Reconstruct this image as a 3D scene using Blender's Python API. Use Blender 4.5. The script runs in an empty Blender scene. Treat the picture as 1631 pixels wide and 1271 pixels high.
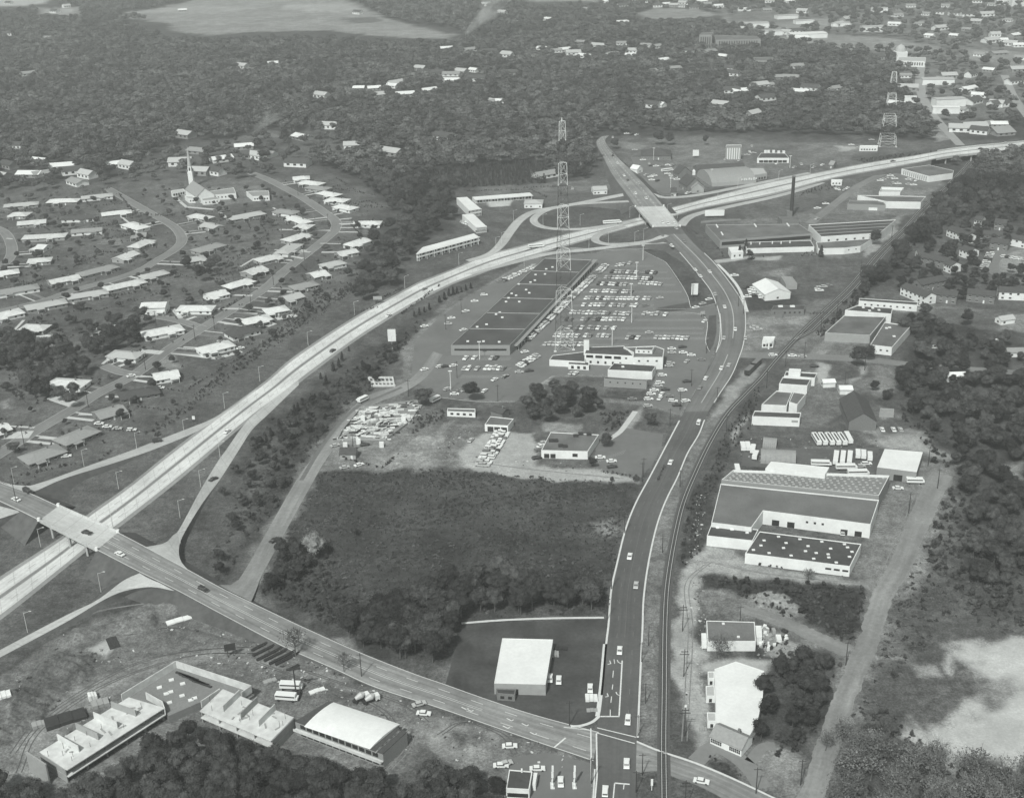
import bpy, math, random
import numpy as np
from mathutils import Matrix, Vector
random.seed(7); rng = np.random.default_rng(7)
C = bpy.context.scene.collection
# ------------------------------------------------------------------ camera, light, exposure
SW, SH, FOC = 1631.0, 1271.0, 1950.0
PITCH = math.radians(23.9); ROLL = math.radians(1.4); CAMH = 277.0
sc = bpy.context.scene
fwd = np.array([0, math.cos(PITCH), -math.sin(PITCH)])
r0 = np.array([1.0, 0, 0]); dn0 = -np.array([0, math.sin(PITCH), math.cos(PITCH)])
Rv = math.cos(ROLL) * r0 + math.sin(ROLL) * dn0
Dv = -math.sin(ROLL) * r0 + math.cos(ROLL) * dn0
camd = bpy.data.cameras.new('camera'); cam = bpy.data.objects.new('camera', camd); C.objects.link(cam)
camd.sensor_width = 36; camd.lens = 36 * FOC / SW; camd.clip_start = 1; camd.clip_end = 30000
M4 = Matrix.Identity(4)
for i in range(3):
    M4[i][0] = Rv[i]; M4[i][1] = -Dv[i]; M4[i][2] = -fwd[i]
M4[2][3] = CAMH
cam.matrix_world = M4
sc.camera = cam
SUN_AZ = math.radians(203)          # where the sun stands, clockwise from +Y
SUN_EL = math.radians(49)
world = bpy.data.worlds.new('World'); sc.world = world; world.use_nodes = True
nt = world.node_tree; bg = nt.nodes['Background']
sky = nt.nodes.new('ShaderNodeTexSky'); sky.sky_type = 'NISHITA'; sky.sun_disc = False
sky.sun_elevation = SUN_EL; sky.sun_rotation = SUN_AZ; sky.dust_density = 3.0; sky.altitude = 200
bw = nt.nodes.new('ShaderNodeRGBToBW'); nt.links.new(sky.outputs[0], bw.inputs[0])
tint = nt.nodes.new('ShaderNodeMix'); tint.data_type = 'RGBA'; tint.blend_type = 'MULTIPLY'
tint.inputs[0].default_value = 1.0; tint.inputs[7].default_value = (0.97, 1.0, 0.985, 1)
nt.links.new(bw.outputs[0], tint.inputs[6]); nt.links.new(tint.outputs[2], bg.inputs[0])
bg.inputs[1].default_value = 0.115
sl = bpy.data.lights.new('sun', 'SUN'); sun = bpy.data.objects.new('sun', sl); C.objects.link(sun)
sl.energy = 3.4; sl.angle = math.radians(1.0); sl.color = (1.0, 0.995, 0.965)
sd = Vector((math.sin(SUN_AZ) * math.cos(SUN_EL), math.cos(SUN_AZ) * math.cos(SUN_EL), math.sin(SUN_EL)))
sun.rotation_euler = sd.to_track_quat('Z', 'Y').to_euler(); sun.location = sd * 3000
vs = sc.view_settings; vs.view_transform = 'Standard'; vs.look = 'None'; vs.gamma = 1; vs.exposure = 0.07
vs.use_curve_mapping = False
sc.cycles.max_bounces = 4; sc.cycles.diffuse_bounces = 2; sc.cycles.glossy_bounces = 1
sc.cycles.transparent_max_bounces = 4; sc.cycles.volume_bounces = 2; sc.cycles.transmission_bounces = 1

# ------------------------------------------------------------------ helpers: the survey (photo point -> place on the ground)
def G(px, py, z=0.0):
    d = fwd * FOC + Rv * (px - SW / 2) + Dv * (py - SH / 2)
    t = (z - CAMH) / d[2]
    return np.array([d[0] * t, d[1] * t, z])
def GL(pts, z=0.0):
    return np.array([G(p[0], p[1], p[2] if len(p) > 2 else z) for p in pts])
def proj(p):
    v = np.array([p[0], p[1], p[2] - CAMH]); k = v @ fwd
    return SW / 2 + FOC * (v @ Rv) / k, SH / 2 + FOC * (v @ Dv) / k

# ------------------------------------------------------------------ materials
TINT = (0.965, 1.0, 0.982)
MATS = {}
def mat(name, g, rough=0.85, var=0.15, scale=0.5, uvstreak=None, metal=0, spec=0.3, var2=0.0, scale2=0.03):
    if name in MATS: return MATS[name]
    m = bpy.data.materials.new(name); m.use_nodes = True; n = m.node_tree.nodes; L = m.node_tree.links
    b = n['Principled BSDF']; b.inputs['Roughness'].default_value = rough; b.inputs['Metallic'].default_value = metal
    b.inputs['Specular IOR Level'].default_value = spec
    geo = n.new('ShaderNodeNewGeometry')
    src = geo.outputs['Position']
    def noise(s, det=4, vec=src, rgh=0.6):
        t = n.new('ShaderNodeTexNoise'); t.inputs['Scale'].default_value = s; t.inputs['Detail'].default_value = det
        t.inputs['Roughness'].default_value = rgh
        L.new(vec, t.inputs['Vector']); return t.outputs[0]
    def mul(a, bb):
        k = n.new('ShaderNodeMath'); k.operation = 'MULTIPLY'
        for i, x in enumerate((a, bb)):
            if isinstance(x, (int, float)): k.inputs[i].default_value = x
            else: L.new(x, k.inputs[i])
        return k.outputs[0]
    def ramp(f, lo, hi, a=0.3, c=0.7):
        k = n.new('ShaderNodeMapRange'); L.new(f, k.inputs[0]); k.inputs[1].default_value = a; k.inputs[2].default_value = c
        k.inputs[3].default_value = lo; k.inputs[4].default_value = hi; return k.outputs[0]
    val = ramp(noise(scale), g * (1 - var), g * (1 + var))
    if var2: val = mul(val, ramp(noise(scale2, 3), 1 - var2, 1 + var2))
    if uvstreak:
        uv = n.new('ShaderNodeUVMap'); mp = n.new('ShaderNodeMapping'); L.new(uv.outputs[0], mp.inputs[0])
        mp.inputs['Scale'].default_value = (uvstreak[0], uvstreak[1], 1)
        val = mul(val, ramp(noise(1.0, 5, mp.outputs[0]), 1 - uvstreak[2], 1 + uvstreak[2]))
        sp_ = n.new('ShaderNodeSeparateXYZ'); L.new(uv.outputs[0], sp_.inputs[0])
        if g > .3:
            jp = n.new('ShaderNodeMath'); jp.operation = 'PINGPONG'; L.new(sp_.outputs[1], jp.inputs[0]); jp.inputs[1].default_value = 4.6
            val = mul(val, ramp(jp.outputs[0], .72, 1.0, .0, .35))
        val = mul(val, ramp(noise(.035, 4), .86, 1.12, .35, .65)); val = mul(val, ramp(noise(.9, 3), .93, 1.05, .35, .6))
        if len(uvstreak) > 3:      # darker wheel tracks: triangle wave across the lane
            sp = n.new('ShaderNodeSeparateXYZ'); L.new(uv.outputs[0], sp.inputs[0])
            pp = n.new('ShaderNodeMath'); pp.operation = 'PINGPONG'; L.new(sp.outputs[0], pp.inputs[0]); pp.inputs[1].default_value = uvstreak[3]
            val = mul(val, ramp(pp.outputs[0], 1 - uvstreak[4], 1 + uvstreak[4] * .5, 0.0, uvstreak[3]))
    comb = n.new('ShaderNodeCombineColor')
    for i in range(3): L.new(mul(val, TINT[i]), comb.inputs[i])
    L.new(comb.outputs[0], b.inputs['Base Color'])
    MATS[name] = m; return m

ROOFW = mat('white_roof', .72, .6, .04, .8, var2=.06, scale2=.1)
ROOFP = mat('pale_shingle', .42, .9, .08, 1.2)
ROOFG = mat('grey_shingle', .27, .9, .12, 1.0)
ROOFD = mat('dark_shingle', .07, .9, .2, 1.0)
MIDR = mat('mid_grey_roof', .14, .95, .12, 1.2, var2=.22, scale2=.06); PALR = mat('pale_gravel_roof', .2, .95, .12, 1.2, var2=.12, scale2=.06)
GRAVR = mat('gravel_roof', .13, .95, .15, 1.5, var2=.3, scale2=.08)
TARR = mat('tar_roof', .065, .9, .2, .8, var2=.3, scale2=.07)
WALLW = mat('white_wall', .74, .7, .05, .9, var2=.08, scale2=.12)
WALLG = mat('grey_wall', .32, .8, .1, .6)
BRICK = mat('brick_wall', .17, .9, .2, 2.5)
BRICKP = mat('pale_brick', .27, .9, .15, 2.5)
GLASS = mat('window_glass', .03, .15, .2, .3, spec=.6)
TRIMW = mat('white_trim', .76, .6, .03, 1)
CONC = mat('bridge_concrete', .5, .8, .08, .25, uvstreak=(.5, .03, .1))
FREE = mat('freeway_concrete', .6, .8, .06, .2, uvstreak=(.6, .012, .1, 1.83, .07))
SHOULD = mat('shoulder_gravel', .27, .95, .1, .6, uvstreak=(.4, .02, .12))
RAMP = mat('ramp_concrete', .42, .85, .06, .3, uvstreak=(.5, .02, .09, 1.9, .06))
ASPH = mat('dark_asphalt', .1, .8, .08, .4, uvstreak=(.5, .012, .16), var2=.08)
ASPH2 = mat('worn_asphalt', .235, .85, .1, .4, uvstreak=(.7, .01, .3, 1.8, .1), var2=.2)
ASPHN = mat('new_asphalt', .062, .75, .2, .7, var2=.35, scale2=.08)
STREET = mat('suburb_asphalt', .19, .9, .08, .5, uvstreak=(.5, .02, .12))
DIRTR = mat('dirt_road', .23, .95, .12, .5, uvstreak=(.35, .02, .2), var2=.12)
KERB = mat('kerb_concrete', .6, .8, .08, .6)
PAINT = mat('road_paint', .66, .7, .12, 1.2)
BALLAST = mat('ballast', .085, .95, .25, 1.5)
DRIVE = mat('driveway_concrete', .5, .85, .08, .5)
STEEL = mat('rail_steel', .5, .4, .1, 1, metal=0)
WOODD = mat('creosoted_wood', .045, .9, .2, 1)
POLEM = mat('pale_metal', .55, .5, .05, 1)
BARK = mat('tree_bark', .09, .95, .3, 2)
DARKM = mat('dark_metal', .04, .6, .2, 1)
CTOWW = mat('tower_white', .75, .6, .04, 1)
CTOWD = mat('tower_dark', .05, .6, .2, 1)
GRASSE = mat('verge_grass', .085, .95, .25, .35, var2=.2)
CGLASS = mat('car_glass', .10, .25, .2, .3, spec=.5)
CARP = [mat('car_white', .76, .35, .02, .5, spec=.5), mat('car_pale', .46, .35, .03, .5, spec=.5), mat('car_grey', .2, .35, .03, .5, spec=.5), mat('car_dark', .035, .3, .03, .5, spec=.5)]
CARN = ['white', 'pale', 'grey', 'dark']
TYRE = mat('tyre', .03, .9, .1, 1)
FLOORC = mat('slab_concrete', .58, .85, .12, .4, var2=.12, scale2=.1)

def leafmat(name, g, var=.45, trans=.0):
    m = bpy.data.materials.new(name); m.use_nodes = True; n = m.node_tree.nodes; L = m.node_tree.links
    b = n['Principled BSDF']; b.inputs['Roughness'].default_value = .9; b.inputs['Specular IOR Level'].default_value = .1
    oi = n.new('ShaderNodeObjectInfo'); geo = n.new('ShaderNodeNewGeometry')
    t = n.new('ShaderNodeTexNoise'); t.inputs['Scale'].default_value = .55; t.inputs['Detail'].default_value = 3; L.new(geo.outputs['Position'], t.inputs['Vector'])
    a = n.new('ShaderNodeMapRange'); L.new(oi.outputs['Random'], a.inputs[0]); a.inputs[3].default_value = 1 - var; a.inputs[4].default_value = 1 + var
    c = n.new('ShaderNodeMapRange'); L.new(t.outputs[0], c.inputs[0]); c.inputs[1].default_value = .3; c.inputs[2].default_value = .7; c.inputs[3].default_value = .6; c.inputs[4].default_value = 1.4
    k = n.new('ShaderNodeMath'); k.operation = 'MULTIPLY'; L.new(a.outputs[0], k.inputs[0]); L.new(c.outputs[0], k.inputs[1])
    t2 = n.new('ShaderNodeTexNoise'); t2.inputs['Scale'].default_value = .011; t2.inputs['Detail'].default_value = 3; L.new(geo.outputs['Position'], t2.inputs['Vector'])
    c2 = n.new('ShaderNodeMapRange'); L.new(t2.outputs[0], c2.inputs[0]); c2.inputs[1].default_value = .35; c2.inputs[2].default_value = .65; c2.inputs[3].default_value = .75; c2.inputs[4].default_value = 1.28
    k0 = k; k = n.new('ShaderNodeMath'); k.operation = 'MULTIPLY'; L.new(k0.outputs[0], k.inputs[0]); L.new(c2.outputs[0], k.inputs[1])
    comb = n.new('ShaderNodeCombineColor')
    for i in range(3):
        q = n.new('ShaderNodeMath'); q.operation = 'MULTIPLY'; L.new(k.outputs[0], q.inputs[0]); q.inputs[1].default_value = g * TINT[i]; L.new(q.outputs[0], comb.inputs[i])
    L.new(comb.outputs[0], b.inputs['Base Color'])
    return m
LEAF = leafmat('deciduous_leaves', .055, .5)
LEAFD = leafmat('evergreen_leaves', .045, .35)
LEAFP = leafmat('pale_blossom_leaves', .24, .12)
BRUSH = leafmat('brush_leaves', .055, .4)
TWIG = leafmat('bare_twigs', .13, .25)

# ------------------------------------------------------------------ mesh builder
class MB:
    def __init__(s): s.v = []; s.f = []; s.m = []; s.uv = None
    def add(s, v, f, m=0):
        o = len(s.v); s.v += [tuple(map(float, p)) for p in v]; s.f += [tuple(o + i for i in q) for q in f]; s.m += [m] * len(f)
        return s
    def box(s, c, d, rz=0, m=0, z0=True):
        """c = centre of the base (z0) , d = sizes"""
        hx, hy = d[0] / 2, d[1] / 2; zb = c[2] if z0 else c[2] - d[2] / 2
        cs, sn = math.cos(rz), math.sin(rz)
        v = [(c[0] + x * cs - y * sn, c[1] + x * sn + y * cs, zb + z) for z in (0, d[2]) for x, y in ((-hx, -hy), (hx, -hy), (hx, hy), (-hx, hy))]
        return s.add(v, [(3, 2, 1, 0), (4, 5, 6, 7), (0, 1, 5, 4), (1, 2, 6, 5), (2, 3, 7, 6), (3, 0, 4, 7)], m)
    def prism(s, poly, z0, z1, m=0, cap=True, bottom=False):
        n = len(poly); v = [(p[0], p[1], z0) for p in poly] + [(p[0], p[1], z1) for p in poly]
        f = [(i, (i + 1) % n, n + (i + 1) % n, n + i) for i in range(n)]
        if cap: f.append(tuple(range(n, 2 * n)))
        if bottom: f.append(tuple(range(n - 1, -1, -1)))
        return s.add(v, f, m)
    def bar(s, a, b, r, m=0, n=4, r2=None):
        a = np.array(a, float); b = np.array(b, float); d = b - a; L = np.linalg.norm(d)
        if L < 1e-6: return s
        d /= L; u = np.cross(d, [0, 0, 1.0]); 
        if np.linalg.norm(u) < 1e-3: u = np.array([1.0, 0, 0])
        u /= np.linalg.norm(u); w = np.cross(d, u); r2 = r if r2 is None else r2
        v = []
        for p, rr in ((a, r), (b, r2)):
            for k in range(n):
                t = 2 * math.pi * (k + .5) / n; v.append(p + rr * (math.cos(t) * u + math.sin(t) * w))
        f = [(i, (i + 1) % n, n + (i + 1) % n, n + i) for i in range(n)] + [tuple(range(n - 1, -1, -1)), tuple(range(n, 2 * n))]
        return s.add(v, f, m)
    def mesh(s, name, mats):
        me = bpy.data.meshes.new(name); me.from_pydata(s.v, [], s.f)
        for mm in (mats if isinstance(mats, (list, tuple)) else [mats]): me.materials.append(mm)
        if len(me.materials) > 1: me.polygons.foreach_set('material_index', s.m)
        me.update(); return me
    def build(s, name, mats, parent=None):
        return link(name, s.mesh(name, mats), parent)
def link(name, me, parent=None, loc=None, rz=0):
    o = bpy.data.objects.new(name, me); C.objects.link(o)
    if parent is not None: o.parent = parent
    if loc is not None: o.location = tuple(map(float, loc))
    if rz: o.rotation_euler = (0, 0, rz)
    return o
def tag(o, label=None, cat=None, group=None, kind=None):
    if label: o['label'] = label
    if cat: o['category'] = cat
    if group: o['group'] = group
    if kind: o['kind'] = kind
    return o
def thing(name, label, cat, loc=(0, 0, 0), rz=0, group=None):
    o = link(name, None, None, loc, rz); o.empty_display_size = 1
    return tag(o, label, cat, group)
def struct(o): o['kind'] = 'structure'; return o
_o1 = ['zeroth', 'first', 'second', 'third', 'fourth', 'fifth', 'sixth', 'seventh', 'eighth', 'ninth', 'tenth', 'eleventh', 'twelfth', 'thirteenth', 'fourteenth', 'fifteenth', 'sixteenth', 'seventeenth', 'eighteenth', 'nineteenth']
ORD = list(_o1)
for _t, _n in (('twenty', 'twentieth'), ('thirty', 'thirtieth'), ('forty', 'fortieth'), ('fifty', 'fiftieth'), ('sixty', 'sixtieth'), ('seventy', 'seventieth'), ('eighty', 'eightieth'), ('ninety', 'ninetieth')):
    ORD += [_n] + [_t + '-' + x for x in _o1[1:10]]
def ccw(P):
    P = np.asarray(P)[:, :2]; x, y = P[:, 0], P[:, 1]
    a = (x * np.roll(y, -1) - np.roll(x, -1) * y).sum()
    return P if a > 0 else P[::-1]
def inset(P, d):
    """shrink a ccw polygon by d"""
    n = len(P); out = []
    for i in range(n):
        a, b, c = P[i - 1], P[i], P[(i + 1) % n]
        e1 = (b - a) / np.linalg.norm(b - a); e2 = (c - b) / np.linalg.norm(c - b)
        n1 = np.array([-e1[1], e1[0]]); n2 = np.array([-e2[1], e2[0]])
        k = 1 + n1 @ n2
        out.append(b + (n1 + n2) * d / max(k, .4))
    return np.array(out)
def inpoly(X, Y, P):
    ins = np.zeros(X.shape, bool); n = len(P)
    for i in range(n):
        x1, y1 = P[i][0], P[i][1]; x2, y2 = P[(i + 1) % n][0], P[(i + 1) % n][1]
        if y1 == y2: continue
        c = ((Y >= y1) != (Y >= y2)) & (X < (x2 - x1) * (Y - y1) / (y2 - y1) + x1)
        ins ^= c
    return ins
def edgedist(X, Y, P):
    d = np.full(X.shape, 1e9); n = len(P)
    for i in range(n):
        a = np.array(P[i][:2]); b = np.array(P[(i + 1) % n][:2]); e = b - a; L2 = e @ e + 1e-9
        t = np.clip(((X - a[0]) * e[0] + (Y - a[1]) * e[1]) / L2, 0, 1)
        d = np.minimum(d, np.hypot(X - a[0] - t * e[0], Y - a[1] - t * e[1]))
    return d

# ------------------------------------------------------------------ the ground: one sheet, tone painted from land use
ZONES = [  # (photo outline, albedo, soft edge m, wobble m)
 # woodland floors
 ([(-400,-20),(2050,-60),(2050,215),(1500,226),(1380,222),(1000,214),(950,235),(940,285),(850,300),(750,295),(720,330),(730,360),(655,395),(620,450),(590,490),(560,440),(620,330),(560,285),(480,262),(430,215),(260,235),(180,285),(60,292),(-400,320)], .05, 10, 14),
 ([(620,290),(750,268),(870,265),(870,290),(760,300)], .055, 6, 6),
 # far farmland
 ([(175,24),(250,14),(300,2),(340,-8),(520,-10),(570,6),(610,28),(690,50),(725,56),(715,63),(620,60),(520,49),(400,52),(330,57),(285,52),(265,38),(200,30)], .2, 14, 10), ([(440,14),(470,6),(560,8),(575,16),(500,20)], .28, 10, 10), ([(180,22),(320,8),(420,14),(330,22)], .25, 10, 10), ([(540,30),(600,28),(610,36),(560,38)], .1, 8, 10), ([(60,14),(130,12),(130,30),(60,34)], .16, 8, 8),
 ([(-80,2),(20,-4),(80,0),(70,8),(0,13),(-80,16)], .34, 14, 8), ([(75,16),(120,14),(118,24),(72,25)], .26, 8, 5),
 ([(830,-6),(960,-8),(950,3),(840,3)], .2, 12, 8), ([(1015,22),(1040,13),(1110,16),(1145,24),(1100,30),(1030,31)], .2, 10, 6),
 ([(1150,28),(1200,22),(1260,28),(1250,42),(1190,48),(1150,38)], .24, 8, 5),
 # town ground
 ([(1130,10),(1700,0),(1700,150),(1480,220),(1440,150),(1420,100),(1300,80),(1220,70)], .13, 20, 20),
 ([(1225,60),(1330,55),(1420,62),(1500,75),(1500,88),(1420,80),(1330,80),(1300,72)], .2, 8, 6), ([(1530,78),(1640,84),(1640,108),(1590,104),(1535,92)], .21, 8, 5),
 ([(1213,40),(1320,28),(1320,44),(1215,52)], .2, 8, 6),
 ([(1455,160),(1480,158),(1500,200),(1520,222),(1490,226)], .2, 4, 3),
 # suburb clearing by the church
 ([(180,298),(300,282),(430,286),(480,300),(560,345),(600,360),(560,440),(500,520),(300,640),(-60,760),(-60,330)], .092, 8, 8),
 ([(270,300),(420,295),(440,318),(300,332)], .14, 4, 3), ([(330,240),(420,205),(450,220),(400,235)], .12, 8, 6), ([(395,225),(520,205),(560,240),(480,262),(400,255)], .085, 10, 8),
 ([(200,500),(250,495),(245,510),(205,512)], .13, 3, 3), ([(255,570),(285,566),(290,585),(262,588)], .2, 2, 3), ([(0,640),(20,635),(18,650),(0,652)], .2, 3, 3),
 ([(160,372),(200,378),(195,392),(162,388)], .15, 4, 3),
 # meadow
 ([(508,748),(590,742),(700,742),(735,748),(800,757),(1000,768),(1005,800),(985,860),(965,980),(735,990),(700,1076),(560,1020),(410,950),(440,880),(480,800)], .048, 6, 9),
 ([(600,760),(800,770),(960,790),(940,870),(760,880),(620,840)], .06, 12, 14),
 ([(940,830),(975,825),(990,850),(965,862),(945,850)], .15, 3, 4), ([(530,1010),(560,1020),(575,1036),(540,1030)], .2, 2, 3),
 # interchange grass + verges
 ([(640,480),(800,425),(1025,350),(1050,400),(900,402),(780,425),(650,500)], .078, 4, 4),
 ([(855,345),(1005,318),(1020,350),(880,364)], .07, 3, 3),
 ([(400,690),(510,610),(600,548),(650,505),(700,480),(720,486),(640,545),(600,610),(560,650),(500,720),(440,820),(400,880),(355,930),(300,905),(292,880),(330,820)], .055, 4, 5),
 # brush to the left of the service road
 ([(420,700),(470,665),(440,740),(380,860),(330,925),(300,905),(300,870),(350,790)], .08, 4, 4),
 # motel lot, shopping lot
 ([(755,318),(830,305),(950,305),(1000,300),(985,285),(880,290),(760,300)], .115, 4, 4), ([(775,322),(815,320),(812,328),(780,330)], .4, 1.5, 1),
 ([(640,552),(700,500),(760,462),(845,412),(950,402),(1000,395),(1022,399),(1052,413),(1062,420),(1092,465),(1100,490),(1140,484),(1145,500),(1146,540),(1138,562),(1145,572),(1130,587),(1102,640),(1087,663),(1060,655),(1020,645),(960,640),(960,622),(1040,620),(1045,600),(960,600),(930,600),(880,600),(820,640),(760,640),(690,632),(645,610)], .16, 1.2, .6),
 ([(1000,398),(1078,400),(1127,469),(1135,482),(1100,490),(1090,465),(1060,420),(1050,413),(1022,399)], .068, 1.5, 1),
 ([(1040,492),(1125,478),(1140,486),(1138,494),(1050,500)], .075, 1, 1), ([(1128,500),(1142,500),(1140,545),(1128,562),(1122,540)], .06, 1, 1),
 ([(690,500),(715,470),(760,452),(740,470),(700,505)], .11, 2, 3), ([(640,560),(660,540),(668,580),(655,610),(640,600)], .17, 2, 3),
 ([(600,660),(625,635),(645,650),(660,700),(690,745),(500,748),(540,700)], .16, 3, 4),
 ([(545,672),(575,640),(600,648),(560,700),(520,745),(508,745)], .2, 3, 3),
 ([(645,680),(720,670),(760,672),(745,740),(600,745),(620,735)], .13, 4, 6), ([(660,700),(700,690),(690,740),(620,743)], .2, 4, 4), ([(690,708),(708,675),(725,668),(712,690),(700,712)], .2, 2, 2),
 ([(665,655),(720,648),(700,672),(660,690)], .085, 3, 3), 
 ([(728,722),(740,705),(775,690),(800,690),(855,688),(858,720),(862,742),(935,745),(1000,762),(1012,772),(900,766),(800,758),(755,752),(735,742)], .30, 2, 3),
 ([(950,690),(1000,680),(1060,690),(1058,712),(1040,745),(1020,762),(960,752),(940,740)], .125, 1.5, 1), ([(870,672),(925,675),(915,690),(868,686)], .22, 2, 2),
 ([(1000,660),(1022,650),(1020,668),(1000,690),(985,690)], .26, 2, 2), ([(950,660),(1000,655),(990,685),(965,700),(960,680)], .085, 2, 2), ([(955,622),(1035,620),(1030,640),(955,636)], .07, 2, 2),
 ([(830,615),(870,595),(880,600),(870,612)], .2, 2, 2),
 # construction ground lower left
 ([(-60,1100),(40,1035),(100,1000),(180,975),(250,955),(285,950),(330,972),(420,1018),(530,1075),(620,1110),(690,1135),(700,1180),(640,1230),(560,1290),(-60,1320)], .135, 3, 5),
 ([(20,1110),(60,1056),(110,1032),(155,1040),(166,1052),(135,1095),(60,1150),(10,1180),(-20,1160)], .085, 3, 6),
 ([(0,1060),(100,1000),(240,940),(262,948),(215,972),(150,985),(90,1015),(20,1055),(-40,1100)], .05, 3, 3),
 ([(150,1030),(175,1015),(182,1035),(170,1050)], .34, 1.5, 2), ([(20,1200),(60,1150),(150,1090),(230,1050),(300,1035),(400,1020),(420,1030),(330,1050),(240,1070),(150,1130),(90,1180),(50,1240),(15,1250)], .19, 3, 4),
 ([(240,960),(280,952),(286,975),(250,985)], .17, 2, 3), ([(400,1045),(520,1075),(640,1115),(640,1128),(520,1092),(400,1062)], .18, 3, 3),
 ([(640,1120),(690,1132),(690,1190),(660,1215),(630,1160)], .14, 3, 3),
 # corner by the filling station
 ([(694,1130),(760,1155),(880,1195),(945,1212),(948,1300),(820,1300),(800,1215),(760,1235),(700,1205)], .15, 2, 3), ([(705,1150),(770,1165),(790,1190),(760,1210),(700,1200)], .27, 4, 5), ([(722,1165),(762,1168),(770,1195),(728,1195)], .09, 4, 5),
 ([(800,1200),(945,1215),(948,1300),(810,1300)], .16, 2, 1),
 # railway side
 ([(1024,951),(1032,894),(1045,837),(1078,760),(1112,692),(1124,663),(1150,640),(1180,630),(1110,745),(1078,820),(1050,950),(1045,1200),(1016,1185)], .135, 1.5, 2),
 ([(1128,662),(1165,650),(1210,590),(1215,578),(1186,588),(1160,620)], .25, 2, 2),
 ([(1085,905),(1105,880),(1125,905),(1118,960),(1112,1000),(1125,1050),(1128,1150),(1135,1200),(1165,1225),(1105,1212),(1095,1150),(1080,1100),(1076,1010),(1082,940)], .29, 2, 4),
 ([(1125,760),(1150,745),(1130,830),(1122,870),(1100,900),(1085,900),(1090,840),(1100,790)], .05, 2, 3), ([(1190,640),(1215,610),(1200,680),(1150,745),(1125,755),(1150,700)], .07, 2, 3), ([(1165,700),(1190,655),(1195,665),(1170,710)], .24, 1.5, 2),
 ([(1120,870),(1190,890),(1230,905),(1350,925),(1400,925),(1395,938),(1300,932),(1210,922),(1115,908),(1105,890)], .24, 2, 3),
 ([(1118,912),(1210,925),(1310,935),(1378,938),(1385,952),(1355,1030),(1310,1012),(1230,985),(1180,955),(1125,940)], .042, 3, 4),
 ([(1125,940),(1180,945),(1240,960),(1275,975),(1230,985),(1180,985),(1128,985)], .15, 3, 5), ([(1200,950),(1235,952),(1270,970),(1240,975)], .26, 3, 4),
 ([(1180,1030),(1240,1015),(1330,1045),(1345,1060),(1300,1165),(1240,1210),(1210,1180),(1215,1100)], .05, 3, 4), ([(1205,1010),(1245,1005),(1300,1040),(1240,1055),(1210,1045)], .24, 2, 3),
 ([(1110,1215),(1130,1170),(1180,1195),(1230,1180),(1275,1210),(1270,1290),(1230,1265)], .15, 2, 2), ([(1125,1212),(1160,1215),(1180,1235),(1185,1247),(1150,1238)], .055, 1, 1), ([(1120,1062),(1175,1045),(1225,1055),(1215,1080),(1125,1075)], .34, 2, 2), ([(1205,1215),(1250,1190),(1275,1215),(1245,1250)], .2, 3, 3),
 # yard with trucks, depot
 ([(1175,745),(1180,700),(1290,690),(1400,705),(1405,760),(1300,760)], .085, 2, 2), ([(1195,672),(1280,680),(1290,700),(1190,700)], .1, 3, 4),
 ([(1395,705),(1420,690),(1500,690),(1525,715),(1500,730),(1440,715)], .27, 4, 5), ([(1340,672),(1380,680),(1410,690),(1520,690),(1490,700),(1380,692)], .2, 3, 3),
 ([(1385,850),(1420,770),(1460,735),(1500,735),(1480,790),(1440,870),(1410,930),(1380,925),(1360,905)], .15, 2, 2),
 ([(1240,665),(1290,590),(1320,600),(1385,600),(1375,640),(1350,650),(1300,680),(1275,680)], .13, 2, 2), ([(1305,578),(1325,582),(1318,610),(1300,610)], .3, 2, 2), ([(1355,580),(1380,585),(1372,600),(1352,612)], .26, 2, 2), ([(1385,585),(1430,585),(1440,620),(1400,640),(1385,620)], .18, 4, 4), ([(1400,645),(1450,640),(1450,665),(1410,665)], .24, 3, 3),
 ([(1325,580),(1365,580),(1370,600),(1330,608),(1320,595)], .09, 1, 1),
 ([(1300,530),(1385,535),(1380,575),(1285,570)], .14, 2, 2), ([(1290,560),(1330,530),(1340,535),(1310,572)], .2, 1.5, 1),
 ([(1415,490),(1480,487),(1640,500),(1640,530),(1560,525),(1500,500),(1420,495)], .19, 3, 3), ([(1480,490),(1600,495),(1600,535),(1540,540),(1490,520)], .1, 4, 4),
 ([(1180,500),(1290,490),(1310,480),(1340,470),(1280,560),(1190,565)], .13, 3, 3), ([(1185,505),(1290,500),(1275,515),(1190,520)], .19, 3, 3),
 ([(1180,520),(1240,525),(1240,565),(1180,565)], .15, 2, 1),
 ([(1140,420),(1200,415),(1330,415),(1340,430),(1300,480),(1200,480)], .085, 4, 4), ([(1200,435),(1260,425),(1250,445)], .15, 3, 3), ([(1188,470),(1270,470),(1280,492),(1190,495)], .05, 1.5, 1),
 ([(1100,355),(1180,350),(1200,395),(1340,412),(1385,395),(1440,350),(1500,300),(1400,300),(1260,345)], .13, 3, 2),
 ([(1290,350),(1360,295),(1410,280),(1500,285),(1530,290),(1460,340),(1360,345)], .14, 3, 2), ([(1300,325),(1360,300),(1330,330)], .07, 4, 3), ([(1440,340),(1430,370),(1380,410),(1375,395),(1420,350)], .24, 2, 2), ([(1200,410),(1245,408),(1240,415),(1200,415)], .3, 2, 1), ([(1135,415),(1195,407),(1195,412),(1140,420)], .33, 1, 1),
 # upper shopping ground
 ([(975,222),(1100,218),(1300,228),(1380,232),(1330,270),(1220,288),(1060,312),(1020,290),(985,250)], .12, 4, 3), ([(990,225),(1030,232),(1020,240),(1000,240)], .19, 4, 4), ([(1270,228),(1400,232),(1320,265),(1270,262)], .14, 6, 6), ([(1330,232),(1370,236),(1340,242)], .3, 4, 3),
 ([(1360,255),(1500,235),(1540,238),(1540,250),(1440,265)], .06, 4, 3),
 # right side brush, apartments ground
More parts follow.
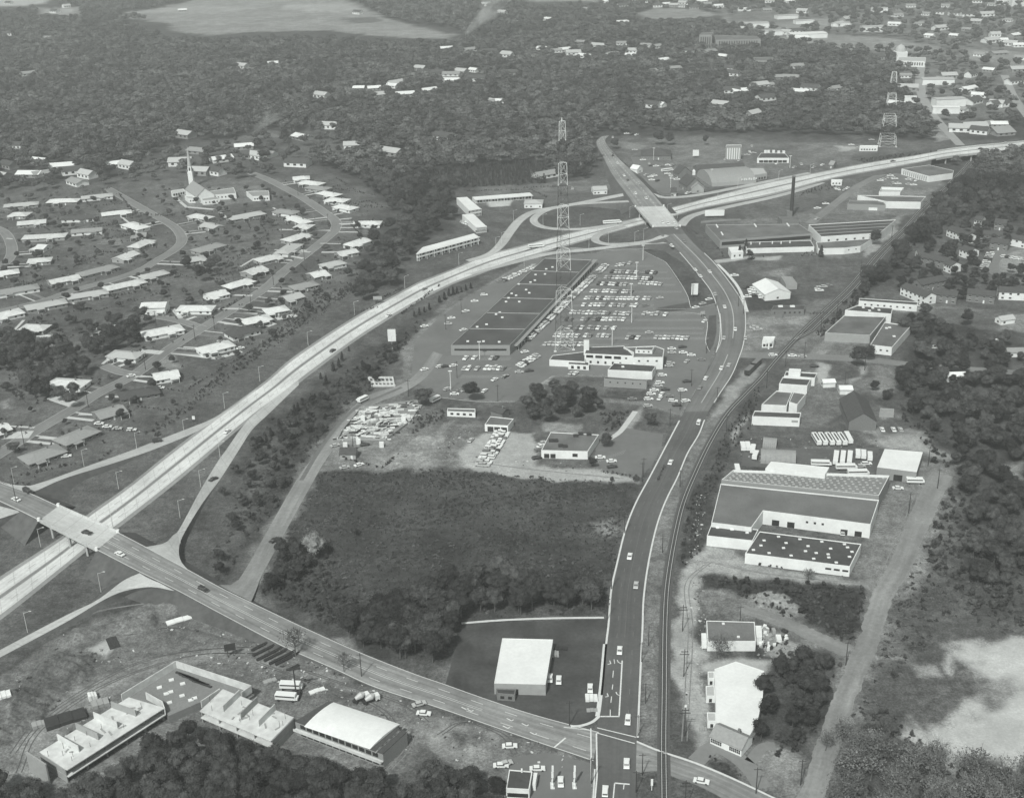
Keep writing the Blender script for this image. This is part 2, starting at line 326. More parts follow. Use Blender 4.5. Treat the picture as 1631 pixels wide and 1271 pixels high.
 ([(1470,240),(1640,245),(1640,360),(1520,345),(1450,440),(1340,480),(1400,400),(1500,300)], .06, 5, 5), ([(1500,350),(1640,350),(1640,480),(1440,480),(1450,420)], .08, 4, 4), ([(1580,400),(1640,390),(1640,440),(1590,432)], .2, 2, 1),
 ([(1440,500),(1640,540),(1640,1000),(1530,960),(1520,740),(1450,680),(1400,640),(1440,580)], .052, 6, 8), ([(1560,620),(1640,650),(1640,700),(1590,690)], .08, 5, 5), ([(1590,745),(1640,735),(1640,770),(1600,765)], .2, 4, 5),
 ([(1430,960),(1500,760),(1520,800),(1460,930)], .15, 4, 4), ([(1415,960),(1520,950),(1640,1000),(1640,1300),(1300,1300),(1380,1150)], .075, 5, 6),
 ([(1390,1020),(1430,1010),(1440,1040),(1400,1070)], .11, 5, 5), ([(1450,1060),(1490,1060),(1492,1078),(1460,1080)], .24, 2, 2), ([(1400,1050),(1450,1045),(1445,1065)], .17, 3, 3),
 ([(1507,1018),(1560,1018),(1700,1045),(1700,1228),(1560,1226),(1515,1220),(1475,1200),(1460,1172),(1470,1152),(1490,1178),(1500,1140),(1540,1118),(1575,1100),(1560,1085),(1575,1065),(1550,1050),(1530,1030)], .36, 5, 9),
 ([(1512,1040),(1530,1045),(1512,1080),(1500,1075)], .3, 2, 3), ([(1560,1060),(1700,1055),(1700,1090),(1600,1080)], .44, 8, 10), ([(1560,1120),(1700,1110),(1700,1150),(1600,1145)], .46, 8, 10), ([(1540,1090),(1600,1078),(1640,1090),(1580,1102)], .2, 5, 8), ([(1545,1060),(1590,1058),(1585,1066)], .22, 3, 6), ([(1570,1180),(1700,1170),(1700,1215),(1580,1215)], .42, 8, 8), ([(1560,1155),(1600,1150),(1620,1165),(1580,1165)], .38, 6, 6), ([(1530,1195),(1590,1185),(1560,1200)], .36, 4, 4),
]
ZONES += [([(1250,1320),(1285,1240),(1320,1150),(1344,1080),(1368,1010),(1388,950),(1412,900),(1440,840),(1465,780),(1480,738),(1522,738),(1500,800),(1468,880),(1430,950),(1402,1020),(1370,1100),(1338,1180),(1300,1290)], .17, 4, 5),
 ([(1352,1048),(1305,1032),(1262,1010),(1222,995),(1180,980),(1180,960),(1230,972),(1278,988),(1315,1008),(1358,1024)], .17, 4, 4),
 ([(385,950),(398,905),(425,845),(470,765),(496,722),(530,684),(560,640),(600,618),(650,600),(650,630),(600,650),(560,690),(520,735),(495,790),(462,850),(425,915),(410,960)], .14, 3, 4)]
def wob(X, Y, a):
    dx = np.sin(X * .11 + 1.3 * np.sin(Y * .07)) + .6 * np.sin(Y * .23 + X * .05 + 1) + .4 * np.sin(X * .51 + Y * .33)
    dy = np.sin(Y * .13 + 1.1 * np.sin(X * .09)) + .6 * np.sin(X * .27 - Y * .06 + 2) + .4 * np.sin(Y * .47 - X * .37)
    return X + a * .5 * dx, Y + a * .5 * dy
us = np.concatenate([np.linspace(-1.3, -.6, 12)[:-1], np.linspace(-.6, .6, 780), np.linspace(.6, 1.3, 12)[1:]])
ys = [230.0]
while ys[-1] < 2500: ys.append(ys[-1] + max(.9, ys[-1] * .0019))
while ys[-1] < 9000: ys.append(ys[-1] * 1.012)
ys = np.array(ys)
YY, UU = np.meshgrid(ys, us, indexing='ij'); XX = YY * UU
tone = np.full(XX.shape, .085)
for poly, alb, soft, wb in ZONES:
    P = GL(poly)[:, :2]
    r = 3 * wb + 2 * soft + 5
    i0 = max(0, np.searchsorted(ys, P[:, 1].min() - r) - 1); i1 = np.searchsorted(ys, P[:, 1].max() + r) + 1
    ur = P[:, 0] / P[:, 1]; j0 = max(0, np.searchsorted(us, ur.min() - r / 300) - 1); j1 = np.searchsorted(us, ur.max() + r / 300) + 1
    Xs, Ys = XX[i0:i1, j0:j1], YY[i0:i1, j0:j1]
    if Xs.size == 0: continue
    Xw, Yw = wob(Xs, Ys, wb)
    ins = inpoly(Xw, Yw, P); d = edgedist(Xw, Yw, P); sd_ = np.where(ins, d, -d)
    w = np.clip(.5 + sd_ / (2 * soft), 0, 1); w = w * w * (3 - 2 * w)
    tone[i0:i1, j0:j1] = tone[i0:i1, j0:j1] * (1 - w) + alb * w
ny, nx = XX.shape
hz = np.zeros_like(XX)
far = np.clip((YY - 2600) / 1500, 0, 1)
hz += far * (6 * np.sin(XX / 310 + YY / 500) + 5 * np.sin(YY / 260 - XX / 700) + 5)
for poly, up, rough in (([(20,1110),(60,1056),(110,1032),(155,1040),(166,1052),(135,1095),(60,1150),(-10,1180),(-40,1150)], 1.1, .55), ([(100,1003),(180,985),(245,965),(285,975),(250,1000),(170,1010),(110,1025)], 1.6, .4), ([(262,948),(300,955),(310,975),(275,985),(245,968)], 1.4, .3), ([(1200,948),(1245,948),(1290,965),(1250,978),(1195,968)], 1.8, .5), ([(1130,930),(1180,938),(1170,955),(1125,950)], 1.0, .4), ([(715,1170),(762,1168),(770,1195),(728,1198)], .8, .3), ([(640,690),(700,690),(690,735),(620,735)], .6, .35)):
    P = GL(poly)[:, :2]; i0 = max(0, np.searchsorted(ys, P[:, 1].min() - 15)); i1 = np.searchsorted(ys, P[:, 1].max() + 15); Xs, Ys = XX[i0:i1], YY[i0:i1]
    Xw, Yw = wob(Xs, Ys, 4); ins = inpoly(Xw, Yw, P); d = edgedist(Xw, Yw, P); w = np.clip(np.where(ins, d, 0) / 4, 0, 1); w = w * w * (3 - 2 * w)
    bump = np.sin(Xs * .9 + 2 * np.sin(Ys * .31)) * np.sin(Ys * .8 + 1.7 * np.sin(Xs * .27)) + .6 * np.sin(Xs * 1.9 + Ys * .7) * np.sin(Ys * 1.6 - Xs * .5)
    hz[i0:i1] += w * (up + rough * bump)
verts = np.stack([XX, YY, hz], -1).reshape(-1, 3)
idx = np.arange(ny * nx).reshape(ny, nx)
quads = np.stack([idx[:-1, :-1], idx[:-1, 1:], idx[1:, 1:], idx[1:, :-1]], -1).reshape(-1, 4)
gm = bpy.data.meshes.new('ground'); gm.vertices.add(len(verts)); gm.vertices.foreach_set('co', verts.ravel())
gm.loops.add(len(quads) * 4); gm.loops.foreach_set('vertex_index', quads.ravel()); gm.polygons.add(len(quads))
gm.polygons.foreach_set('loop_start', np.arange(0, len(quads) * 4, 4)); gm.update(calc_edges=True)
att = gm.attributes.new('soil_tone', 'FLOAT', 'POINT'); att.data.foreach_set('value', (tone * 1.12).ravel().astype(np.float32))
def groundmat():
    m = bpy.data.materials.new('ground_cover'); m.use_nodes = True; n = m.node_tree.nodes; L = m.node_tree.links
    b = n['Principled BSDF']; b.inputs['Roughness'].default_value = 1; b.inputs['Specular IOR Level'].default_value = .05
    a = n.new('ShaderNodeAttribute'); a.attribute_name = 'soil_tone'; geo = n.new('ShaderNodeNewGeometry')
    one = n.new('ShaderNodeValue'); one.outputs[0].default_value = 1.0; val = one.outputs[0]
    for s, lo, hi, det, rg in ((1.1, .62, 1.42, 4, .8), (.28, .72, 1.28, 5, .7), (.05, .76, 1.24, 5, .65), (.012, .84, 1.16, 4, .55)):
        t = n.new('ShaderNodeTexNoise'); t.inputs['Scale'].default_value = s; t.inputs['Detail'].default_value = det; t.inputs['Roughness'].default_value = rg
        L.new(geo.outputs['Position'], t.inputs['Vector'])
        k = n.new('ShaderNodeMapRange'); L.new(t.outputs[0], k.inputs[0]); k.inputs[1].default_value = .38; k.inputs[2].default_value = .62; k.inputs[3].default_value = lo; k.inputs[4].default_value = hi
        q = n.new('ShaderNodeMath'); q.operation = 'MULTIPLY'; L.new(val, q.inputs[0]); L.new(k.outputs[0], q.inputs[1]); val = q.outputs[0]
    f_ = n.new('ShaderNodeMapRange'); L.new(a.outputs['Fac'], f_.inputs[0]); f_.inputs[1].default_value = .16; f_.inputs[2].default_value = .38; f_.inputs[3].default_value = 0; f_.inputs[4].default_value = .72
    mx = n.new('ShaderNodeMix'); mx.data_type = 'FLOAT'; L.new(f_.outputs[0], mx.inputs[0]); L.new(val, mx.inputs[2]); mx.inputs[3].default_value = 1.0
    q0 = n.new('ShaderNodeMath'); q0.operation = 'MULTIPLY'; L.new(mx.outputs[0], q0.inputs[0]); L.new(a.outputs['Fac'], q0.inputs[1]); val = q0.outputs[0]
    comb = n.new('ShaderNodeCombineColor')
    for i in range(3):
        q = n.new('ShaderNodeMath'); q.operation = 'MULTIPLY'; L.new(val, q.inputs[0]); q.inputs[1].default_value = TINT[i]; L.new(q.outputs[0], comb.inputs[i])
    L.new(comb.outputs[0], b.inputs['Base Color']); return m
gm.materials.append(groundmat()); struct(link('ground', gm))
bm_ = MB().add([(-11500, -1500, -1.0), (11500, -1500, -1.0), (11500, 9400, -1.0), (-11500, 9400, -1.0)], [(0, 1, 2, 3)])
struct(bm_.build('terrain', GRASSE))

# ------------------------------------------------------------------ roads
def resample(P, n):
    P = np.asarray(P, float)
    if len(P) > 2:
        Q = []
        E = np.vstack([2 * P[0] - P[1], P, 2 * P[-1] - P[-2]])
        for i in range(1, len(E) - 2):
            for t in np.linspace(0, 1, 9)[:-1]:
                a, b, c, d = E[i - 1], E[i], E[i + 1], E[i + 2]
                Q.append(.5 * (2 * b + (c - a) * t + (2 * a - 5 * b + 4 * c - d) * t * t + (3 * b - a - 3 * c + d) * t ** 3))
        Q.append(P[-1]); P = np.array(Q)
    P = P.copy(); P[:, 2] = np.maximum(P[:, 2], 0)
    s = np.concatenate([[0], np.cumsum(np.linalg.norm(np.diff(P, axis=0), axis=1))])
    t = np.linspace(0, s[-1], n)
    return np.stack([np.interp(t, s, P[:, k]) for k in range(3)], 1), s[-1]
def strip(name, Lp, Rp, m, lift=.05, skirt=False, across=1, thick=0, parent=None):
    """surface between two matched edge lines, uv = metres"""
    n = len(Lp); mid = (Lp + Rp) / 2
    v = np.concatenate([[0], np.cumsum(np.linalg.norm(np.diff(mid, axis=0), axis=1))])
    w = np.linalg.norm(Lp - Rp, axis=1)
    V = []; UV = []
    for k in range(across + 1):
        f = k / across; pts = Lp * (1 - f) + Rp * f; pts = pts + [0, 0, lift]
        V.append(pts); UV.append(np.stack([w.mean() * f * np.ones(n), v], 1))
    V = np.concatenate(V); UV = np.concatenate(UV); F = []
    for k in range(across):
        for i in range(n - 1): F.append((k * n + i, (k + 1) * n + i, (k + 1) * n + i + 1, k * n + i + 1))
    nf_top = len(F); mi = [0] * nf_top
    if thick:
        o = len(V); V = np.concatenate([V, Lp + [0, 0, lift - thick], Rp + [0, 0, lift - thick]]); UV = np.concatenate([UV, UV[:n], UV[:n]])
        for i in range(n - 1):
            F.append((i, i + 1, o + i + 1, o + i)); F.append((across * n + i, o + n + i, o + n + i + 1, across * n + i + 1)); F.append((o + i, o + i + 1, o + n + i + 1, o + n + i))
        F.append((0, o, o + n, across * n)); F.append((n - 1, across * n + n - 1, o + 2 * n - 1, o + n - 1))
        mi += [0] * (len(F) - nf_top)
    me = bpy.data.meshes.new(name); me.from_pydata(V.tolist(), [], F); me.materials.append(m)
    uvl = me.uv_layers.new(name='UVMap'); li = np.zeros(len(me.loops), int); me.loops.foreach_get('vertex_index', li)
    uvl.data.foreach_set('uv', UV[li].astype(np.float32).ravel())
    me.update(); o = link(name, me, parent)
    if me.polygons[0].normal.z < 0: me.flip_normals()
    if skirt:
        mb = MB()
        for E, O in ((Lp, Rp), (Rp, Lp)):
            out = E - O; out[:, 2] = 0; out /= np.linalg.norm(out, axis=1)[:, None] + 1e-9
            z = np.maximum(E[:, 2], 0)
            low = E + out * (z * 1.7 + .6)[:, None]; low[:, 2] = -.05
            top = E + [0, 0, lift - .02]
            vv = np.concatenate([top, low]); k = len(E)
            mb.add(vv, [(i, i + 1, k + i + 1, k + i) for i in range(k - 1)])
        # end faces
        for e in (0, -1):
            if Lp[e][2] > 1:
                a, b = Lp[e], Rp[e]; oa = (a - b); oa[2] = 0; oa /= np.linalg.norm(oa); z = a[2]
                mb.add([a + [0, 0, lift - .02], b + [0, 0, lift - .02], b - oa * (z * 1.7) - [0, 0, z + .05], a + oa * (z * 1.7) - [0, 0, z + .05]], [(0, 1, 2, 3)])
        struct(mb.build('embankment', GRASSE))
    return o
ROADC = {}
def edges(name, Lpx, Rpx, m, n=60, lift=.05, skirt=False, key=None):
    Lp, _ = resample(GL(Lpx), n); Rp, _ = resample(GL(Rpx), n)
    struct(strip(name, Lp, Rp, m, lift, skirt))
    ROADC[key or name + str(len(ROADC))] = (Lp, Rp)
    return Lp, Rp
def ragged(L, R, amp):
    r = np.random.default_rng(3); n = len(L); k = np.convolve(r.normal(size=n + 4), np.ones(3) / 3, 'same')[:n]; k2 = np.convolve(r.normal(size=n + 4), np.ones(3) / 3, 'same')[:n]
    d = (R - L); d[:, 2] = 0; d /= np.linalg.norm(d, axis=1)[:, None]
    return L + d * (k * amp * .5)[:, None], R + d * (k2 * amp * .5)[:, None]
def center(name, Cpx, w, m, n=50, lift=.05, skirt=False, key=None, world_pts=False):
    if m is DIRTR: n = n * 5
    P, _ = resample(Cpx if world_pts else GL(Cpx), n)
    T = np.gradient(P, axis=0); T[:, 2] = 0; T /= np.linalg.norm(T, axis=1)[:, None]
    N = np.stack([-T[:, 1], T[:, 0], 0 * T[:, 0]], 1)
    W = np.array(w if isinstance(w, (list, tuple)) else [w, w], float); W = np.interp(np.linspace(0, 1, n), np.linspace(0, 1, len(W)), W)[:, None]
    Lp, Rp = P + N * W / 2, P - N * W / 2
    if m is DIRTR: Lp, Rp = ragged(Lp, Rp, .9)
    struct(strip(name, Lp, Rp, m, lift, skirt)); ROADC[key or name + str(len(ROADC))] = (Lp, Rp)
    return Lp, Rp
def lerp2(Lp, Rp, f): return Lp * (1 - f) + Rp * f
def band(name, Lp, Rp, f0, f1, m, lift, i0=0, i1=None):
    a, b = lerp2(Lp, Rp, f0)[i0:i1], lerp2(Lp, Rp, f1)[i0:i1]
    return struct(strip(name, a, b, m, lift))
def dashes(name, Lp, Rp, f, w, dash, gap, m, lift, s0=0, s1=None):
    P = lerp2(Lp, Rp, f); s = np.concatenate([[0], np.cumsum(np.linalg.norm(np.diff(P, axis=0), axis=1))]); s1 = s1 or s[-1]
    mb = MB(); t = s0
    at = lambda q: np.array([np.interp(q, s, P[:, k]) for k in range(3)])
    while t < s1:
        a, b = at(t), at(min(t + dash, s1)); d = b - a; d[2] = 0; d /= np.linalg.norm(d) + 1e-9; nn = np.array([-d[1], d[0], 0]) * w / 2
        up = np.array([0, 0, lift]); mb.add([a - nn + up, a + nn + up, b + nn + up, b - nn + up], [(3, 2, 1, 0)]); t += dash + gap
    o = mb.build(name, m); struct(o); return o

# freeway
FU = [(-60,958),(0,918),(102,852),(136,822),(206,772),(262,727),(335,671),(420,609),(464,571),(529,527),(580,496),(647,460),(670,448),(722,428),(771,407),(820,394),(877,379),(929,366),(975,356),(1024,345),(1065,332),(1122,317),(1220,291),(1322,271,1),(1391,258,3),(1456,248,5),(1520,237,7),(1640,225,8),(1800,212,8)]
FL_ = [(-60,1020),(0,988),(135,880),(183,845),(288,763),(386,679),(420,652),(451,630),(503,590),(565,544),(619,509),(668,480),(722,453),(773,434),(820,417),(877,400),(929,385),(975,371),(1027,357),(1073,345),(1119,332),(1211,315),(1262,303),(1322,286,1),(1391,273,3),(1456,261,5),(1520,249,7),(1640,237,8),(1800,224,8)]
fl, fr = edges('freeway_shoulder', FU, FL_, SHOULD, 220, .03, skirt=False, key='fw')
band('freeway_carriageway', fl, fr, .1, .44, FREE, .06); band('freeway_carriageway', fl, fr, .54, .88, FREE, .06)
band('freeway_median', fl, fr, .47, .51, mat('median_strip', .2, .9, .15, .4), .07)
for k, (f, nm) in enumerate(((.105, 0), (.435, 0), (.545, 0), (.875, 0))):
    band('edge_line', fl, fr, f - .003, f + .003, PAINT, .09)
for f in (.27, .71): dashes('lane_line', fl, fr, f, .25, 4.5, 7.5, mat('seam_dark', .2, .9, .1, 1), .09)
# embankment for the raised far end of the freeway
ie = np.where((fl[:, 2] > .3) & (fl[:, 2] < 6.3))[0]
struct(strip('freeway_embankment', fl[ie], fr[ie], SHOULD, -.05, skirt=True))

BZ = 6.5
CU = [(-60,745,6),(0,768,6),(49,786,6.2),(93,806,BZ)]; CL = [(-60,772,6),(0,799,6),(34,815,6.2),(62,829,BZ)]
edges('cross_road', CU, CL, ASPH2, 16, .06, True, 'cr0')
CU2 = [(93,806,BZ),(188,848,BZ)]; CL2 = [(62,829,BZ),(154,876,BZ)]
CU3 = [(188,848,BZ),(232,871,6),(299,907,4.5),(350,935,3),(397,958,1.6),(490,1002,.4),(578,1041),(657,1072),(709,1090),(768,1111),(850,1138),(954,1166)]
CL3 = [(154,876,BZ),(224,912,6),(281,940,4.5),(324,963,3.4),(420,1014,1.4),(464,1036,.6),(529,1064,.2),(598,1095),(694,1126),(761,1149),(850,1180),(945,1212)]
cl3, cr3 = edges('cross_road', CU3, CL3, ASPH2, 90, .06, True, 'cr')
for f in (.47, .53): band('centre_line', cl3, cr3, f - .006, f + .006, PAINT, .1, 0, 74)
for f in (.26, .74): dashes('lane_line', cl3, cr3, f, .22, 5, 9, PAINT, .1, 0, 290)
for f in (.012, .985): band('edge_strip', cl3, cr3, f - .012, f + .012, KERB, .13)
l0, r0_ = ROADC['cr0']
for f in (.02, .98): band('edge_strip', l0, r0_, f - .015, f + .015, KERB, .13)

MU = [(936,1320),(946,1271),(951,1167),(957,1130),(962,1085),(967,1026),(971,992),(975,940),(985,894),(998,842),(1014,801),(1036,760),(1058,718),(1087,663),(1099,640),(1130,586),(1141,562),(1147,537),(1147,505),(1138,475),(1127,455),(1101,423,1),(1078,397,3.5),(1052,374,6),(1040,362,BZ)]
ML = [(1012,1320),(1012,1271),(1014,1180),(1016,1129),(1019,1062),(1022,1000),(1024,951),(1032,894),(1045,837),(1060,796),(1078,760),(1094,722),(1112,692),(1124,663),(1145,628),(1164,599),(1176,571),(1184,545),(1187,511),(1182,482),(1160,448),(1135,417,1),(1109,392,3.5),(1092,373,6),(1083,361,BZ)]
ml, mr = edges('main_road', MU, ML, ASPH, 170, .07, True, 'mr')
MU2 = [(1040,362,BZ),(1012,330,BZ)]; ML2 = [(1083,361,BZ),(1057,329,BZ)]
MU3 = [(1012,330,BZ),(1000,312,5.5),(977,281,3),(963,255,1),(950,228),(958,218)]; ML3 = [(1057,329,BZ),(1034,302,5.5),(1003,270,3),(981,248,1),(964,226),(970,216)]
mu3, mr3 = edges('main_road', MU3, ML3, ASPH2, 40, .07, True, 'mr3')
s_ = np.array([proj(p)[1] for p in (ml + mr) / 2])
im = lambda y: int(np.argmin(abs(s_ - y)))
# pale raised median through the bend, lane lines
MEDM = mat('median_concrete', .4, .85, .1, .5)
i0, i1 = im(640), im(560); band('road_median', ml, mr, .48, .52, MEDM, .2, min(i0, i1), max(i0, i1))
i0, i1 = im(540), im(372); band('road_median', ml, mr, .51, .55, MEDM, .2, min(i0, i1), max(i0, i1))
band('main_road_north', ml, mr, 0.004, .996, mat('grey_asphalt', .155, .85, .08, .4, uvstreak=(.5, .012, .22), var2=.1), .085, im(655), im(372))
Ls = np.concatenate([[0], np.cumsum(np.linalg.norm(np.diff((ml + mr) / 2, axis=0), axis=1))])
dashes('lane_line', ml, mr, .27, .15, 3, 9, mat('faded_paint', .2, .8, .2, 1), .1, Ls[im(1020)], Ls[im(380)])
dashes('lane_line', ml, mr, .75, .15, 3, 9, MATS['faded_paint'], .1, Ls[im(1140)], Ls[im(380)])
band('centre_line', ml, mr, .5, .507, MATS['faded_paint'], .1, im(1020), im(650))
for f in (.26, .74): dashes('lane_line', mu3, mr3, f, .3, 5, 6, PAINT, .1)
# concrete kerb strips beside the main road
def kerb(Lp, Rp, side, w, i0, i1, name='kerb', h=.14):
    A = Lp if side < 0 else Rp; O = Rp if side < 0 else Lp
    A, O = A[i0:i1], O[i0:i1]; out = A - O; out[:, 2] = 0; out /= np.linalg.norm(out, axis=1)[:, None]
    struct(strip(name, A + out * w, A - out * .02, KERB, h, thick=h + .05))
kerb(ml, mr, -1, .75, im(1105), im(665)); kerb(ml, mr, 1, .7, im(1180), im(665)); kerb(ml, mr, -1, 1.6, im(1140), im(1024) + 1); kerb(ml, mr, -1, .5, 0, im(1215))
kerb(ml, mr, 1, .5, im(640), im(400)); kerb(ml, mr, -1, .5, im(560), im(400))
# east arm of the cross road, over the railway
ce_l, ce_r = edges('east_road', [(1014,1182),(1050,1197),(1104,1215),(1160,1238),(1220,1266),(1290,1300)], [(1010,1232),(1047,1228),(1080,1240),(1109,1250),(1150,1271),(1215,1312)], ASPH2, 40, .05, False, 'er')
kerb(ce_l, ce_r, -1, .8, 0, 40); 
# arrows, stop lines, crossings
def paint(name, pts, lift=.12, w=.35):
    mb = MB(); P = GL(pts)
    for a, b in zip(P[:-1], P[1:]):
        d = b - a; d /= np.linalg.norm(d); nn = np.array([-d[1], d[0], 0]) * w / 2; up = np.array([0, 0, lift])
        mb.add([a - nn + up, a + nn + up, b + nn + up, b - nn + up], [(3, 2, 1, 0)])
    return struct(mb.build(name, PAINT))
paint('lane_line', [(991,1052),(986,1141)], w=.5); paint('stop_line', [(957,1141),(987,1141)], w=.6)
for a, b in (((978,1050),(979,1057)), ((977,1068),(976,1079)), ((976,1090),(975,1098)), ((974,1109),(973,1119)), ((972,1130),(972,1140))): paint('lane_line', [a, b], w=.3)
for x, y in ((970,1055),(966,1107)): paint('turn_arrow', [(x-2,y+3),(x+3,y+2),(x+1,y-3)], w=.35)
for x, y in ((985,1054),(983,1105)): paint('turn_arrow', [(x-2,y-3),(x,y+1),(x+5,y+3)], w=.35)
paint('crossing_line', [(951,1159),(1013,1174)], w=.4); paint('crossing_line', [(950,1167),(1011,1184)], w=.4)
paint('crossing_line', [(941,1160),(942,1243)], w=.45); paint('crossing_line', [(950,1168),(951,1235),(946,1290)], w=.5); paint('stop_line', [(901,1175),(883,1190)], w=.6)
paint('stop_line', [(979,1247),(1003,1249)], w=.6); paint('lane_line', [(979,1247),(975,1290)], w=.4); paint('lane_line', [(994,1249),(993,1257)], w=.3)
paint('crossing_line', [(898,1158),(941,1163)], w=.35)
for x, y in ((812,1146),(836,1154),(806,1158),(849,1168),(740,1128),(748,1131)): paint('turn_arrow', [(x-5,y-2),(x+3,y+2),(x+6,y)], w=.4)
# ramps
edges('ramp', [(-40,1058),(0,1035),(103,981,1),(154,956,2.5),(196,925,4.6),(224,912,5.9)], [(-40,1070),(0,1047),(103,992,1),(180,948,2.5),(235,935,4),(278,941,4.5)], RAMP, 40, .055, True)
edges('ramp', [(232,871,5.9),(262,865,5),(275,853,4),(286,842,3),(319,781,1),(345,738),(362,714),(391,674),(425,643),(475,606)], [(299,907,4.5),(288,893,4.4),(285,875,4),(292,852,3),(322,802,1),(353,760),(381,716),(402,684),(428,659),(476,613)], RAMP, 60, .045, True)
edges('ramp', [(-40,745,5.8),(0,767,5.5),(23,777,5),(64,769,4),(129,746,2),(216,715),(304,681),(338,667),(372,646),(405,622)], [(12,772,5.8),(40,784,5.8),(52,784,5.4),(103,762,4),(180,738,2),(245,716),(312,688),(365,655),(412,620)], RAMP, 50, .042, True)
edges('ramp', [(-60,790,5.8),(34,815,6)], [(-60,840,4),(0,826,4.5)], RAMP, 8, .04, True)
center('ramp', [(745,416),(778,406),(797,391),(812,370),(828,351),(850,338),(885,331),(935,322,1),(975,314,2.5),(1006,308,5)], [6, 8, 8, 8, 9], RAMP, 60, .1, True)
center('ramp', [(1003,321,5),(960,323,2.5),(925,325,1),(890,330),(864,338),(850,350),(859,360),(885,365),(929,365),(980,358),(1015,351)], 6.5, RAMP, 60, .09, True)
center('ramp', [(1062,375,6),(1047,380,5),(1030,385,2.5),(996,389,.6),(965,389),(949,384),(951,376),(968,368),(995,360)], 6.5, RAMP, 60, .09, True)
center('ramp', [(750,437),(820,418),(877,404),(929,399),(980,393,.6),(1025,388,2),(1068,386,4)], [4, 7, 6.5], RAMP, 50, .11, True)
center('ramp', [(1036,309,5.5),(1060,315,3),(1096,313,1),(1135,307),(1180,298),(1225,289),(1290,276)], [7, 7, 6], RAMP, 40, .1, True)
center('ramp', [(1084,360,6),(1094,349,4),(1112,341,1.5),(1160,330),(1220,317),(1270,304),(1310,291)], [8, 7, 6], RAMP, 40, .1, True)
# bridges
def bridge(U, Lo, label, npier, name='road_bridge', pier_fr=(.2, .5, .8), mt=CONC):
    Lp, Rp = GL(U), GL(Lo); ctr = (Lp.mean(0) + Rp.mean(0)) / 2
    root = thing(name, label, 'bridge', (ctr[0], ctr[1], 0)); off = np.array([ctr[0], ctr[1], 0])
    A, _ = resample(Lp, 8); B, _ = resample(Rp, 8)
    strip('deck', A - off, B - off, mt, .08, thick=1.1, parent=root)
    for E, O in ((A, B), (B, A)):
        out = (E - O); out[:, 2] = 0; out /= np.linalg.norm(out, axis=1)[:, None]
        rl = strip('railing', E - off + out * .25, E - off - out * .05, CONC, .95, thick=1.0, parent=root)
        for k in (0, -1): MB().box(E[k] - off + [0, 0, -.2], (1.2, 1.2, 1.6)).build('end_post', TRIMW, root)
    for f in pier_fr:
        a = Lp[0] * (1 - f) + Lp[-1] * f; b = Rp[0] * (1 - f) + Rp[-1] * f
        z = a[2] - 1.0; mb = MB(); d = b - a; ang = math.atan2(d[1], d[0]); c = (a + b) / 2 - off
        w = np.linalg.norm(d[:2]); mb.box((c[0], c[1], z - 1.1), (w * .98, 1.1, 1.1), ang); mb.build('pier_cap', CONC, root)
        for q in (.06, .35, .65, .94):
            p = a * (1 - q) + b * q - off; MB().box((p[0], p[1], 0), (1.0, 1.0, z - 1.1), ang).build('column', CONC, root)
    return root
bridge(CU2, CL2, 'pale concrete road bridge over the freeway, between the two dark approach roads', 3)
bridge(MU2, ML2, 'concrete bridge carrying the main road over the freeway beside the loop ramps', 3, pier_fr=(.15, .5, .85))
iv = np.where(fl[:, 2] >= 6.2)[0]; off = np.array([*((fl[iv[0]] + fr[iv[0]]) / 2)[:2], 0])
via = thing('viaduct', 'long freeway viaduct on slim piers leading out over the dark wood', 'bridge', off)
strip('deck', fl[iv] - off, fr[iv] - off, CONC, .02, thick=1.3, parent=via)
for E, O in ((fl[iv], fr[iv]), (fr[iv], fl[iv])):
    out = E - O; out[:, 2] = 0; out /= np.linalg.norm(out, axis=1)[:, None]
    strip('railing', E - off + out * .3, E - off, CONC, .9, thick=1.0, parent=via)
for k in range(2, len(iv), 5):
    a, b = fl[iv[k]] - off, fr[iv[k]] - off
    for q in (.08, .4, .6, .92):
        p = a * (1 - q) + b * q; MB().box((p[0], p[1], 0), (1.2, 1.2, p[2] - 1.2)).build('pier', CONC, via)
# other roads and tracks
edges('service_road', [(345,931,2),(372,930,1.2),(392,905,.3),(430,838),(475,760),(500,727),(534,682),(560,650),(590,628),(640,612),(668,590),(690,560)], [(400,958,1.6),(408,940,.8),(418,915,.2),(464,830),(500,765),(522,728),(552,690),(580,655),(605,640),(645,624),(680,600),(705,565)], DIRTR, 50, .05, False)
center('service_track', [(480,765),(510,715),(543,672),(572,646),(600,634),(640,617)], 2.2, mat('track_rut', .14, .95, .15, .5), 40, .09)
center('dirt_road', [(1255,1320),(1290,1271),(1325,1168),(1356,1085),(1384,1018),(1405,950),(1432,905),(1455,850),(1478,800),(1500,755)], [7.5, 7.5, 7.5, 8, 9, 10, 10], DIRTR, 50, .05)
center('side_road', [(1176,565),(1211,566),(1260,567),(1330,570),(1400,575),(1450,581),(1540,588),(1660,596)], [10, 9, 8, 7], STREET, 40, .06)
center('dirt_track', [(1352,1037),(1310,1020),(1270,1000),(1225,983),(1180,968)], [8, 6], DIRTR, 20, .04)
center('suburb_street', [(-60,760),(0,722),(52,689),(116,652),(155,627),(214,597),(270,556),(322,523),(361,499),(420,461),(452,433),(485,407),(516,383),(534,366),(534,352),(516,338),(485,317),(452,299),(426,286),(400,276)], 8.5, STREET, 110, .05)
center('suburb_street', [(170,300),(205,320),(240,340),(262,352),(282,366),(290,383),(278,398),(250,415),(225,430),(180,446),(120,462),(60,482),(-40,505)], 8, STREET, 70, .045)
center('suburb_street', [(-60,350),(0,366),(18,390),(15,412),(-10,430),(-60,440)], 8, STREET, 40, .045)
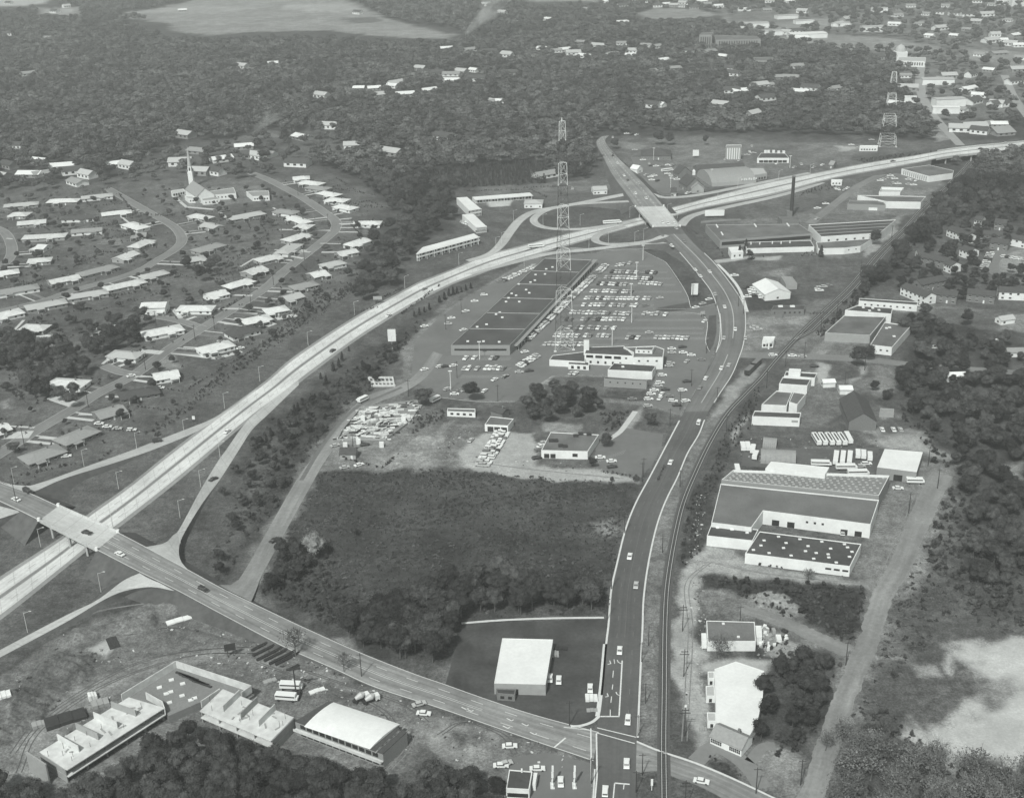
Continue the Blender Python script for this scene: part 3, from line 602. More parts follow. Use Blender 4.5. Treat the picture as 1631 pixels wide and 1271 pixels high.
center('suburb_street', [(322,523),(290,512),(255,505),(232,503)], 7, STREET, 12, .045)
center('suburb_street', [(216,597),(190,592),(165,582)], 7, STREET, 12, .045)
center('far_street', [(1530,232),(1500,200),(1480,175),(1468,150),(1465,120),(1470,100)], [9, 10, 12, 10], mat('far_street', .3, .9, .1, .3), 30, .05)
center('far_street', [(1640,190),(1615,155),(1600,120)], 10, MATS['far_street'], 20, .05)
center('apartment_drive', [(1660,392),(1610,398),(1586,412),(1582,430),(1600,443),(1660,455)], 8, mat('forest_road', .17, .9, .1, .3), 30, .05)
center('forest_road', [(575,264),(615,258),(660,252)], 9, mat('forest_road', .17, .9, .1, .3), 12, .08)
center('lane', [(835,400),(880,395),(960,398),(1040,395),(1062,392)], 5, DIRTR, 20, .03)
center('works_road', [(1290,356),(1330,325),(1365,298),(1400,280),(1420,272)], 8, STREET, 20, .05)
center('lane', [(1068,361,2),(1095,357),(1140,352),(1180,350)], [7, 5], STREET, 20, .05, True)
center('drive_path', [(960,705),(985,690),(1000,672),(1012,655)], 3, DRIVE, 12, .04)
for pts, w in (([(1195,1213),(1215,1190),(1235,1188)], 4), ([(1108,1213),(1135,1190),(1165,1200),(1195,1225),(1215,1255)], 6)): center('driveway', pts, w, mat('grey_drive', .2, .9, .1, .5), 16, .05)
center('sidewalk', [(1143,421),(1160,438),(1178,462),(1190,497)], 2.2, KERB, 16, .1)
center('sidewalk', [(735,993),(800,988),(880,985),(962,984)], 1.3, KERB, 16, .2)
center('sidewalk', [(909,1157),(925,1156),(943,1150),(955,1140)], 1.2, KERB, 16, .16)
# black new asphalt lot
P = GL([(738,993),(966,986),(957,1140),(948,1150),(920,1157),(905,1156),(768,1112),(709,1091)])
mb = MB(); mb.add([p + [0, 0, .05] for p in P][::-1], [tuple(range(len(P)))]); o = struct(mb.build('asphalt_lot', ASPHN))
if o.data.polygons[0].normal.z < 0: o.data.flip_normals()
LOTM = mat('lot_asphalt', .15, .85, .06, .35, var2=.13, scale2=.04); LOTD = mat('yard_asphalt', .1, .85, .08, .4, var2=.18, scale2=.06); TURF = mat('island_turf', .07, .95, .3, .5, var2=.2, scale2=.08)
def sheet(name, px, m, lift):
    P = ccw(GL(px)); o = struct(MB().add([(p[0], p[1], lift) for p in P], [tuple(range(len(P)))]).build(name, m)); return o
sheet('car_park', [(660,545),(700,505),(760,466),(845,414),(950,404),(1000,397),(1022,400),(1052,414),(1062,421),(1092,466),(1100,491),(1138,485),(1143,500),(1143,540),(1135,561),(1126,590),(1095,640),(1083,660),(1060,653),(1030,642),(1034,622),(1045,600),(960,596),(880,598),(820,638),(760,638),(700,628),(655,606)], LOTM, .035)
sheet('grass_island', [(1129,503),(1141,502),(1141,530),(1137,548),(1130,560),(1124,556),(1126,530)], TURF, .05)
sheet('grass_island', [(1040,492),(1100,481),(1126,480),(1136,484),(1120,490),(1060,498)], TURF, .05)
sheet('paved_lot', [(954,692),(1000,682),(1056,692),(1054,712),(1038,742),(1020,758),(965,750),(945,738)], LOTM, .03)
sheet('forecourt', [(805,1208),(870,1198),(940,1215),(943,1290),(812,1290)], LOTM, .03)
sheet('truck_yard', [(1180,742),(1186,712),(1290,714),(1320,716),(1400,712),(1398,752),(1322,752)], LOTD, .03)
sheet('shop_car_park', [(1004,250),(1030,252),(1060,262),(1085,275),(1100,300),(1060,309),(1036,298),(1015,272)], LOTM, .03)
sheet('works_yard', [(1400,284),(1424,276),(1480,284),(1505,284),(1490,298),(1440,300)], LOTM, .03)
# railway
RC = [(1059,1330),(1058,1271),(1057,1183),(1058,1105),(1059,1003),(1062,940),(1069,889),(1079,837),(1089,799),(1104,762),(1130,707),(1158,661),(1186,630),(1212,603),(1237,573),(1275,532),(1309,499),(1350,460),(1376,430),(1402,400),(1438,366),(1468,333),(1502,302),(1533,271),(1552,248)]
def railway(P, lab):
    Pc, LL = resample(P, 200)
    Lp, Rp = center('railway_ballast', Pc, 4.4, BALLAST, 200, .12, world_pts=True)
    T = np.gradient(Pc, axis=0); T[:, 2] = 0; T /= np.linalg.norm(T, axis=1)[:, None]; N = np.stack([-T[:, 1], T[:, 0], 0 * T[:, 0]], 1)
    root = thing('railway_track', lab, 'railway track', Pc[60]); off = Pc[60]
    for sg in (-1, 1):
        a = Pc + N * sg * .7175 - off
        strip('rail', a + N * .09, a - N * .09, STEEL, .38, thick=.18, parent=root)
    n = int(LL / .75); t = np.linspace(0, 1, n) * (len(Pc) - 1); ii = np.clip(t.astype(int), 0, len(Pc) - 2); fr_ = (t - ii)[:, None]
    c = Pc[ii] * (1 - fr_) + Pc[ii + 1] * fr_; mb = MB()
    for k in range(n):
        mb.box(c[k] - off + [0, 0, .13], (2.6, .24, .1), math.atan2(N[ii[k], 1], N[ii[k], 0]))
    o = mb.build('sleepers', WOODD, root); o['kind'] = 'stuff'
Pm = GL(RC); railway(Pm, 'single railway track with bright rails running beside the main road')
Pc, _ = resample(Pm, 200); T = np.gradient(Pc, axis=0); T /= np.linalg.norm(T, axis=1)[:, None]; N = np.stack([T[:, 1], -T[:, 0], 0 * T[:, 0]], 1)
P2 = (Pc + N * 4.6)[88:]; P2[0] -= N[88] * 4.4; P2[1] -= N[88] * 3.5; P2[2] -= N[88] * 2.2; P2[3] -= N[88] * 1
railway(P2, 'second railway track laid alongside the first, beyond the sidings')

# ------------------------------------------------------------------ buildings
def openings(root, P, off, i, n, w, h, z, m=GLASS, name='window', f0=.06, f1=.94, frame=None, deep=.06):
    a, b = np.array(P[i][:2]), np.array(P[(i + 1) % len(P)][:2]); c = np.mean(np.array(P)[:, :2], 0)
    d = (b - a); L = np.linalg.norm(d); d /= L; nn = np.array([d[1], -d[0]])
    if nn @ ((a + b) / 2 - c) < 0: nn = -nn
    ang = math.atan2(d[1], d[0]); me = MB().box((0, 0, 0), (w, deep * 2, h)).mesh(name, m); fm = None
    if frame: fm = MB().box((0, 0, -.15), (w + .3, deep * 1.2, .15)).box((0, 0, h), (w + .3, deep * 1.2, .15)).box((-w / 2 - .075, 0, 0), (.15, deep * 1.3, h)).box((w / 2 + .075, 0, 0), (.15, deep * 1.3, h)).mesh('window_frame', frame)
    for k in range(n):
        f = f0 + (f1 - f0) * (k + .5) / n; p = a + d * L * f + nn * .01 - off[:2]
        o = link(name, me, root, (p[0], p[1], z - h / 2), ang)
        if fm: link('frame', fm, o, (0, 0, 0)); 
def flat(label, roofpx, h, wall=WALLW, roof=GRAVR, name='commercial_building', cat='building', parapet=.35, cop=None, wins=(), vents=None, ventm=None, lines=0, ventsz=(1.6, 1.6, .5), z0=0, group=None, shape=None):
    P = ccw(GL(roofpx, h)); Praw = GL(roofpx, h)[:, :2]
    c = P.mean(0); off = np.array([c[0], c[1], z0]); Q = P - c
    root = thing(name, label, cat, off, 0, group)
    mb = MB(); I = inset(Q, .3); n = len(Q)
    H = h - z0
    mb.prism(Q, 0, H, cap=False); o = len(mb.v)
    mb.add([(p[0], p[1], H) for p in Q] + [(p[0], p[1], H) for p in I] + [(p[0], p[1], H - parapet) for p in I],
           [(i, (i + 1) % n, n + (i + 1) % n, n + i) for i in range(n)] + [(n + i, n + (i + 1) % n, 2 * n + (i + 1) % n, 2 * n + i) for i in range(n)], 1)
    mb.build('wall', [wall, cop or wall], root)
    MB().add([(p[0], p[1], H - parapet + .02) for p in inset(Q, .28)], [tuple(range(n))]).build('roof', roof, root)
    for w in wins: openings(root, Praw, off, *w[:5], **(w[5] if len(w) > 5 else {}))
    if vents:
        vm = MB().box((0, 0, 0), ventsz).mesh('roof_vent', ventm or TRIMW)
        if vents[0] == 'grid':   # rows x cols over the quad (given order TL TR BR BL)
            A, B, Cc, D = Praw[:4]; rr, cc = vents[1], vents[2]
            for i in range(rr):
                for j in range(cc):
                    u, v = (j + .5 + (.35 if i % 2 else 0)) / (cc + .3), (i + .5) / rr
                    if u > .97: continue
                    p = (A * (1 - u) + B * u) * (1 - v) + (D * (1 - u) + Cc * u) * v - c
                    link('roof_vent', vm, root, (p[0], p[1], H - parapet))
        else:
            for q in vents[1]:
                p = G(q[0], q[1], h)[:2] - c; link('roof_vent', vm, root, (p[0], p[1], H - parapet), q[2] if len(q) > 2 else 0)
    for k in range(lines):
        A, B, Cc, D = Praw[:4]; v = (k + 1) / (lines + 1); a = A * (1 - v) + D * v - c; b = B * (1 - v) + Cc * v - c
        d = b - a; MB().box((*((a + b) / 2), H - parapet), (np.linalg.norm(d) - .8, .4, .4), math.atan2(d[1], d[0])).build('fire_wall', WALLG, root)
    return root
def gable(label, a, b, width, h, rise=1.6, wall=BRICKP, roof=ROOFW, name='house', cat='house', hip=False, over=.5, wins=4, chimney=True, group=None, winm=GLASS, both=False, door=True):
    """ridge ends a, b are photo points on the ridge line"""
    zr = h + rise; A, B = G(*a, zr)[:2], G(*b, zr)[:2]; d = B - A; L = np.linalg.norm(d); ang = math.atan2(d[1], d[0]); c = (A + B) / 2
    if hip: L += width * .55
    return gable_at(label, c, ang, L, width, h, rise, wall, roof, name, cat, hip, over, wins, chimney, group, winm, door)
def gable_at(label, c, ang, L, W, h, rise=1.6, wall=BRICKP, roof=ROOFW, name='house', cat='house', hip=False, over=.5, wins=4, chimney=True, group=None, winm=GLASS, door=True, storeys=1):
    root = thing(name, label, cat, (c[0], c[1], 0), ang, group)
    wl, ww = L - (over * 1.2 if not hip else over * 2), W - over * 2; mb = MB().prism([(-wl / 2, -ww / 2), (wl / 2, -ww / 2), (wl / 2, ww / 2), (-wl / 2, ww / 2)], 0, h, cap=False)
    if not hip:
        g = h + rise * (1 - over / (W / 2)) - .1
        for x in (-wl / 2, wl / 2): mb.add([(x, -ww / 2, h), (x, ww / 2, h), (x, 0, g)], [(0, 1, 2) if x > 0 else (2, 1, 0)])
    mb.build('wall', wall, root)
    hl, hw = L / 2, W / 2; t = .18; e = min(hw, hl * .95) if hip else 0; zr = h + rise
    V = [(-hl, -hw, h), (hl, -hw, h), (hl, hw, h), (-hl, hw, h), (-hl + e, 0, zr), (hl - e, 0, zr)]
    V += [(x, y, z - t) for x, y, z in V[:4]]
    F = [(0, 1, 5, 4), (2, 3, 4, 5), (1, 2, 5), (3, 0, 4), (0, 6, 7, 1), (1, 7, 8, 2), (2, 8, 9, 3), (3, 9, 6, 0), (9, 8, 7, 6)]
    if not hip: V += [(-hl, 0, zr - t), (hl, 0, zr - t)]; F = [(0, 1, 5, 4), (2, 3, 4, 5), (0, 6, 7, 1), (2, 8, 9, 3), (1, 7, 11, 5), (5, 11, 8, 2), (3, 9, 10, 4), (4, 10, 6, 0), (6, 10, 11, 7), (10, 9, 8, 11)]
    rf = MB().add(V, F).build('roof', roof, root)
    if chimney: MB().box((L * .18, hw * .25, h + rise * .3), (.9, .7, rise * .7 + .9)).build('chimney', BRICK, rf)
    if wins:
        for st in range(storeys):
            zc = 1.5 + st * 2.8; wm = MB().box((0, 0, 0), (1.5, .1, 1.2)).mesh('window', winm); sm = MB().box((0, 0, -.12), (1.8, .2, .12)).box((0, 0, 1.2), (1.8, .14, .12)).mesh('window_frame', TRIMW)
            for s in (-1, 1):
                # windows on the long side that the view meets, and the other one too
                for k in range(wins):
                    x = -wl / 2 + wl * (k + .5) / wins
                    if s < 0 and st == 0 and door and k == wins // 2: MB().box((x, s * (ww / 2), 0), (1.0, .12, 2.1)).build('door', TRIMW, root); continue
                    o = link('window', wm, root, (x, s * (ww / 2 + .01), zc - .6)); link('frame', sm, o, (0, 0, 0))
            o = link('window', wm, root, (wl / 2 + .01, 0, zc - .6), PI / 2); o = link('window', wm, root, (-wl / 2 - .01, 0, zc - .6), PI / 2)
    return root
PI = math.pi

# shopping centre
sh = flat('long flat-roofed shopping centre row beside the full car park', [(868,411),(942,414),(812,550),(718,550)], 6.5, BRICKP, mat('store_roof', .08, .95, .15, 1.5, var2=.3, scale2=.05), 'shopping_centre', parapet=.5, cop=WALLG, lines=5,
     wins=[(2, 14, 2.4, 1.2, 3.6)], vents=('list', [(826,452),(845,449),(838,461),(815,467),(822,470),(810,474),(852,446),(806,480),(827,480),(853,437),(790,500),(796,497),(775,516),(760,520),(745,543),(770,543),(795,544),(843,466),(868,436),(880,425),(800,505),(870,428)]))
# covered walk along its car-park side
A_, B_ = G(946,414,3.6), G(817,551,3.6); d = B_ - A_; L_ = np.linalg.norm(d); cn = (A_ + B_) / 2; an = math.atan2(d[1], d[0]); loc = sh.location
mb = MB().box((cn[0] - loc.x + 1.2, cn[1] - loc.y, 3.5), (L_, 3.4, .35), an); mb.build('canopy', ROOFG, sh)
nn = np.array([math.sin(an), -math.cos(an)]); nn = nn if nn[0] > 0 else -nn
for k in range(30):
    p = A_[:2] + (B_ - A_)[:2] * (k + .5) / 30 + nn * 2.6 - np.array([loc.x, loc.y]); MB().box((p[0], p[1], 0), (.25, .25, 3.5)).build('post', TRIMW, sh)
P_ = GL([(868,411),(942,414),(812,550),(718,550)], 6.5); openings(sh, P_, np.array([loc.x, loc.y, 0]), 1, 26, 5.2, 2.3, 1.5, name='shop_window', frame=TRIMW)

# white restaurant group
r = flat('two-storey white restaurant with dark flat roof and four wide upper windows', [(934,553),(994,551),(1010,567),(931,563)], 7, WALLW, TARR, 'restaurant', parapet=.25, wins=[
    (2, 1, .01, .01, 5, dict(f0=.1, f1=.2))])
P_ = GL([(934,553),(994,551),(1010,567),(931,563)], 7); c_ = np.array([*r.location])
openings(r, P_, c_, 2, 4, 4.2, 1.7, 5.3, f0=.24, f1=.99, frame=TRIMW); openings(r, P_, c_, 2, 1, 1.3, .9, 5.2, f0=.12, f1=.2); openings(r, P_, c_, 2, 5, 1.2, 1.5, 1.8, f0=.2, f1=.95); 
flat('white stair tower of the restaurant with recessed grey roof', [(993,553),(1044,551),(1058,556),(1056,569),(1008,569),(1009,561)], 7.6, WALLW, GRAVR, 'restaurant_tower', parapet=.4, wins=[(3, 3, 1.2, 1, 5.2), (3, 2, 1.4, .9, 2.6, dict(f0=.5, f1=.95))])
flat('square upper room standing on the white restaurant tower', [(1014,552),(1043,551),(1039,558),(1012,557)], 10, WALLW, GRAVR, 'rooftop_room', parapet=.5, z0=7.62, wins=[(2, 3, .9, .8, 8.9 - 7.6)])
flat('single-storey white block with dark roof projecting in front of the restaurant', [(978,578),(1045,582),(1039,592),(968,589)], 5, WALLW, TARR, 'restaurant_annex', parapet=.3, vents=('list', [(992,584),(1010,579)]))
flat('plain grey-brown brick shed in front of the white restaurant annex', [(964,600),(1032,605),(1030,607),(962,603)], 5, BRICKP, TARR, 'brick_shed', parapet=.3, wins=[(2, 5, .8, .8, 3)])
flat('low white wing with dark roof left of the restaurant', [(880,566),(932,560),(932,576),(875,573)], 4, WALLW, TARR, 'restaurant_wing', parapet=.3, wins=[(2, 3, 1.2, 1.5, 1.8, dict(f0=.05, f1=.5))])
flat('small white porch block at the foot of the restaurant', [(905,575),(938,577),(938,582),(905,580)], 3.2, WALLW, TARR, 'entrance_block', parapet=.2, wins=[(2, 3, 1.6, 1.8, 1.4)])
b = G(934,557,7); pyl = thing('sign_pylon', 'tall white slab pylon rising from the restaurant roof corner', 'pylon', (b[0], b[1], 0)); MB().box((0, 0, 0), (3.2, 1.0, 13)).build('slab', WALLW, pyl); MB().box((0, -.55, 8), (2.4, .1, 4)).build('face_panel', TRIMW, pyl)

# repair shop & garage
flat('white flat-roofed repair shop on the gravel lot', [(877,688),(954,692),(936,719),(862,717)], 4.5, WALLW, GRAVR, 'repair_shop', parapet=.35, wins=[(2, 1, 2.6, 1.8, 2.2, dict(f0=.18, f1=.36, frame=TRIMW)), (2, 2, 2.6, 2.4, 1.4, dict(f0=.68, f1=.95))],
     vents=('list', [(878,702),(885,702),(917,694),(925,691),(938,692),(900,711),(893,710)]), ventm=DARKM, ventsz=(2.5, 2.2, 1.0))
flat('small white three-bay garage with open doors behind the line of cars', [(781,663),(818,667),(809,678),(772,676)], 4, WALLW, GRAVR, 'garage', parapet=.3, wins=[(2, 3, 3.2, 2.8, 1.5, dict(f0=.03, f1=.9))])
gable('dark-roofed shed between the trees behind the garage', (786,646), (806,652), 7, 3, 1.5, BRICK, ROOFD, 'shed', 'shed', wins=0)
flat('low white bungalow with flat roof beyond the wild plot', [(713,650),(757,651),(757,657),(712,655)], 3, WALLW, GRAVR, 'bungalow', 'house', wins=[(2, 4, 1.6, 1.2, 1.6)])
gable('little office house with dark roof and white gable beside the maze-like yard', (541,712), (568,712), 7, 3, 2.4, WALLG, ROOFD, 'office_house', 'house', wins=2)
# black-lot warehouse
wr = flat('bright white-roofed warehouse standing on the new black asphalt lot', [(800,1016),(881,1018),(869,1090),(787,1088)], 4.8, WALLG, ROOFW, 'warehouse', parapet=.12, cop=ROOFW, wins=[(2, 2, 3, 2.4, 1.3, dict(f0=.5, f1=.95))])
flat('crumpled lean-to at the front of the white-roofed warehouse', [(790,1096),(822,1097),(820,1106),(792,1104)], 3, BRICK, TARR, 'lean_to', 'shed', wins=[(2, 2, 1.4, 1.2, 1.4)])
# right-hand depot
flat('wide warehouse roof dotted with skylights, rearmost of the long depot', [(1168,748),(1417,757),(1400,789),(1149,764)], 8, BRICKP, PALR, 'depot', cop=WALLW, parapet=1.2, vents=('grid', 8, 22), ventsz=(1.1, .7, .25), ventm=ROOFP)
flat('long grey-roofed depot with white loading wall below the skylight roof', [(1148,770),(1400,796),(1387,835),(1216,813),(1197,840),(1133,832)], 7, WALLW, MIDR, 'depot', parapet=.5, wins=[(2, 3, 1.0, 1.0, 4.0, dict(f0=.4, f1=.62)), (2, 2, 3.2, 2.8, 1.5, dict(f0=.66, f1=.95)), (2, 2, 3, 2.6, 1.4, dict(f0=.04, f1=.3))])
flat('narrow dark-roofed lean-to depot with blank white end wall', [(1133,835),(1208,843),(1199,861),(1126,853)], 5, WALLW, TARR, 'depot', parapet=.3, vents=('list', [(1143,840),(1166,843),(1190,848)]), ventsz=(1.4, .9, .4))
dp = flat('front depot block with stained dark roof, many small vents and barred windows', [(1210,846),(1372,866),(1354,902),(1187,881)], 5, WALLW, TARR, 'depot', parapet=.35, wins=[(2, 3, 2.4, .9, 2.6, dict(f0=.0, f1=.24))],
     vents=('list', [(1217,860),(1212,868),(1240,854),(1252,864),(1248,872),(1274,858),(1287,869),(1283,877),(1309,862),(1323,873),(1319,882),(1320,887),(1345,866),(1350,871),(1357,878),(1353,886),(1332,895),(1296,889),(1260,884),(1225,880),(1200,875),(1300,880)]), ventsz=(1.3, .9, .4))
flat('long bright white roof strip behind the skylight depot', [(1228,735),(1321,744),(1314,756),(1219,746)], 9, WALLW, ROOFW, 'depot_office', parapet=.1)
flat('white-roofed garage with brick walls at the head of the dirt road', [(1409,715),(1470,720),(1460,752),(1397,744)], 6, BRICKP, ROOFW, 'vehicle_garage', parapet=.1, cop=ROOFW, wins=[(2, 1, 4, 3.2, 1.7, dict(f0=.3, f1=.6))])
mb = MB()
def quonset(label, a, b, w, h, m=ROOFP, name='arched_hut'):
    A, B = G(*a, h)[:2], G(*b, h)[:2]; d = B - A; L = np.linalg.norm(d); c = (A + B) / 2; root = thing(name, label, 'hut', (c[0], c[1], 0), math.atan2(d[1], d[0]))
    n = 10; pr = [(w / 2 * math.cos(PI * k / n), h * math.sin(PI * k / n)) for k in range(n + 1)]
    nseg = 7
    for s in range(nseg):
        x0, x1 = -L / 2 + L * s / nseg, -L / 2 + L * (s + 1) / nseg - .06; k = 1 + .006 * (s % 2); mb = MB()
        mb.add([(x0, y * k, z * k) for y, z in pr] + [(x1, y * k, z * k) for y, z in pr], [(i, n + 1 + i, n + 2 + i, i + 1) for i in range(n)]); mb.build('roof_panel', m, root)
    for x in (-L / 2 + .2, L / 2 - .2): MB().add([(x, y, z) for y, z in pr], [tuple(range(n + 1))]).build('end_wall', WALLG, root)
    MB().box((L / 2 - .2, 0, 0), (.2, 2.2, 2.6)).build('door', DARKM, root)
    return root
quonset('small corrugated round-roofed hut, the rear one of the two', (1216,697), (1238,699), 8, 4, ROOFG)
quonset('long round-roofed corrugated hut beside the truck yard', (1212,716), (1268,719), 11, 5, ROOFG)
# rows of stores right of the railway
flat('flat-roofed store with pale walls at the north end of the strip by the railway', [(1252,591),(1302,594),(1298,602),(1249,598)], 5, WALLW, TARR, 'store', parapet=.6)
flat('dark-roofed store with white parapets, second of the strip by the railway', [(1247,600),(1292,603),(1286,614),(1241,611)], 5, WALLW, TARR, 'store', parapet=.7)
flat('grey-roofed store with a white side wall, third of the strip by the railway', [(1237,622),(1262,624),(1253,646),(1213,644)], 4.6, WALLW, GRAVR, 'store', parapet=.6)
flat('tall white block on the right of the grey-roofed store strip', [(1264,624),(1284,627),(1270,644),(1257,640)], 6, WALLW, GRAVR, 'store', parapet=.4)
flat('dark-roofed store with long white front facing the wasteland', [(1202,654),(1276,657),(1274,666),(1198,663)], 5, WALLW, TARR, 'store', parapet=.5, wins=[(2, 1, 3.2, 1.2, 3, dict(f0=.04, f1=.16, m=WALLG))])
flat('white raised penthouse on the northern store', [(1257,587),(1276,588),(1275,593),(1256,592)], 7.5, WALLW, ROOFW, 'rooftop_room', parapet=.2, z0=5.02)
gable('big dark barn with steep roof right of the stores', (1360,622), (1376,658), 15, 5, 5, BRICK, ROOFD, 'barn', 'barn', wins=0, chimney=False)
gable('small white-roofed kiosk on the left of the driveway', (1309,604), (1330,603), 6, 3, 1.2, WALLW, ROOFW, 'kiosk', 'kiosk', wins=1, chimney=False)
gable('white-roofed filling bay beside the dark barn', (1336,614), (1358,614), 7, 3, 1.2, WALLW, ROOFW, 'filling_bay', 'kiosk', wins=1, chimney=False)
flat('grey shed at the foot of the dark barn', [(1350,660),(1372,662),(1372,670),(1349,668)], 3.5, WALLG, GRAVR, 'shed', 'shed')
flat('low shed hidden among trees right of the barn', [(1402,650),(1424,651),(1424,657),(1401,656)], 3, WALLG, ROOFG, 'shed', 'shed')
flat('broad grey-roofed warehouse between the railway and the side road', [(1345,502),(1411,504),(1386,534),(1314,530)], 5.5, WALLG, GRAVR, 'warehouse', parapet=.5, cop=WALLW)
flat('grey-roofed warehouse with white side wall by the side road', [(1409,513),(1451,519),(1421,553),(1386,549)], 5.5, WALLW, GRAVR, 'warehouse', parapet=.5, vents=('list', [(1412,522),(1417,521),(1424,535)]), wins=[(2, 3, 1.2, 1, 2.8)])
flat('stained roof behind a white parapet at the back of the warehouses', [(1366,486),(1422,490),(1420,500),(1346,494)], 6.5, WALLW, TARR, 'warehouse', parapet=.6, vents=('list', [(1375,489),(1390,490),(1400,493),(1385,494)]))
flat('long low white building along the lane below the apartments', [(1369,475),(1462,481),(1461,486),(1368,479)], 4.5, WALLW, TARR, 'long_shed', parapet=.3, wins=[(2, 8, 1.2, 1.0, 2.2)])
# factory group
ff = flat('long factory with band of windows and grey roof near the chimney', [(1124,358),(1273,357),(1294,372),(1147,383)], 6.5, BRICKP, GRAVR, 'factory', parapet=.4, cop=WALLG, lines=0, wins=[(2, 24, 3.0, 2.6, 3.6, dict(f0=.02, f1=.98))], vents=('list', [(1142,360),(1150,372),(1203,359),(1255,358)]), ventsz=(1, 8, .6))
flat('black-roofed factory hall with pale walls right of the windowed factory', [(1288,358),(1427,350),(1402,371),(1308,377)], 7, WALLW, TARR, 'factory', parapet=.5, lines=3, wins=[(2, 6, 1.6, 1.4, 3.6, dict(m=DARKM))])
flat('low hall with bright curved white wall below the black factory roof', [(1300,386),(1390,380),(1371,392),(1345,395),(1303,396)], 5, WALLW, GRAVR, 'factory_annex', parapet=.4, wins=[(2, 2, .9, .9, 3)])
flat('dark-roofed office wing of the factory with white front wall', [(1186,386),(1291,383),(1297,393),(1189,396)], 4, WALLW, TARR, 'office_wing', parapet=.3, vents=('list', [(1196,389),(1210,389),(1230,388),(1244,388),(1258,387)]), ventsz=(.8, .8, 2.0))
flat('white cube entrance pavilion of the factory offices', [(1160,394),(1179,393),(1184,401),(1165,403)], 5, WALLW, ROOFW, 'pavilion', parapet=.3, wins=[(2, 2, 1.2, 1.4, 2.4)])
flat('boiler house with grey roof at the foot of the chimney', [(1239,345),(1272,345),(1273,350),(1246,351)], 5, BRICK, GRAVR, 'boiler_house', parapet=.4)
b = G(1260,345); ch = thing('factory_chimney', 'tall dark cylindrical chimney of the factory', 'chimney', b); h_ = 33; MB().bar((0, 0, 0), (0, 0, h_), 1.6, n=14, r2=1.25).build('shaft', DARKM, ch); MB().bar((0, 0, h_), (0, 0, h_ + .8), 1.45, n=14).build('cap', BRICK, ch); MB().box((-1.8, 0, 0), (4.5, 4, 5)).build('flue_base', BRICK, ch)
flat('long white-walled store by the railway bend', [(1366,311),(1475,313),(1467,322),(1412,321)], 6, WALLW, GRAVR, 'warehouse', parapet=.5)
flat('brick warehouse with lighter loading dock left of the long white store', [(1353,319),(1405,320),(1411,327),(1350,325)], 5, BRICKP, GRAVR, 'warehouse', parapet=.4, wins=[(2, 1, 7, 2.4, 1.3, dict(f0=.2, f1=.45, m=WALLW))])
flat('small roofless white-walled yard above the long white store', [(1404,298),(1440,299),(1434,306),(1400,306)], 3, WALLW, ROOFP, 'walled_yard', 'yard', parapet=2.2)
flat('modern hall with striped pale front wall below the freeway', [(1436,269),(1480,263),(1519,272),(1518,276),(1480,281)], 5.5, WALLW, GRAVR, 'hall', parapet=.2, wins=[(4, 12, .8, 4, 2.6, dict(m=BRICK)), ])
flat('billboard-like white shed by the freeway cutting', [(1324,286),(1342,286),(1341,289),(1324,289)], 4, WALLW, WALLW, 'roadside_shed', 'shed', parapet=.2, wins=[(2, 3, 1.4, 1.2, 2)])
gable('white gabled showroom with used cars around it', (1219,443), (1240,460), 19, 4.5, 3.5, WALLW, ROOFW, 'showroom', 'showroom', wins=5, chimney=False)
flat('grey lean-to behind the white gabled showroom', [(1244,440),(1262,441),(1270,452),(1252,453)], 4, WALLG, ROOFG, 'lean_to', 'shed')
flat('low dark building with white roof hatches beside the railway', [(1232,487),(1283,486),(1281,493),(1228,494)], 4, BRICK, TARR, 'low_store', 'store', vents=('list', [(1243,488),(1262,488)]), ventsz=(3, 2, .8), wins=[(2, 6, 1.2, 1.2, 2)])
flat('small brick kiosk in front of the low dark building', [(1235,497),(1247,497),(1247,500),(1235,500)], 3, BRICK, GRAVR, 'kiosk', 'kiosk')
gs = flat('white filling station kiosk at the side road corner', [(1216,536),(1235,536),(1232,543),(1214,543)], 4.5, WALLW, ROOFW, 'filling_station', 'filling station', wins=[(2, 3, 1.4, 1.6, 1.6)])
b = G(1224,556); sg = thing('price_sign', 'white two-panel filling station sign on a thick post', 'sign', b); MB().box((0, 0, 0), (1, .6, 4)).build('post', TRIMW, sg); MB().box((0, -.1, 4), (3.4, .5, 2.6)).build('panel', WALLW, sg)
# upper shopping area
gable('dark hip-roofed tavern among trees above the upper car park', (1032,236), (1058,236), 26, 4, 5, BRICK, ROOFD, 'tavern', 'building', hip=True, wins=6, chimney=False)
st = quonset('huge round-roofed supermarket with white lettering on its curved side', (1122,272), (1192,267), 42, 10, ROOFG, 'supermarket')
st['category'] = 'supermarket'
for k_ in range(7):
    q_ = MB().box((0, 0, 0), (.35, .3, 2.0)).box((.6, 0, 1.7 if k_ % 2 else .8), (.9, .3, .35)).box((.55, 0, 0 if k_ % 3 else 1.3), (.8, .3, .35))
    if k_ % 2: q_.box((1.1, 0, 0), (.35, .3, 1.9))
    link('sign_letter', q_.mesh('sign_letter', TRIMW), st, (7 + k_ * 2.3, -20.6, 3.4))
flat('pale flat annex at the right end of the round-roofed supermarket', [(1194,268),(1216,268),(1222,276),(1198,280)], 5.5, WALLG, ROOFP, 'supermarket_annex', parapet=.4, wins=[(2, 5, 2, 2, 1.6)])
gable('long dark-roofed hall behind the round-roofed supermarket', (1108,263), (1184,259), 20, 5, 4, BRICK, ROOFD, 'hall', 'building', wins=0, chimney=False)
gable('steep dark gabled brick inn in front of the supermarket', (1094,276), (1108,284), 16, 5, 7, BRICK, ROOFD, 'inn', 'building', wins=3, both=True)
gable('peaked dark roof of the rear inn wing with skylight', (1082,262), (1092,266), 14, 5, 6, BRICK, ROOFD, 'inn_wing', 'building', wins=2, chimney=False)
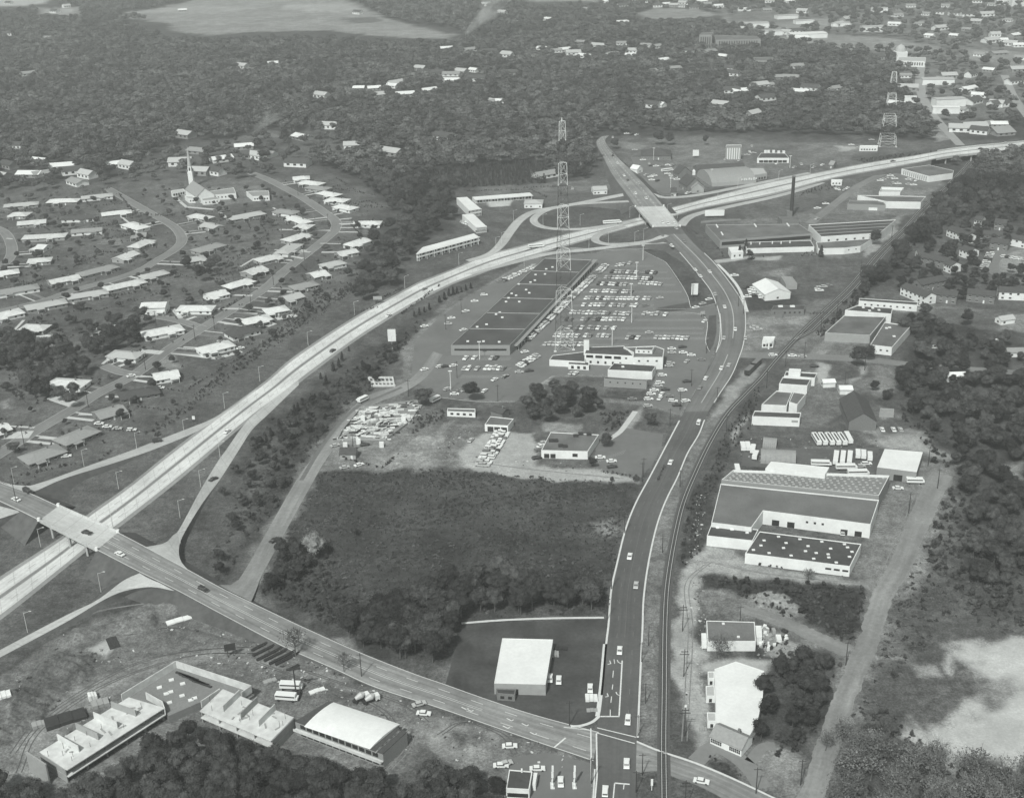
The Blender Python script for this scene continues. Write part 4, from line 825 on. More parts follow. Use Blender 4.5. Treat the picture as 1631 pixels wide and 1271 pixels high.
gable('striped gable porch of the inn facing the freeway', (1108,284), (1112,292), 12, 4, 5, WALLG, ROOFG, 'porch', 'porch', wins=1, chimney=False)
b = G(1105,279, 8); cu = thing('cupola', 'small white louvred cupola on the inn roof', 'cupola', (b[0], b[1], 8)); MB().box((0, 0, 0), (2.4, 2.4, 3.5)).build('tower', WALLW, cu); MB().add([(-1.4, -1.4, 3.5), (1.4, -1.4, 3.5), (1.4, 1.4, 3.5), (-1.4, 1.4, 3.5), (0, 0, 5.5)], [(0, 1, 4), (1, 2, 4), (2, 3, 4), (3, 0, 4)]).build('cap', WALLW, cu)
flat('square block with tall pale pilasters standing above the supermarket', [(1157,231),(1181,231),(1181,234),(1156,234)], 13, BRICKP, GRAVR, 'office_block', parapet=.6, cop=TRIMW, wins=[(2, 6, 1.0, 11, 6.2, dict(m=WALLW))])
flat('dark-roofed shop row with five white roof ventilators', [(1212,244),(1250,244),(1257,252),(1206,252)], 5, WALLW, TARR, 'shop_row', vents=('list', [(1219,243),(1224,243),(1232,243),(1240,244),(1248,244)]), ventsz=(2.5, 1.5, 2.5), wins=[(2, 6, 4, 2.4, 1.6)])
gable('white cafe with pale roof left of the upper road', (943,297), (966,296), 14, 4, 2, WALLW, ROOFP, 'cafe', 'cafe', wins=4, chimney=False)
gable('small white house-like office by the upper road', (1008,262), (1020,264), 10, 4, 3, WALLW, ROOFW, 'roadside_office', 'building', wins=2)
gable('small filling station with steep roof beside the freeway ramp', (1068,299), (1078,299), 10, 4, 3, WALLG, ROOFD, 'filling_station', 'filling station', wins=2)
gable('tiny roadside chapel-like house at the end of the upper lot', (1323,256), (1331,257), 9, 3.5, 3, BRICK, ROOFG, 'roadside_house', 'house', wins=1)
flat('low white motel shed by the wood beneath the right mast', [(1370,232),(1399,232),(1398,235),(1369,235)], 4, WALLW, ROOFW, 'low_shed', 'shed', wins=[(2, 6, 1.4, 1.4, 1.8)])
# motel
def wing(label, px, h, storeys=2, **k):
    w = flat(label, px, h, WALLW, ROOFW, 'motel_wing', 'motel', parapet=.1, cop=ROOFW); P = GL(px, h); c = np.array([*w.location])
    for s in range(storeys): openings(w, P, c, 2, k.get('n', 14), 2.2, 1.8, 1.4 + s * 2.9, f0=.02, f1=.98, name='room_front')
    a, b = P[2][:2], P[3][:2]; d = b - a; L = np.linalg.norm(d); ang = math.atan2(d[1], d[0]); nn = np.array([d[1], -d[0]]) / L
    if nn @ ((a + b) / 2 - c[:2]) < 0: nn = -nn
    m = (a + b) / 2 + nn * .9 - c[:2]
    if storeys > 1: MB().box((m[0], m[1], h / 2 - .1), (L, 1.8, .2), ang).box((m[0] + nn[0] * .85, m[1] + nn[1] * .85, h / 2 + .1), (L, .08, .9), ang).build('balcony', TRIMW, w)
    MB().box((m[0], m[1], h - .3), (L + .5, 2.2, .3), ang).build('eaves', ROOFW, w)
    for q in range(9):
        p = a + d * (q + .2) / 8.4 + nn * 1.7 - c[:2]; MB().box((p[0], p[1], 0), (.3, .3, h - .3), ang).build('post', TRIMW, w)
    return w
wing('long two-storey motel wing with white roof and balcony, nearest the freeway', [(673,394),(755,372),(762,377),(663,404)], 6, n=16)
wing('slanting white-roofed motel wing in the middle of the three', [(736,342),(754,341),(774,360),(758,362)], 5, 1, n=8)
wing('broad white-roofed motel block nearest the wood', [(727,315),(744,314),(765,332),(747,335)], 6, 2, n=8)
wing('low motel wing behind the pool reaching towards the restaurant', [(752,314),(844,307),(848,311),(757,318)], 3.4, 1, n=18)
gable('pale-roofed motel restaurant at the right end of the motel', (842,318), (858,318), 14, 4, 2, WALLW, ROOFP, 'motel_restaurant', 'restaurant', hip=True, wins=4, chimney=False)
# church
gable('white gabled church nave with grey roof under the steeple', (307,288), (326,300), 17, 6, 7, WALLW, ROOFG, 'church_nave', 'church', wins=0, chimney=False)
flat('long low white church hall right of the nave', [(333,305),(372,299),(376,308),(336,311)], 5, WALLW, ROOFG, 'church_hall', 'church hall', wins=[(2, 6, 1.2, 1.4, 2.4)])
flat('low white forecourt wing in front of the church', [(294,312),(320,312),(322,316),(300,317)], 4, WALLW, ROOFP, 'church_wing', 'church hall', wins=[(2, 5, 1, 1.4, 2)])
flat('small grey-roofed white annex beside the church forecourt', [(318,312),(342,311),(350,317),(323,320)], 4, WALLW, ROOFG, 'church_annex', 'church hall', wins=[(2, 4, 1, 1.2, 2)])
flat('separate white classroom block at the right end of the church', [(392,305),(428,304),(429,312),(402,313)], 4.5, WALLW, ROOFG, 'classroom_block', 'church hall', wins=[(2, 6, 1.2, 1.4, 2)])
flat('open white cloister left of the church', [(272,304),(292,301),(295,304),(274,308)], 3.5, WALLW, ROOFP, 'cloister', 'church hall', wins=[(2, 5, 1.6, 2, 1.6, dict(m=DARKM))])
b = G(306,297); sp = thing('church_steeple', 'slender white church steeple with needle spire', 'steeple', b)
MB().box((0, 0, 0), (4.4, 4.4, 14)).build('tower', WALLW, sp); MB().box((0, 0, 14), (3.2, 3.2, 5)).build('belfry', WALLW, sp); MB().bar((0, 0, 19), (0, 0, 38), 1.9, n=8, r2=.05).build('spire', ROOFP, sp)
for a in range(4): MB().box((1.62 * math.cos(a * PI / 2), 1.62 * math.sin(a * PI / 2), 15), (.1 if a % 2 == 0 else 1.4, 1.4 if a % 2 == 0 else .1, 3)).build('opening', DARKM, sp)

# suburb houses: ridge ends in the photo, roof tone w/p/g/d, place words
SUB = {
 'in the upper left of the suburb': [(9,325,57,321,'p'),(20,338,42,338,'w'),(25,353,76,349,'w'),(41,375,100,372,'w'),(58,389,78,390,'w'),(48,412,77,410,'w'),(80,317,121,316,'w'),(133,312,175,308,'p'),(97,344,154,342,'d'),(165,338,205,334,'w'),(111,366,165,362,'g'),(203,354,227,360,'w'),(214,371,236,370,'g'),(213,389,237,380,'w'),(184,410,215,399,'w'),(-8,433,24,429,'w')],
 'along the curving street': [(75,447,127,437,'w'),(129,433,180,421,'g'),(-8,463,55,453,'g'),(111,469,166,461,'p'),(171,455,225,444,'w'),(228,437,261,430,'p'),(-10,501,28,493,'w'),(46,486,99,477,'p'),(39,517,70,518,'w'),(63,535,85,533,'w'),(162,518,178,518,'w')],
 'below the church': [(306,340,332,344,'w'),(368,344,415,336,'p'),(324,354,350,360,'p'),(314,396,349,387,'g'),(299,411,321,408,'p'),(442,333,470,336,'g')],
 'up the left side of the street bend': [(448-0,399,471,387,'p'),(457,379,486,371,'w'),(462,343,488,351,'w'),(475,357,493,358,'w'),(413,411,442,405,'w'),(389,433,420,423,'w'),(363,452,397,443,'w'),(326,469,361,461,'w')],
 'in the top row past the bend': [(470,281,489,280,'w'),(482,287,509,290,'w'),(493,295,520,298,'g'),(511,304,536,308,'w'),(524,315,549,317,'w'),(538,325,562,329,'w')],
 'between the long street and freeway': [(573,352,603,352,'w'),(566,345,588,344,'d'),(556,387,585,379,'w'),(534,402,569,396,'w'),(516,419,543,414,'p'),(491,436,520,430,'w'),(468,454,499,448,'g'),(448,473,480,465,'p'),(426,491,452,487,'w'),(391,508,424,502,'w'),(368,527,402,519,'d'),(322,553,363,544,'w'),(241,596,286,589,'w'),(196,625,245,617,'d'),(149,658,198,645,'g'),(100,697,143,681,'g'),(44,725,89,711,'g')],
 'on the left side of the long street': [(223,482,268,481,'w'),(288,487,335,487,'w'),(233,528,283,519,'w'),(180,559,218,562,'p'),(85,604,130,607,'w'),(-12,681,15,674,'w')],
}
ROOFW2 = mat('cream_shingle', .54, .8, .1, 1.2, var2=.12, scale2=.3); ROOFW3 = mat('ivory_shingle', .62, .8, .08, 1.2, var2=.1, scale2=.3)
RT = dict(w=(ROOFW2, 'white-roofed'), p=(ROOFP, 'pale-roofed'), g=(ROOFG, 'grey-roofed'), d=(ROOFD, 'dark-roofed'))
HOUSEP = []
for words_, rows in SUB.items():
    cnt = {}
    rows = sorted(rows, key=lambda r: -(r[1] + r[3]))
    for r in rows:
        cnt[r[4]] = cnt.get(r[4], 0) + 1; m_, wd = RT[r[4]]
        lab = f'{ORD[cnt[r[4]]]} {wd} ranch house from the front {words_}'
        near = r[1] > 420; two = (r[0] == 223)
        if m_ is ROOFW2 and (r[0] + r[1]) % 2: m_ = ROOFW3
        wall = [BRICKP, BRICK, WALLG, WALLW][(r[0] * 7 + r[1]) % 4]
        dist = abs(r[2] - r[0]); hw = 12 + (r[0] % 3) * .8
        o = gable(lab, (r[0] + 2, r[1]), (r[2] - 2, r[3]), hw, 5.4 if two else 2.8, 1.5 + (r[1] % 3) * .2, wall, m_, 'ranch_house', 'house', hip=((r[0] + r[1]) % 3 != 0), over=.7, wins=5 if near else 4)
        HOUSEP.append(np.array([o.location.x, o.location.y]))
        # carport / wing set across one end
        W_ = hw; L_ = 7.0 + (r[1] % 4); s = 1 if r[0] % 2 else -1
        mb = MB().prism([(s * L_ * .55 - 2.6, -W_ / 2 - 2.6), (s * L_ * .55 + 2.6, -W_ / 2 - 2.6), (s * L_ * .55 + 2.6, 0), (s * L_ * .55 - 2.6, 0)], 2.5, 2.7, bottom=True); mb.build('porch_roof', m_, o)
        MB().box((s * L_ * .55 - 2.3, -W_ / 2 - 2.3, 0), (.2, .2, 2.5)).build('porch_post', TRIMW, o); MB().box((s * L_ * .55 + 2.3, -W_ / 2 - 2.3, 0), (.2, .2, 2.5)).build('porch_post', TRIMW, o)
# driveways
for a, b, w in (((362,470),(402,471),3),((445,366),(525,367),3),((485,366),(526,368),3),((560,348),(540,350),2.5),((566,356),(540,357),2.5),((570,363),(542,363),2.5),((570,370),(540,370),2.5),((512,402),(538,402),3.5),((510,388),(556,389),2),((335,492),(380,492),3),((275,492),(288,507),3),((402,490),(430,492),2.5),((385,499),(410,500),2.5),((373,507),(392,509),2.5),((357,516),(392,517),2),((274,562),(345,571),3.5),((345,571),(385,560),4),((222,559),(258,562),6),((292,553),(325,555),2),((215,600),(240,600),2),((168,632),(192,632),2),((125,660),(152,661),2),((62,697),(95,700),2),((13,679),(55,681),2),((0,694),(50,692),9),((80,632),(118,645),7),((405,412),(383,425),2),((440,404),(483,412),3),((437,398),(495,402),2),((490,372),(498,382),2),((350,338),(363,350),3),((275,312),(297,330),3),((296,330),(340,334),4),((435,331),(443,336),2),((10,380),(20,381),2),((190,343),(205,355),2),((38,510),(5,545),2),((120,490),(110,470),1.5),((163,580),(175,570),2),((248,494),(240,503),2),((440,508),(472,502),6),((425,520),(438,515),4),((455,496),(470,498),5)):
    center('driveway', [a, b], w, DRIVE, 6, .07)

for k_ in [k for k in ROADC if k.startswith('suburb_street')]:
    a, b = ROADC[k_]
    for E, O in ((a, b), (b, a)):
        out = E - O; out[:, 2] = 0; out /= np.linalg.norm(out, axis=1)[:, None]; struct(strip('kerb', E + out * .3, E - out * .05, MATS['kerb_grey'] if 'kerb_grey' in MATS else mat('kerb_grey', .36, .9, .1, .6), .12, thick=.14))
streets = np.concatenate([(a + b) / 2 for k_, (a, b) in ROADC.items() if k_.startswith('suburb_street')])
hv = []
for o in [o for o in bpy.data.objects if o.name.startswith('ranch_house')]:
    p = np.array([o.location.x, o.location.y, 0]); d = np.hypot(streets[:, 0] - p[0], streets[:, 1] - p[1]); q = streets[int(d.argmin())]; D_ = d.min()
    u = (q - p) / D_; t = np.array([-u[1], u[0], 0])
    if 14 < D_ < 45 and int(p[0] * 3) % 5 < 3:
        a, b = p + u * 6 + t * 7, q - u * 4 + t * 7
        center('driveway', np.array([a, b]), 2.8, DRIVE if (int(p[0]) % 3) else STREET, 4, .075, world_pts=True); center('garden_path', np.array([p + u * 5, q - u * 4]), 1.2, DRIVE, 4, .08, world_pts=True)
    # hedge lines round the garden behind
    for sg in (-1, 1): hv.append((p - u * 8 + t * 15 * sg, p - u * 30 + t * 15 * sg))
    hv.append((p - u * 30 - t * 15, p - u * 30 + t * 15))
# large right-bottom buildings
rb = flat('long hall with brilliant white roof along the railway lane', [(1138,1065),(1172,1053),(1217,1068),(1215,1110),(1206,1150),(1190,1178),(1141,1160)], 4, WALLW, ROOFW, 'white_roofed_hall', parapet=.08, cop=ROOFW)
for px, lab in (([(1127,1069),(1138,1069),(1138,1080),(1128,1080)], 'topmost white lean-to on the left of the white hall'), ([(1124,1092),(1138,1091),(1139,1108),(1125,1108)], 'middle white lean-to with a dark door left of the white hall'), ([(1126,1134),(1140,1134),(1141,1148),(1127,1148)], 'lowest white lean-to left of the white hall')):
    flat(lab, px, 3, WALLW, ROOFP, 'lean_to', 'shed', parapet=.15, wins=[(2, 1, 1, 1.5, 1)])
hs = gable('small office house with grey gabled roof, white walls and two many-paned windows', (1140,1152), (1192,1174), 9.0, 3.2, 2.4, WALLW, ROOFG, 'office_house', 'house', wins=0, chimney=True, over=.5)
L_ = 0
for s_x in (-3.6, 3.4):
    fr_ = MB().box((s_x, -4.02, .7), (4.2, .16, 1.9)).build('window', TRIMW, hs)
    pm = MB().box((0, 0, 0), (.56, .06, .72)).mesh('pane', GLASS)
    for i in range(6):
        for j in range(2): link('pane', pm, fr_, (s_x - 1.72 + i * .69, -4.12, .88 + j * .84))
MB().box((0, -4.03, 0), (1.1, .14, 2.2)).build('door', TRIMW, hs)
flat('grey-roofed workshop with white walls above the junk yard', [(1125,988),(1202,990),(1204,1021),(1127,1021)], 4.5, WALLW, GRAVR, 'workshop', parapet=.2, vents=('list', [(1152,993),(1176,1014)]), ventsz=(1, .8, .5))
flat('narrow white annex on the right side of the workshop', [(1203,996),(1213,996),(1214,1014),(1205,1015)], 3.5, WALLW, ROOFW, 'annex', 'shed', parapet=.1)
flat('narrow white porch on the left of the workshop', [(1117,1008),(1125,1008),(1126,1022),(1118,1022)], 3, WALLW, ROOFW, 'annex', 'shed', parapet=.1)
# filling station, bottom
fs = flat('filling station with dark square roof and white trim at the bottom edge', [(811,1225),(848,1228),(843,1257),(806,1255)], 4.2, WALLW, TARR, 'filling_station', 'filling station', parapet=.3, vents=('list', [(831,1227)]), ventsz=(.5, 1.2, .8), wins=[(2, 4, 1.8, 1.6, 1.6)])
flat('white lean-to canopy along the right side of the filling station', [(850,1230),(856,1230),(853,1247),(848,1247)], 3, WALLW, ROOFW, 'canopy', 'canopy', parapet=.1)
for k, (x, lab) in enumerate(((880, 'white stacked sign pylon nearer the filling station'), (915, 'white stacked sign pylon nearer the crossroads'))):
    b = G(x, 1251); p = thing('sign_pylon', lab, 'sign', b); MB().bar((0, 0, 0), (0, 0, 4.6), .16).build('post', TRIMW, p); MB().box((0, 0, 3.4), (.7, .5, 2.2)).build('lower_panel', WALLW, p); MB().box((0.1, 0, 5.8), (.65, .4, 2.4)).build('upper_panel', WALLW, p); MB().box((0, 0, 0), (1.4, 3.2, .18)).build('base', KERB, p)
    for q in (-.9, .9): MB().box((0, q, .18), (.6, .7, 1.4)).build('fuel_pump', WALLW, p)
b = G(1038,1258); p = thing('sign_pylon', 'slim white pylon sign beside the railway crossing', 'sign', b); MB().bar((0, 0, 0), (0, 0, 3), .15).build('post', TRIMW, p); MB().box((0, 0, 2), (.7, .4, 2.4)).build('panel', WALLW, p)

# the motel under construction
def wallseg(root, a, b, z0, z1, m, off, t=.3, name='partition_wall'):
    d = b - a; c = (a + b) / 2 - off; MB().box((c[0], c[1], z0), (np.linalg.norm(d[:2]), t, z1 - z0), math.atan2(d[1], d[0])).build(name, m, root)
def shell(label, px, h, nper, name='unfinished_motel_wing', hs=2.7, along=True, full=None):
    P = GL(px, h); c = P.mean(0); off = np.array([c[0], c[1], 0]); root = thing(name, label, 'building', off)
    A, B, Cc, D = P            # A-B far long edge, D-C near long edge
    Q = ccw(P) - c[:2]; MB().prism(Q, h - .35, h, bottom=True).build('floor_slab', FLOORC, root); MB().prism(inset(Q, .0), 2.9 - .3, 2.9, bottom=True).build('lower_slab', FLOORC, root)
    wallseg(root, A, B, 0, h - .36, WALLG, off, .3, 'back_wall')
    for k in range(nper + 1):
        f = k / nper; a = A * (1 - f) + B * f; b = D * (1 - f) + Cc * f; b2 = a * .28 + b * .72
        if 0 < k < nper or full: wallseg(root, a, b2, h + .01, h + hs, FLOORC if k % 2 else WALLG, off)
        wallseg(root, a * .97 + b * .03, a * .06 + b * .94, 0, 2.59, WALLG, off, name='lower_wall'); wallseg(root, a * .97 + b * .03, a * .06 + b * .94, 2.91, h - .36, WALLG, off, name='lower_wall')
    # props and loose timber on the slab
    for k in range(nper * 5):
        u, v = rng.random(), .15 + .7 * rng.random(); p = (A * (1 - u) + B * u) * (1 - v) + (D * (1 - u) + Cc * u) * v - off
        if k % 2: MB().bar((p[0], p[1], h), (p[0], p[1], h + 1.6 + rng.random()), .07).build('prop', WOODD, root)
        else: MB().box((p[0], p[1], h), (1.2 + 2 * rng.random(), .5, .25), rng.random() * 3).build('timber', WALLG, root)
    return root
w1 = shell('left wing of the unfinished motel, an open concrete floor with bare partition walls', [(63,1197),(205,1110),(262,1127),(107,1226)], 5.8, 5)
off = np.array([*w1.location]); a = G(44,1206,5.8); b = G(75,1226,5.8); wallseg(w1, a, b, 0, 8.2, WALLG, off, .5, 'end_wall')
w2 = shell('middle wing of the unfinished motel with raised slabs behind the dark trees', [(355,1097),(468,1142),(431,1180),(318,1132)], 5.8, 4)
P = GL([(193,1109),(280,1055),(400,1094),(384,1107),(346,1106),(268,1140),(262,1127),(205,1110)], 3.2); c = P.mean(0); off = np.array([c[0], c[1], 0])
ct = thing('unfinished_courtyard_block', 'white-walled flat roof with timber stacks linking the unfinished motel wings', 'building', off)
Q = ccw(P) - c[:2]; MB().prism(Q, 0, 3.2).build('roof', PALR, ct); 
for a, b in (((193,1106),(280,1053)), ((280,1053),(400,1092)), ((400,1092),(384,1103)), ((258,1117),(262,1128)), ((232,1103),(258,1117)), ((320,1117),(350,1097))): wallseg(ct, G(*a, 6), G(*b, 6), 3.2, 6.2, FLOORC, off, .35, 'parapet_wall')
for x, y in ((273,1083),(254,1095),(265,1105),(272,1102),(291,1089),(270,1119),(290,1108),(304,1115),(310,1112)):
    p = G(x, y, 3.2) - off; MB().box((p[0], p[1], 3.2), (1.8, 1.4, .35), .4).build('skylight', ROOFW, ct)
for k in range(7):
    p = G(292 + k * 5.5, 1075 + k * 2.6, 3.2) - off; MB().box((p[0], p[1], 3.2), (7, .8, .5), -.5 + .05 * (k % 3)).build('joist_bundle', DARKM, ct)
# barrel-roofed end block
P = GL([(470,1148),(523,1116),(648,1165),(610,1200)], 6); c = P.mean(0); off = np.array([c[0], c[1], 0])
eb = thing('unfinished_end_block', 'white barrel-roofed block at the right end of the unfinished motel', 'building', off); Q = P - off
A, B, Cc, D = Q; B1 = ccw(Q); MB().prism(B1, 0, 5.7).build('wall', BRICKP, eb)
MB().prism(B1, 5.7, 6.0, bottom=True).build('roof_slab', ROOFD, eb)
n = 10; V = []
R4 = GL([(484,1156),(531,1117),(637,1152),(589,1192)], 6.4) - off; a0, b0, b1, a1 = R4
for k in range(n + 1):
    f = k / n; z = 6.15 + .9 * math.sin(PI * f) ** .8
    p = a0 * (1 - f) + b0 * f; q = a1 * (1 - f) + b1 * f; V += [(p[0], p[1], z), (q[0], q[1], z)]
F = [(2 * k, 2 * k + 1, 2 * k + 3, 2 * k + 2) for k in range(n)] + [tuple(range(0, 2 * n + 2, 2)), tuple(range(2 * n + 1, 0, -2))]
MB().add(V, F).build('barrel_roof', ROOFW, eb)
openings(eb, Q, np.zeros(3), 3, 12, 2.2, 1.6, 4.4, name='window', f0=.05, f1=.95); openings(eb, Q, np.zeros(3), 3, 12, 2.2, 1.8, 1.4, name='window', f0=.05, f1=.95)
d = (A - D)[:2]; L_ = np.linalg.norm(d); nn = np.array([d[1], -d[0]]) / L_; nn = nn if nn[1] < 0 else -nn; m = (A + D)[:2] / 2 + nn * .8
MB().box((m[0], m[1], 2.8), (L_, 1.6, .2), math.atan2(d[1], d[0])).box((m[0] + nn[0] * .75, m[1] + nn[1] * .75, 3), (L_, .08, .9), math.atan2(d[1], d[0])).build('balcony', FLOORC, eb)
for k in range(9):
    f = .87 + .1 * (k % 2); p = D * (k + .5) / 9 * 0 + (Cc * f + D * (1 - f)) if False else (B * (1 - (k + .5) / 9) * 0 + Cc)  # loose boards on the right margin
    u = (k + .5) / 9; e = (Cc * (1 - u) + (D * u + Cc * 0)) if False else (Cc + (D - Cc) * 0)
    q = R4[2] * (1 - u) + R4[3] * u; w_ = Cc * (1 - u) + D * u; s = (q + w_) / 2; MB().box((s[0], s[1], 6.02), (3.2, .35, .2), .9 + .1 * (k % 3)).build('board', WALLG, eb)
# hospital and other big town buildings
flat('large brick hospital with tall windowed wing on the town hill', [(1118,52),(1136,52),(1134,56),(1114,56)], 22, BRICKP, GRAVR, 'hospital', 'hospital', wins=[(2, 5, 1.6, 16, 11)])
flat('long lower wing of the hospital with rows of windows', [(1138,56),(1205,58),(1212,63),(1140,64)], 15, BRICKP, GRAVR, 'hospital_wing', 'hospital', wins=[(2, 16, 1.6, 10, 8)])
flat('wide school-like block right of the hospital trees', [(1200,92),(1232,92),(1230,97),(1203,97)], 10, WALLG, GRAVR, 'school', 'school', wins=[(2, 8, 1.8, 6, 5)])
flat('long pale building beside the domed hall', [(1432,91),(1475,92),(1474,98),(1430,97)], 8, WALLW, ROOFP, 'town_hall', 'building', wins=[(2, 10, 1.6, 4, 4)])
b = G(1433,96); dm = thing('domed_hall', 'white domed hall on the edge of the town', 'building', b); MB().box((0, 0, 0), (16, 16, 12)).build('drum', WALLW, dm)
V = []; n = 12
for j in range(5):
    for i in range(n): t = j / 5 * PI / 2; V.append((7.5 * math.cos(t) * math.cos(2 * PI * i / n), 7.5 * math.cos(t) * math.sin(2 * PI * i / n), 12 + 9 * math.sin(t)))
V.append((0, 0, 22)); F = [(j * n + i, j * n + (i + 1) % n, (j + 1) * n + (i + 1) % n, (j + 1) * n + i) for j in range(4) for i in range(n)] + [(4 * n + i, 4 * n + (i + 1) % n, 5 * n) for i in range(n)]
MB().add(V, F).build('dome', ROOFP, dm)
for x, y, w_, h_, lab in ((1510,169,36,9,'biggest white block of the right-hand town beside the far street'),(1505,180,30,7,'second white flat block below the biggest one in the right-hand town'),(1449,166,14,9,'white square building by the far street'),(1492,134,40,7,'long low pale-roofed row above the white blocks of the town'),(1598,8,30,20,'tall pale tower block in the top right corner'),(1622,10,34,14,'broad pale block in the top right corner'),(1226,56,40,7,'long white warehouse left of the pale field'),(1285,60,60,7,'very long white shed along the pale field'),(1390,50,40,8,'white twin-gabled building above the railway yard'),(1280,38,34,6,'white industrial shed in the upper town'),(1252,30,40,6,'pale flat industrial hall in the upper town'),(1340,42,34,6,'low pale warehouse right of the industrial hall'),(1200,44,50,8,'white long hall above the hospital'),(1400,20,30,8,'pale block by the top edge of the town'),(1185,18,24,6,'low pale hall by the hillside field')):
    p = G(x, y); root = gable_at(lab, p[:2], .05 * ((x % 7) - 3), w_, w_ * .45, h_, .6, WALLW, ROOFW if x % 2 else ROOFP, 'town_building', 'building', wins=0, chimney=False)
# apartments at right
APT = [((1516,361),(1548,374),'A',0),((1443,452),(1484,469),'A',0),((1470,404),(1515,413),'B',0),((1590,458),(1640,460),'A',0),((1541,461),(1587,466),'B',0),((1512,415),(1524,420),'A',0),((1536,392),(1553,398),'A',0),((1610,374),(1640,380),'A',0),((1579,380),(1609,384),'B',0),((1558,368),(1597,370),'B',0),((1486,461),(1527,466),'B',0),((1555,345),(1568,347),'A',0),((1460,400),(1471,400),'A',0),((1460,448),(1500,440),'B',0),((1585,350),(1605,352),'B',0)]
k = {'A': 0, 'B': 0}
for a, b, t, _ in sorted(APT, key=lambda q: q[0][0]):
    k[t] += 1
    A, B = G(*a, 7), G(*b, 7); d = B - A
    gable_at(f"two-storey {'white' if t == 'A' else 'brick'} apartment block with dark roof, {ORD[k[t]]} {'white' if t == 'A' else 'brick'} one from the left", ((A + B) / 2)[:2], math.atan2(d[1], d[0]), np.linalg.norm(d), 10, 5.6, 2.4, WALLW if t == 'A' else BRICK, ROOFD, 'apartment_block', 'apartments', wins=max(3, int(np.linalg.norm(d) / 4)), storeys=2, chimney=False)
for x, y, lab, r_ in ((1521,605,'tiny white-roofed cottage alone among the right-hand trees',ROOFW),(1285+208,552,'small white-fronted house hidden right of the warehouses',ROOFD),(1580,552,'tall narrow white house in the right-hand trees',ROOFW),(1615,566,'grey house with white gable at the right edge',ROOFG),(1600,514,'long pale cottage in the clearing at the right edge',ROOFP)):
    gable_at(lab, G(x, y)[:2], .3 if x == 1600 else 0, 11, 7, 3, 2, WALLW, r_, 'cottage', 'house', wins=2, chimney=False)

# ------------------------------------------------------------------ masts, chimneys, poles
def z_at(base, py):
    lo, hi = 0.0, 600.0
    for _ in range(40):
        m = (lo + hi) / 2
        if proj((base[0], base[1], m))[1] > py: lo = m
        else: hi = m
    return lo
def mast(label, bpx, bands, side, top_side, legs, ant=0, rot=0, r=.2):
    """bands: list of (py_low, py_high, white?)"""
    base = G(*bpx); root = thing('radio_mast', label, 'radio mast', base)
    zt = z_at(base, bands[-1][1])
    def corner(k, z):
        w = side + (top_side - side) * min(z / zt, 1); R = w / (math.sqrt(3) if legs == 3 else math.sqrt(2)); a = rot + 2 * PI * k / legs
        return np.array([R * math.cos(a), R * math.sin(a), z])
    for lo, hi, wh in bands:
        z0, z1 = z_at(base, lo), z_at(base, hi); mb = MB(); n = max(2, int((z1 - z0) / 8.5)); rr = r * (.8 if wh else .72)
        for j in range(n):
            a, b = z0 + (z1 - z0) * j / n, z0 + (z1 - z0) * (j + 1) / n
            for k in range(legs):
                mb.bar(corner(k, a), corner(k, b), rr); mb.bar(corner(k, a), corner(k + 1, a), rr * .6); mb.bar(corner(k, a), corner(k + 1, b), rr * .32); mb.bar(corner(k + 1, a), corner(k, b), rr * .32)
        for k in range(legs): mb.bar(corner(k, z1), corner(k + 1, z1), rr * .7)
        mb.build('white_section' if wh else 'dark_section', CTOWW if wh else CTOWD, root)
    if ant: MB().bar((0, 0, zt), (0, 0, z_at(base, ant)), .25, n=6).build('antenna', CTOWW, root)
    for k in range(legs): c = corner(k, 0); MB().box((c[0], c[1], -.1), (1.6, 1.6, .7)).build('footing', KERB, root)
    return root
mast('very tall white and dark banded lattice mast rising from the shopping car park', (897,556), [(556,525,1),(525,495,0),(495,460,1),(460,430,0),(430,396,1),(396,364,0),(364,327,1),(327,295,0),(295,259,1),(259,224,0),(224,193,1)], 11.5, 3.4, 3, 188, rot=-.35, r=.19)
mast('shorter banded lattice mast with wide feet at the edge of the upper wood', (1413,232), [(232,215,1),(215,200,0),(200,183,1),(183,166,0),(166,149,1),(149,132,0),(132,115,1)], 16, 4, 4, rot=.6, r=.24)
lampm = MB().bar((0, 0, 0), (0, 0, 9.3), .13, n=6, r2=.08).mesh('post', POLEM)
armm = MB().bar((0, 0, 9.0), (2.4, 0, 9.9), .07).box((2.7, 0, 9.8), (.9, .35, .2)).mesh('lamp_arm', POLEM)
tallm = MB().bar((0, 0, 0), (0, 0, 11.5), .24, n=6, r2=.16).mesh('post', CTOWW); headm = MB().box((0, 0, 11.4), (2.2, .6, .4)).mesh('lamp_head', CTOWW)
utilm = MB().bar((0, 0, 0), (0, 0, 10.5), .2, n=6, r2=.13).mesh('post', WOODD); crossm = MB().box((0, 0, 9.6), (2.4, .14, .16)).mesh('crossarm', WOODD)
bigcross = MB().box((0, 0, 9.4), (2.6, .16, .2)).box((0, 0, 8.4), (3.6, .16, .2)).box((-1, 0, 9.6), (.12, .12, .3)).box((1, 0, 9.6), (.12, .12, .3)).mesh('crossarm', WOODD)
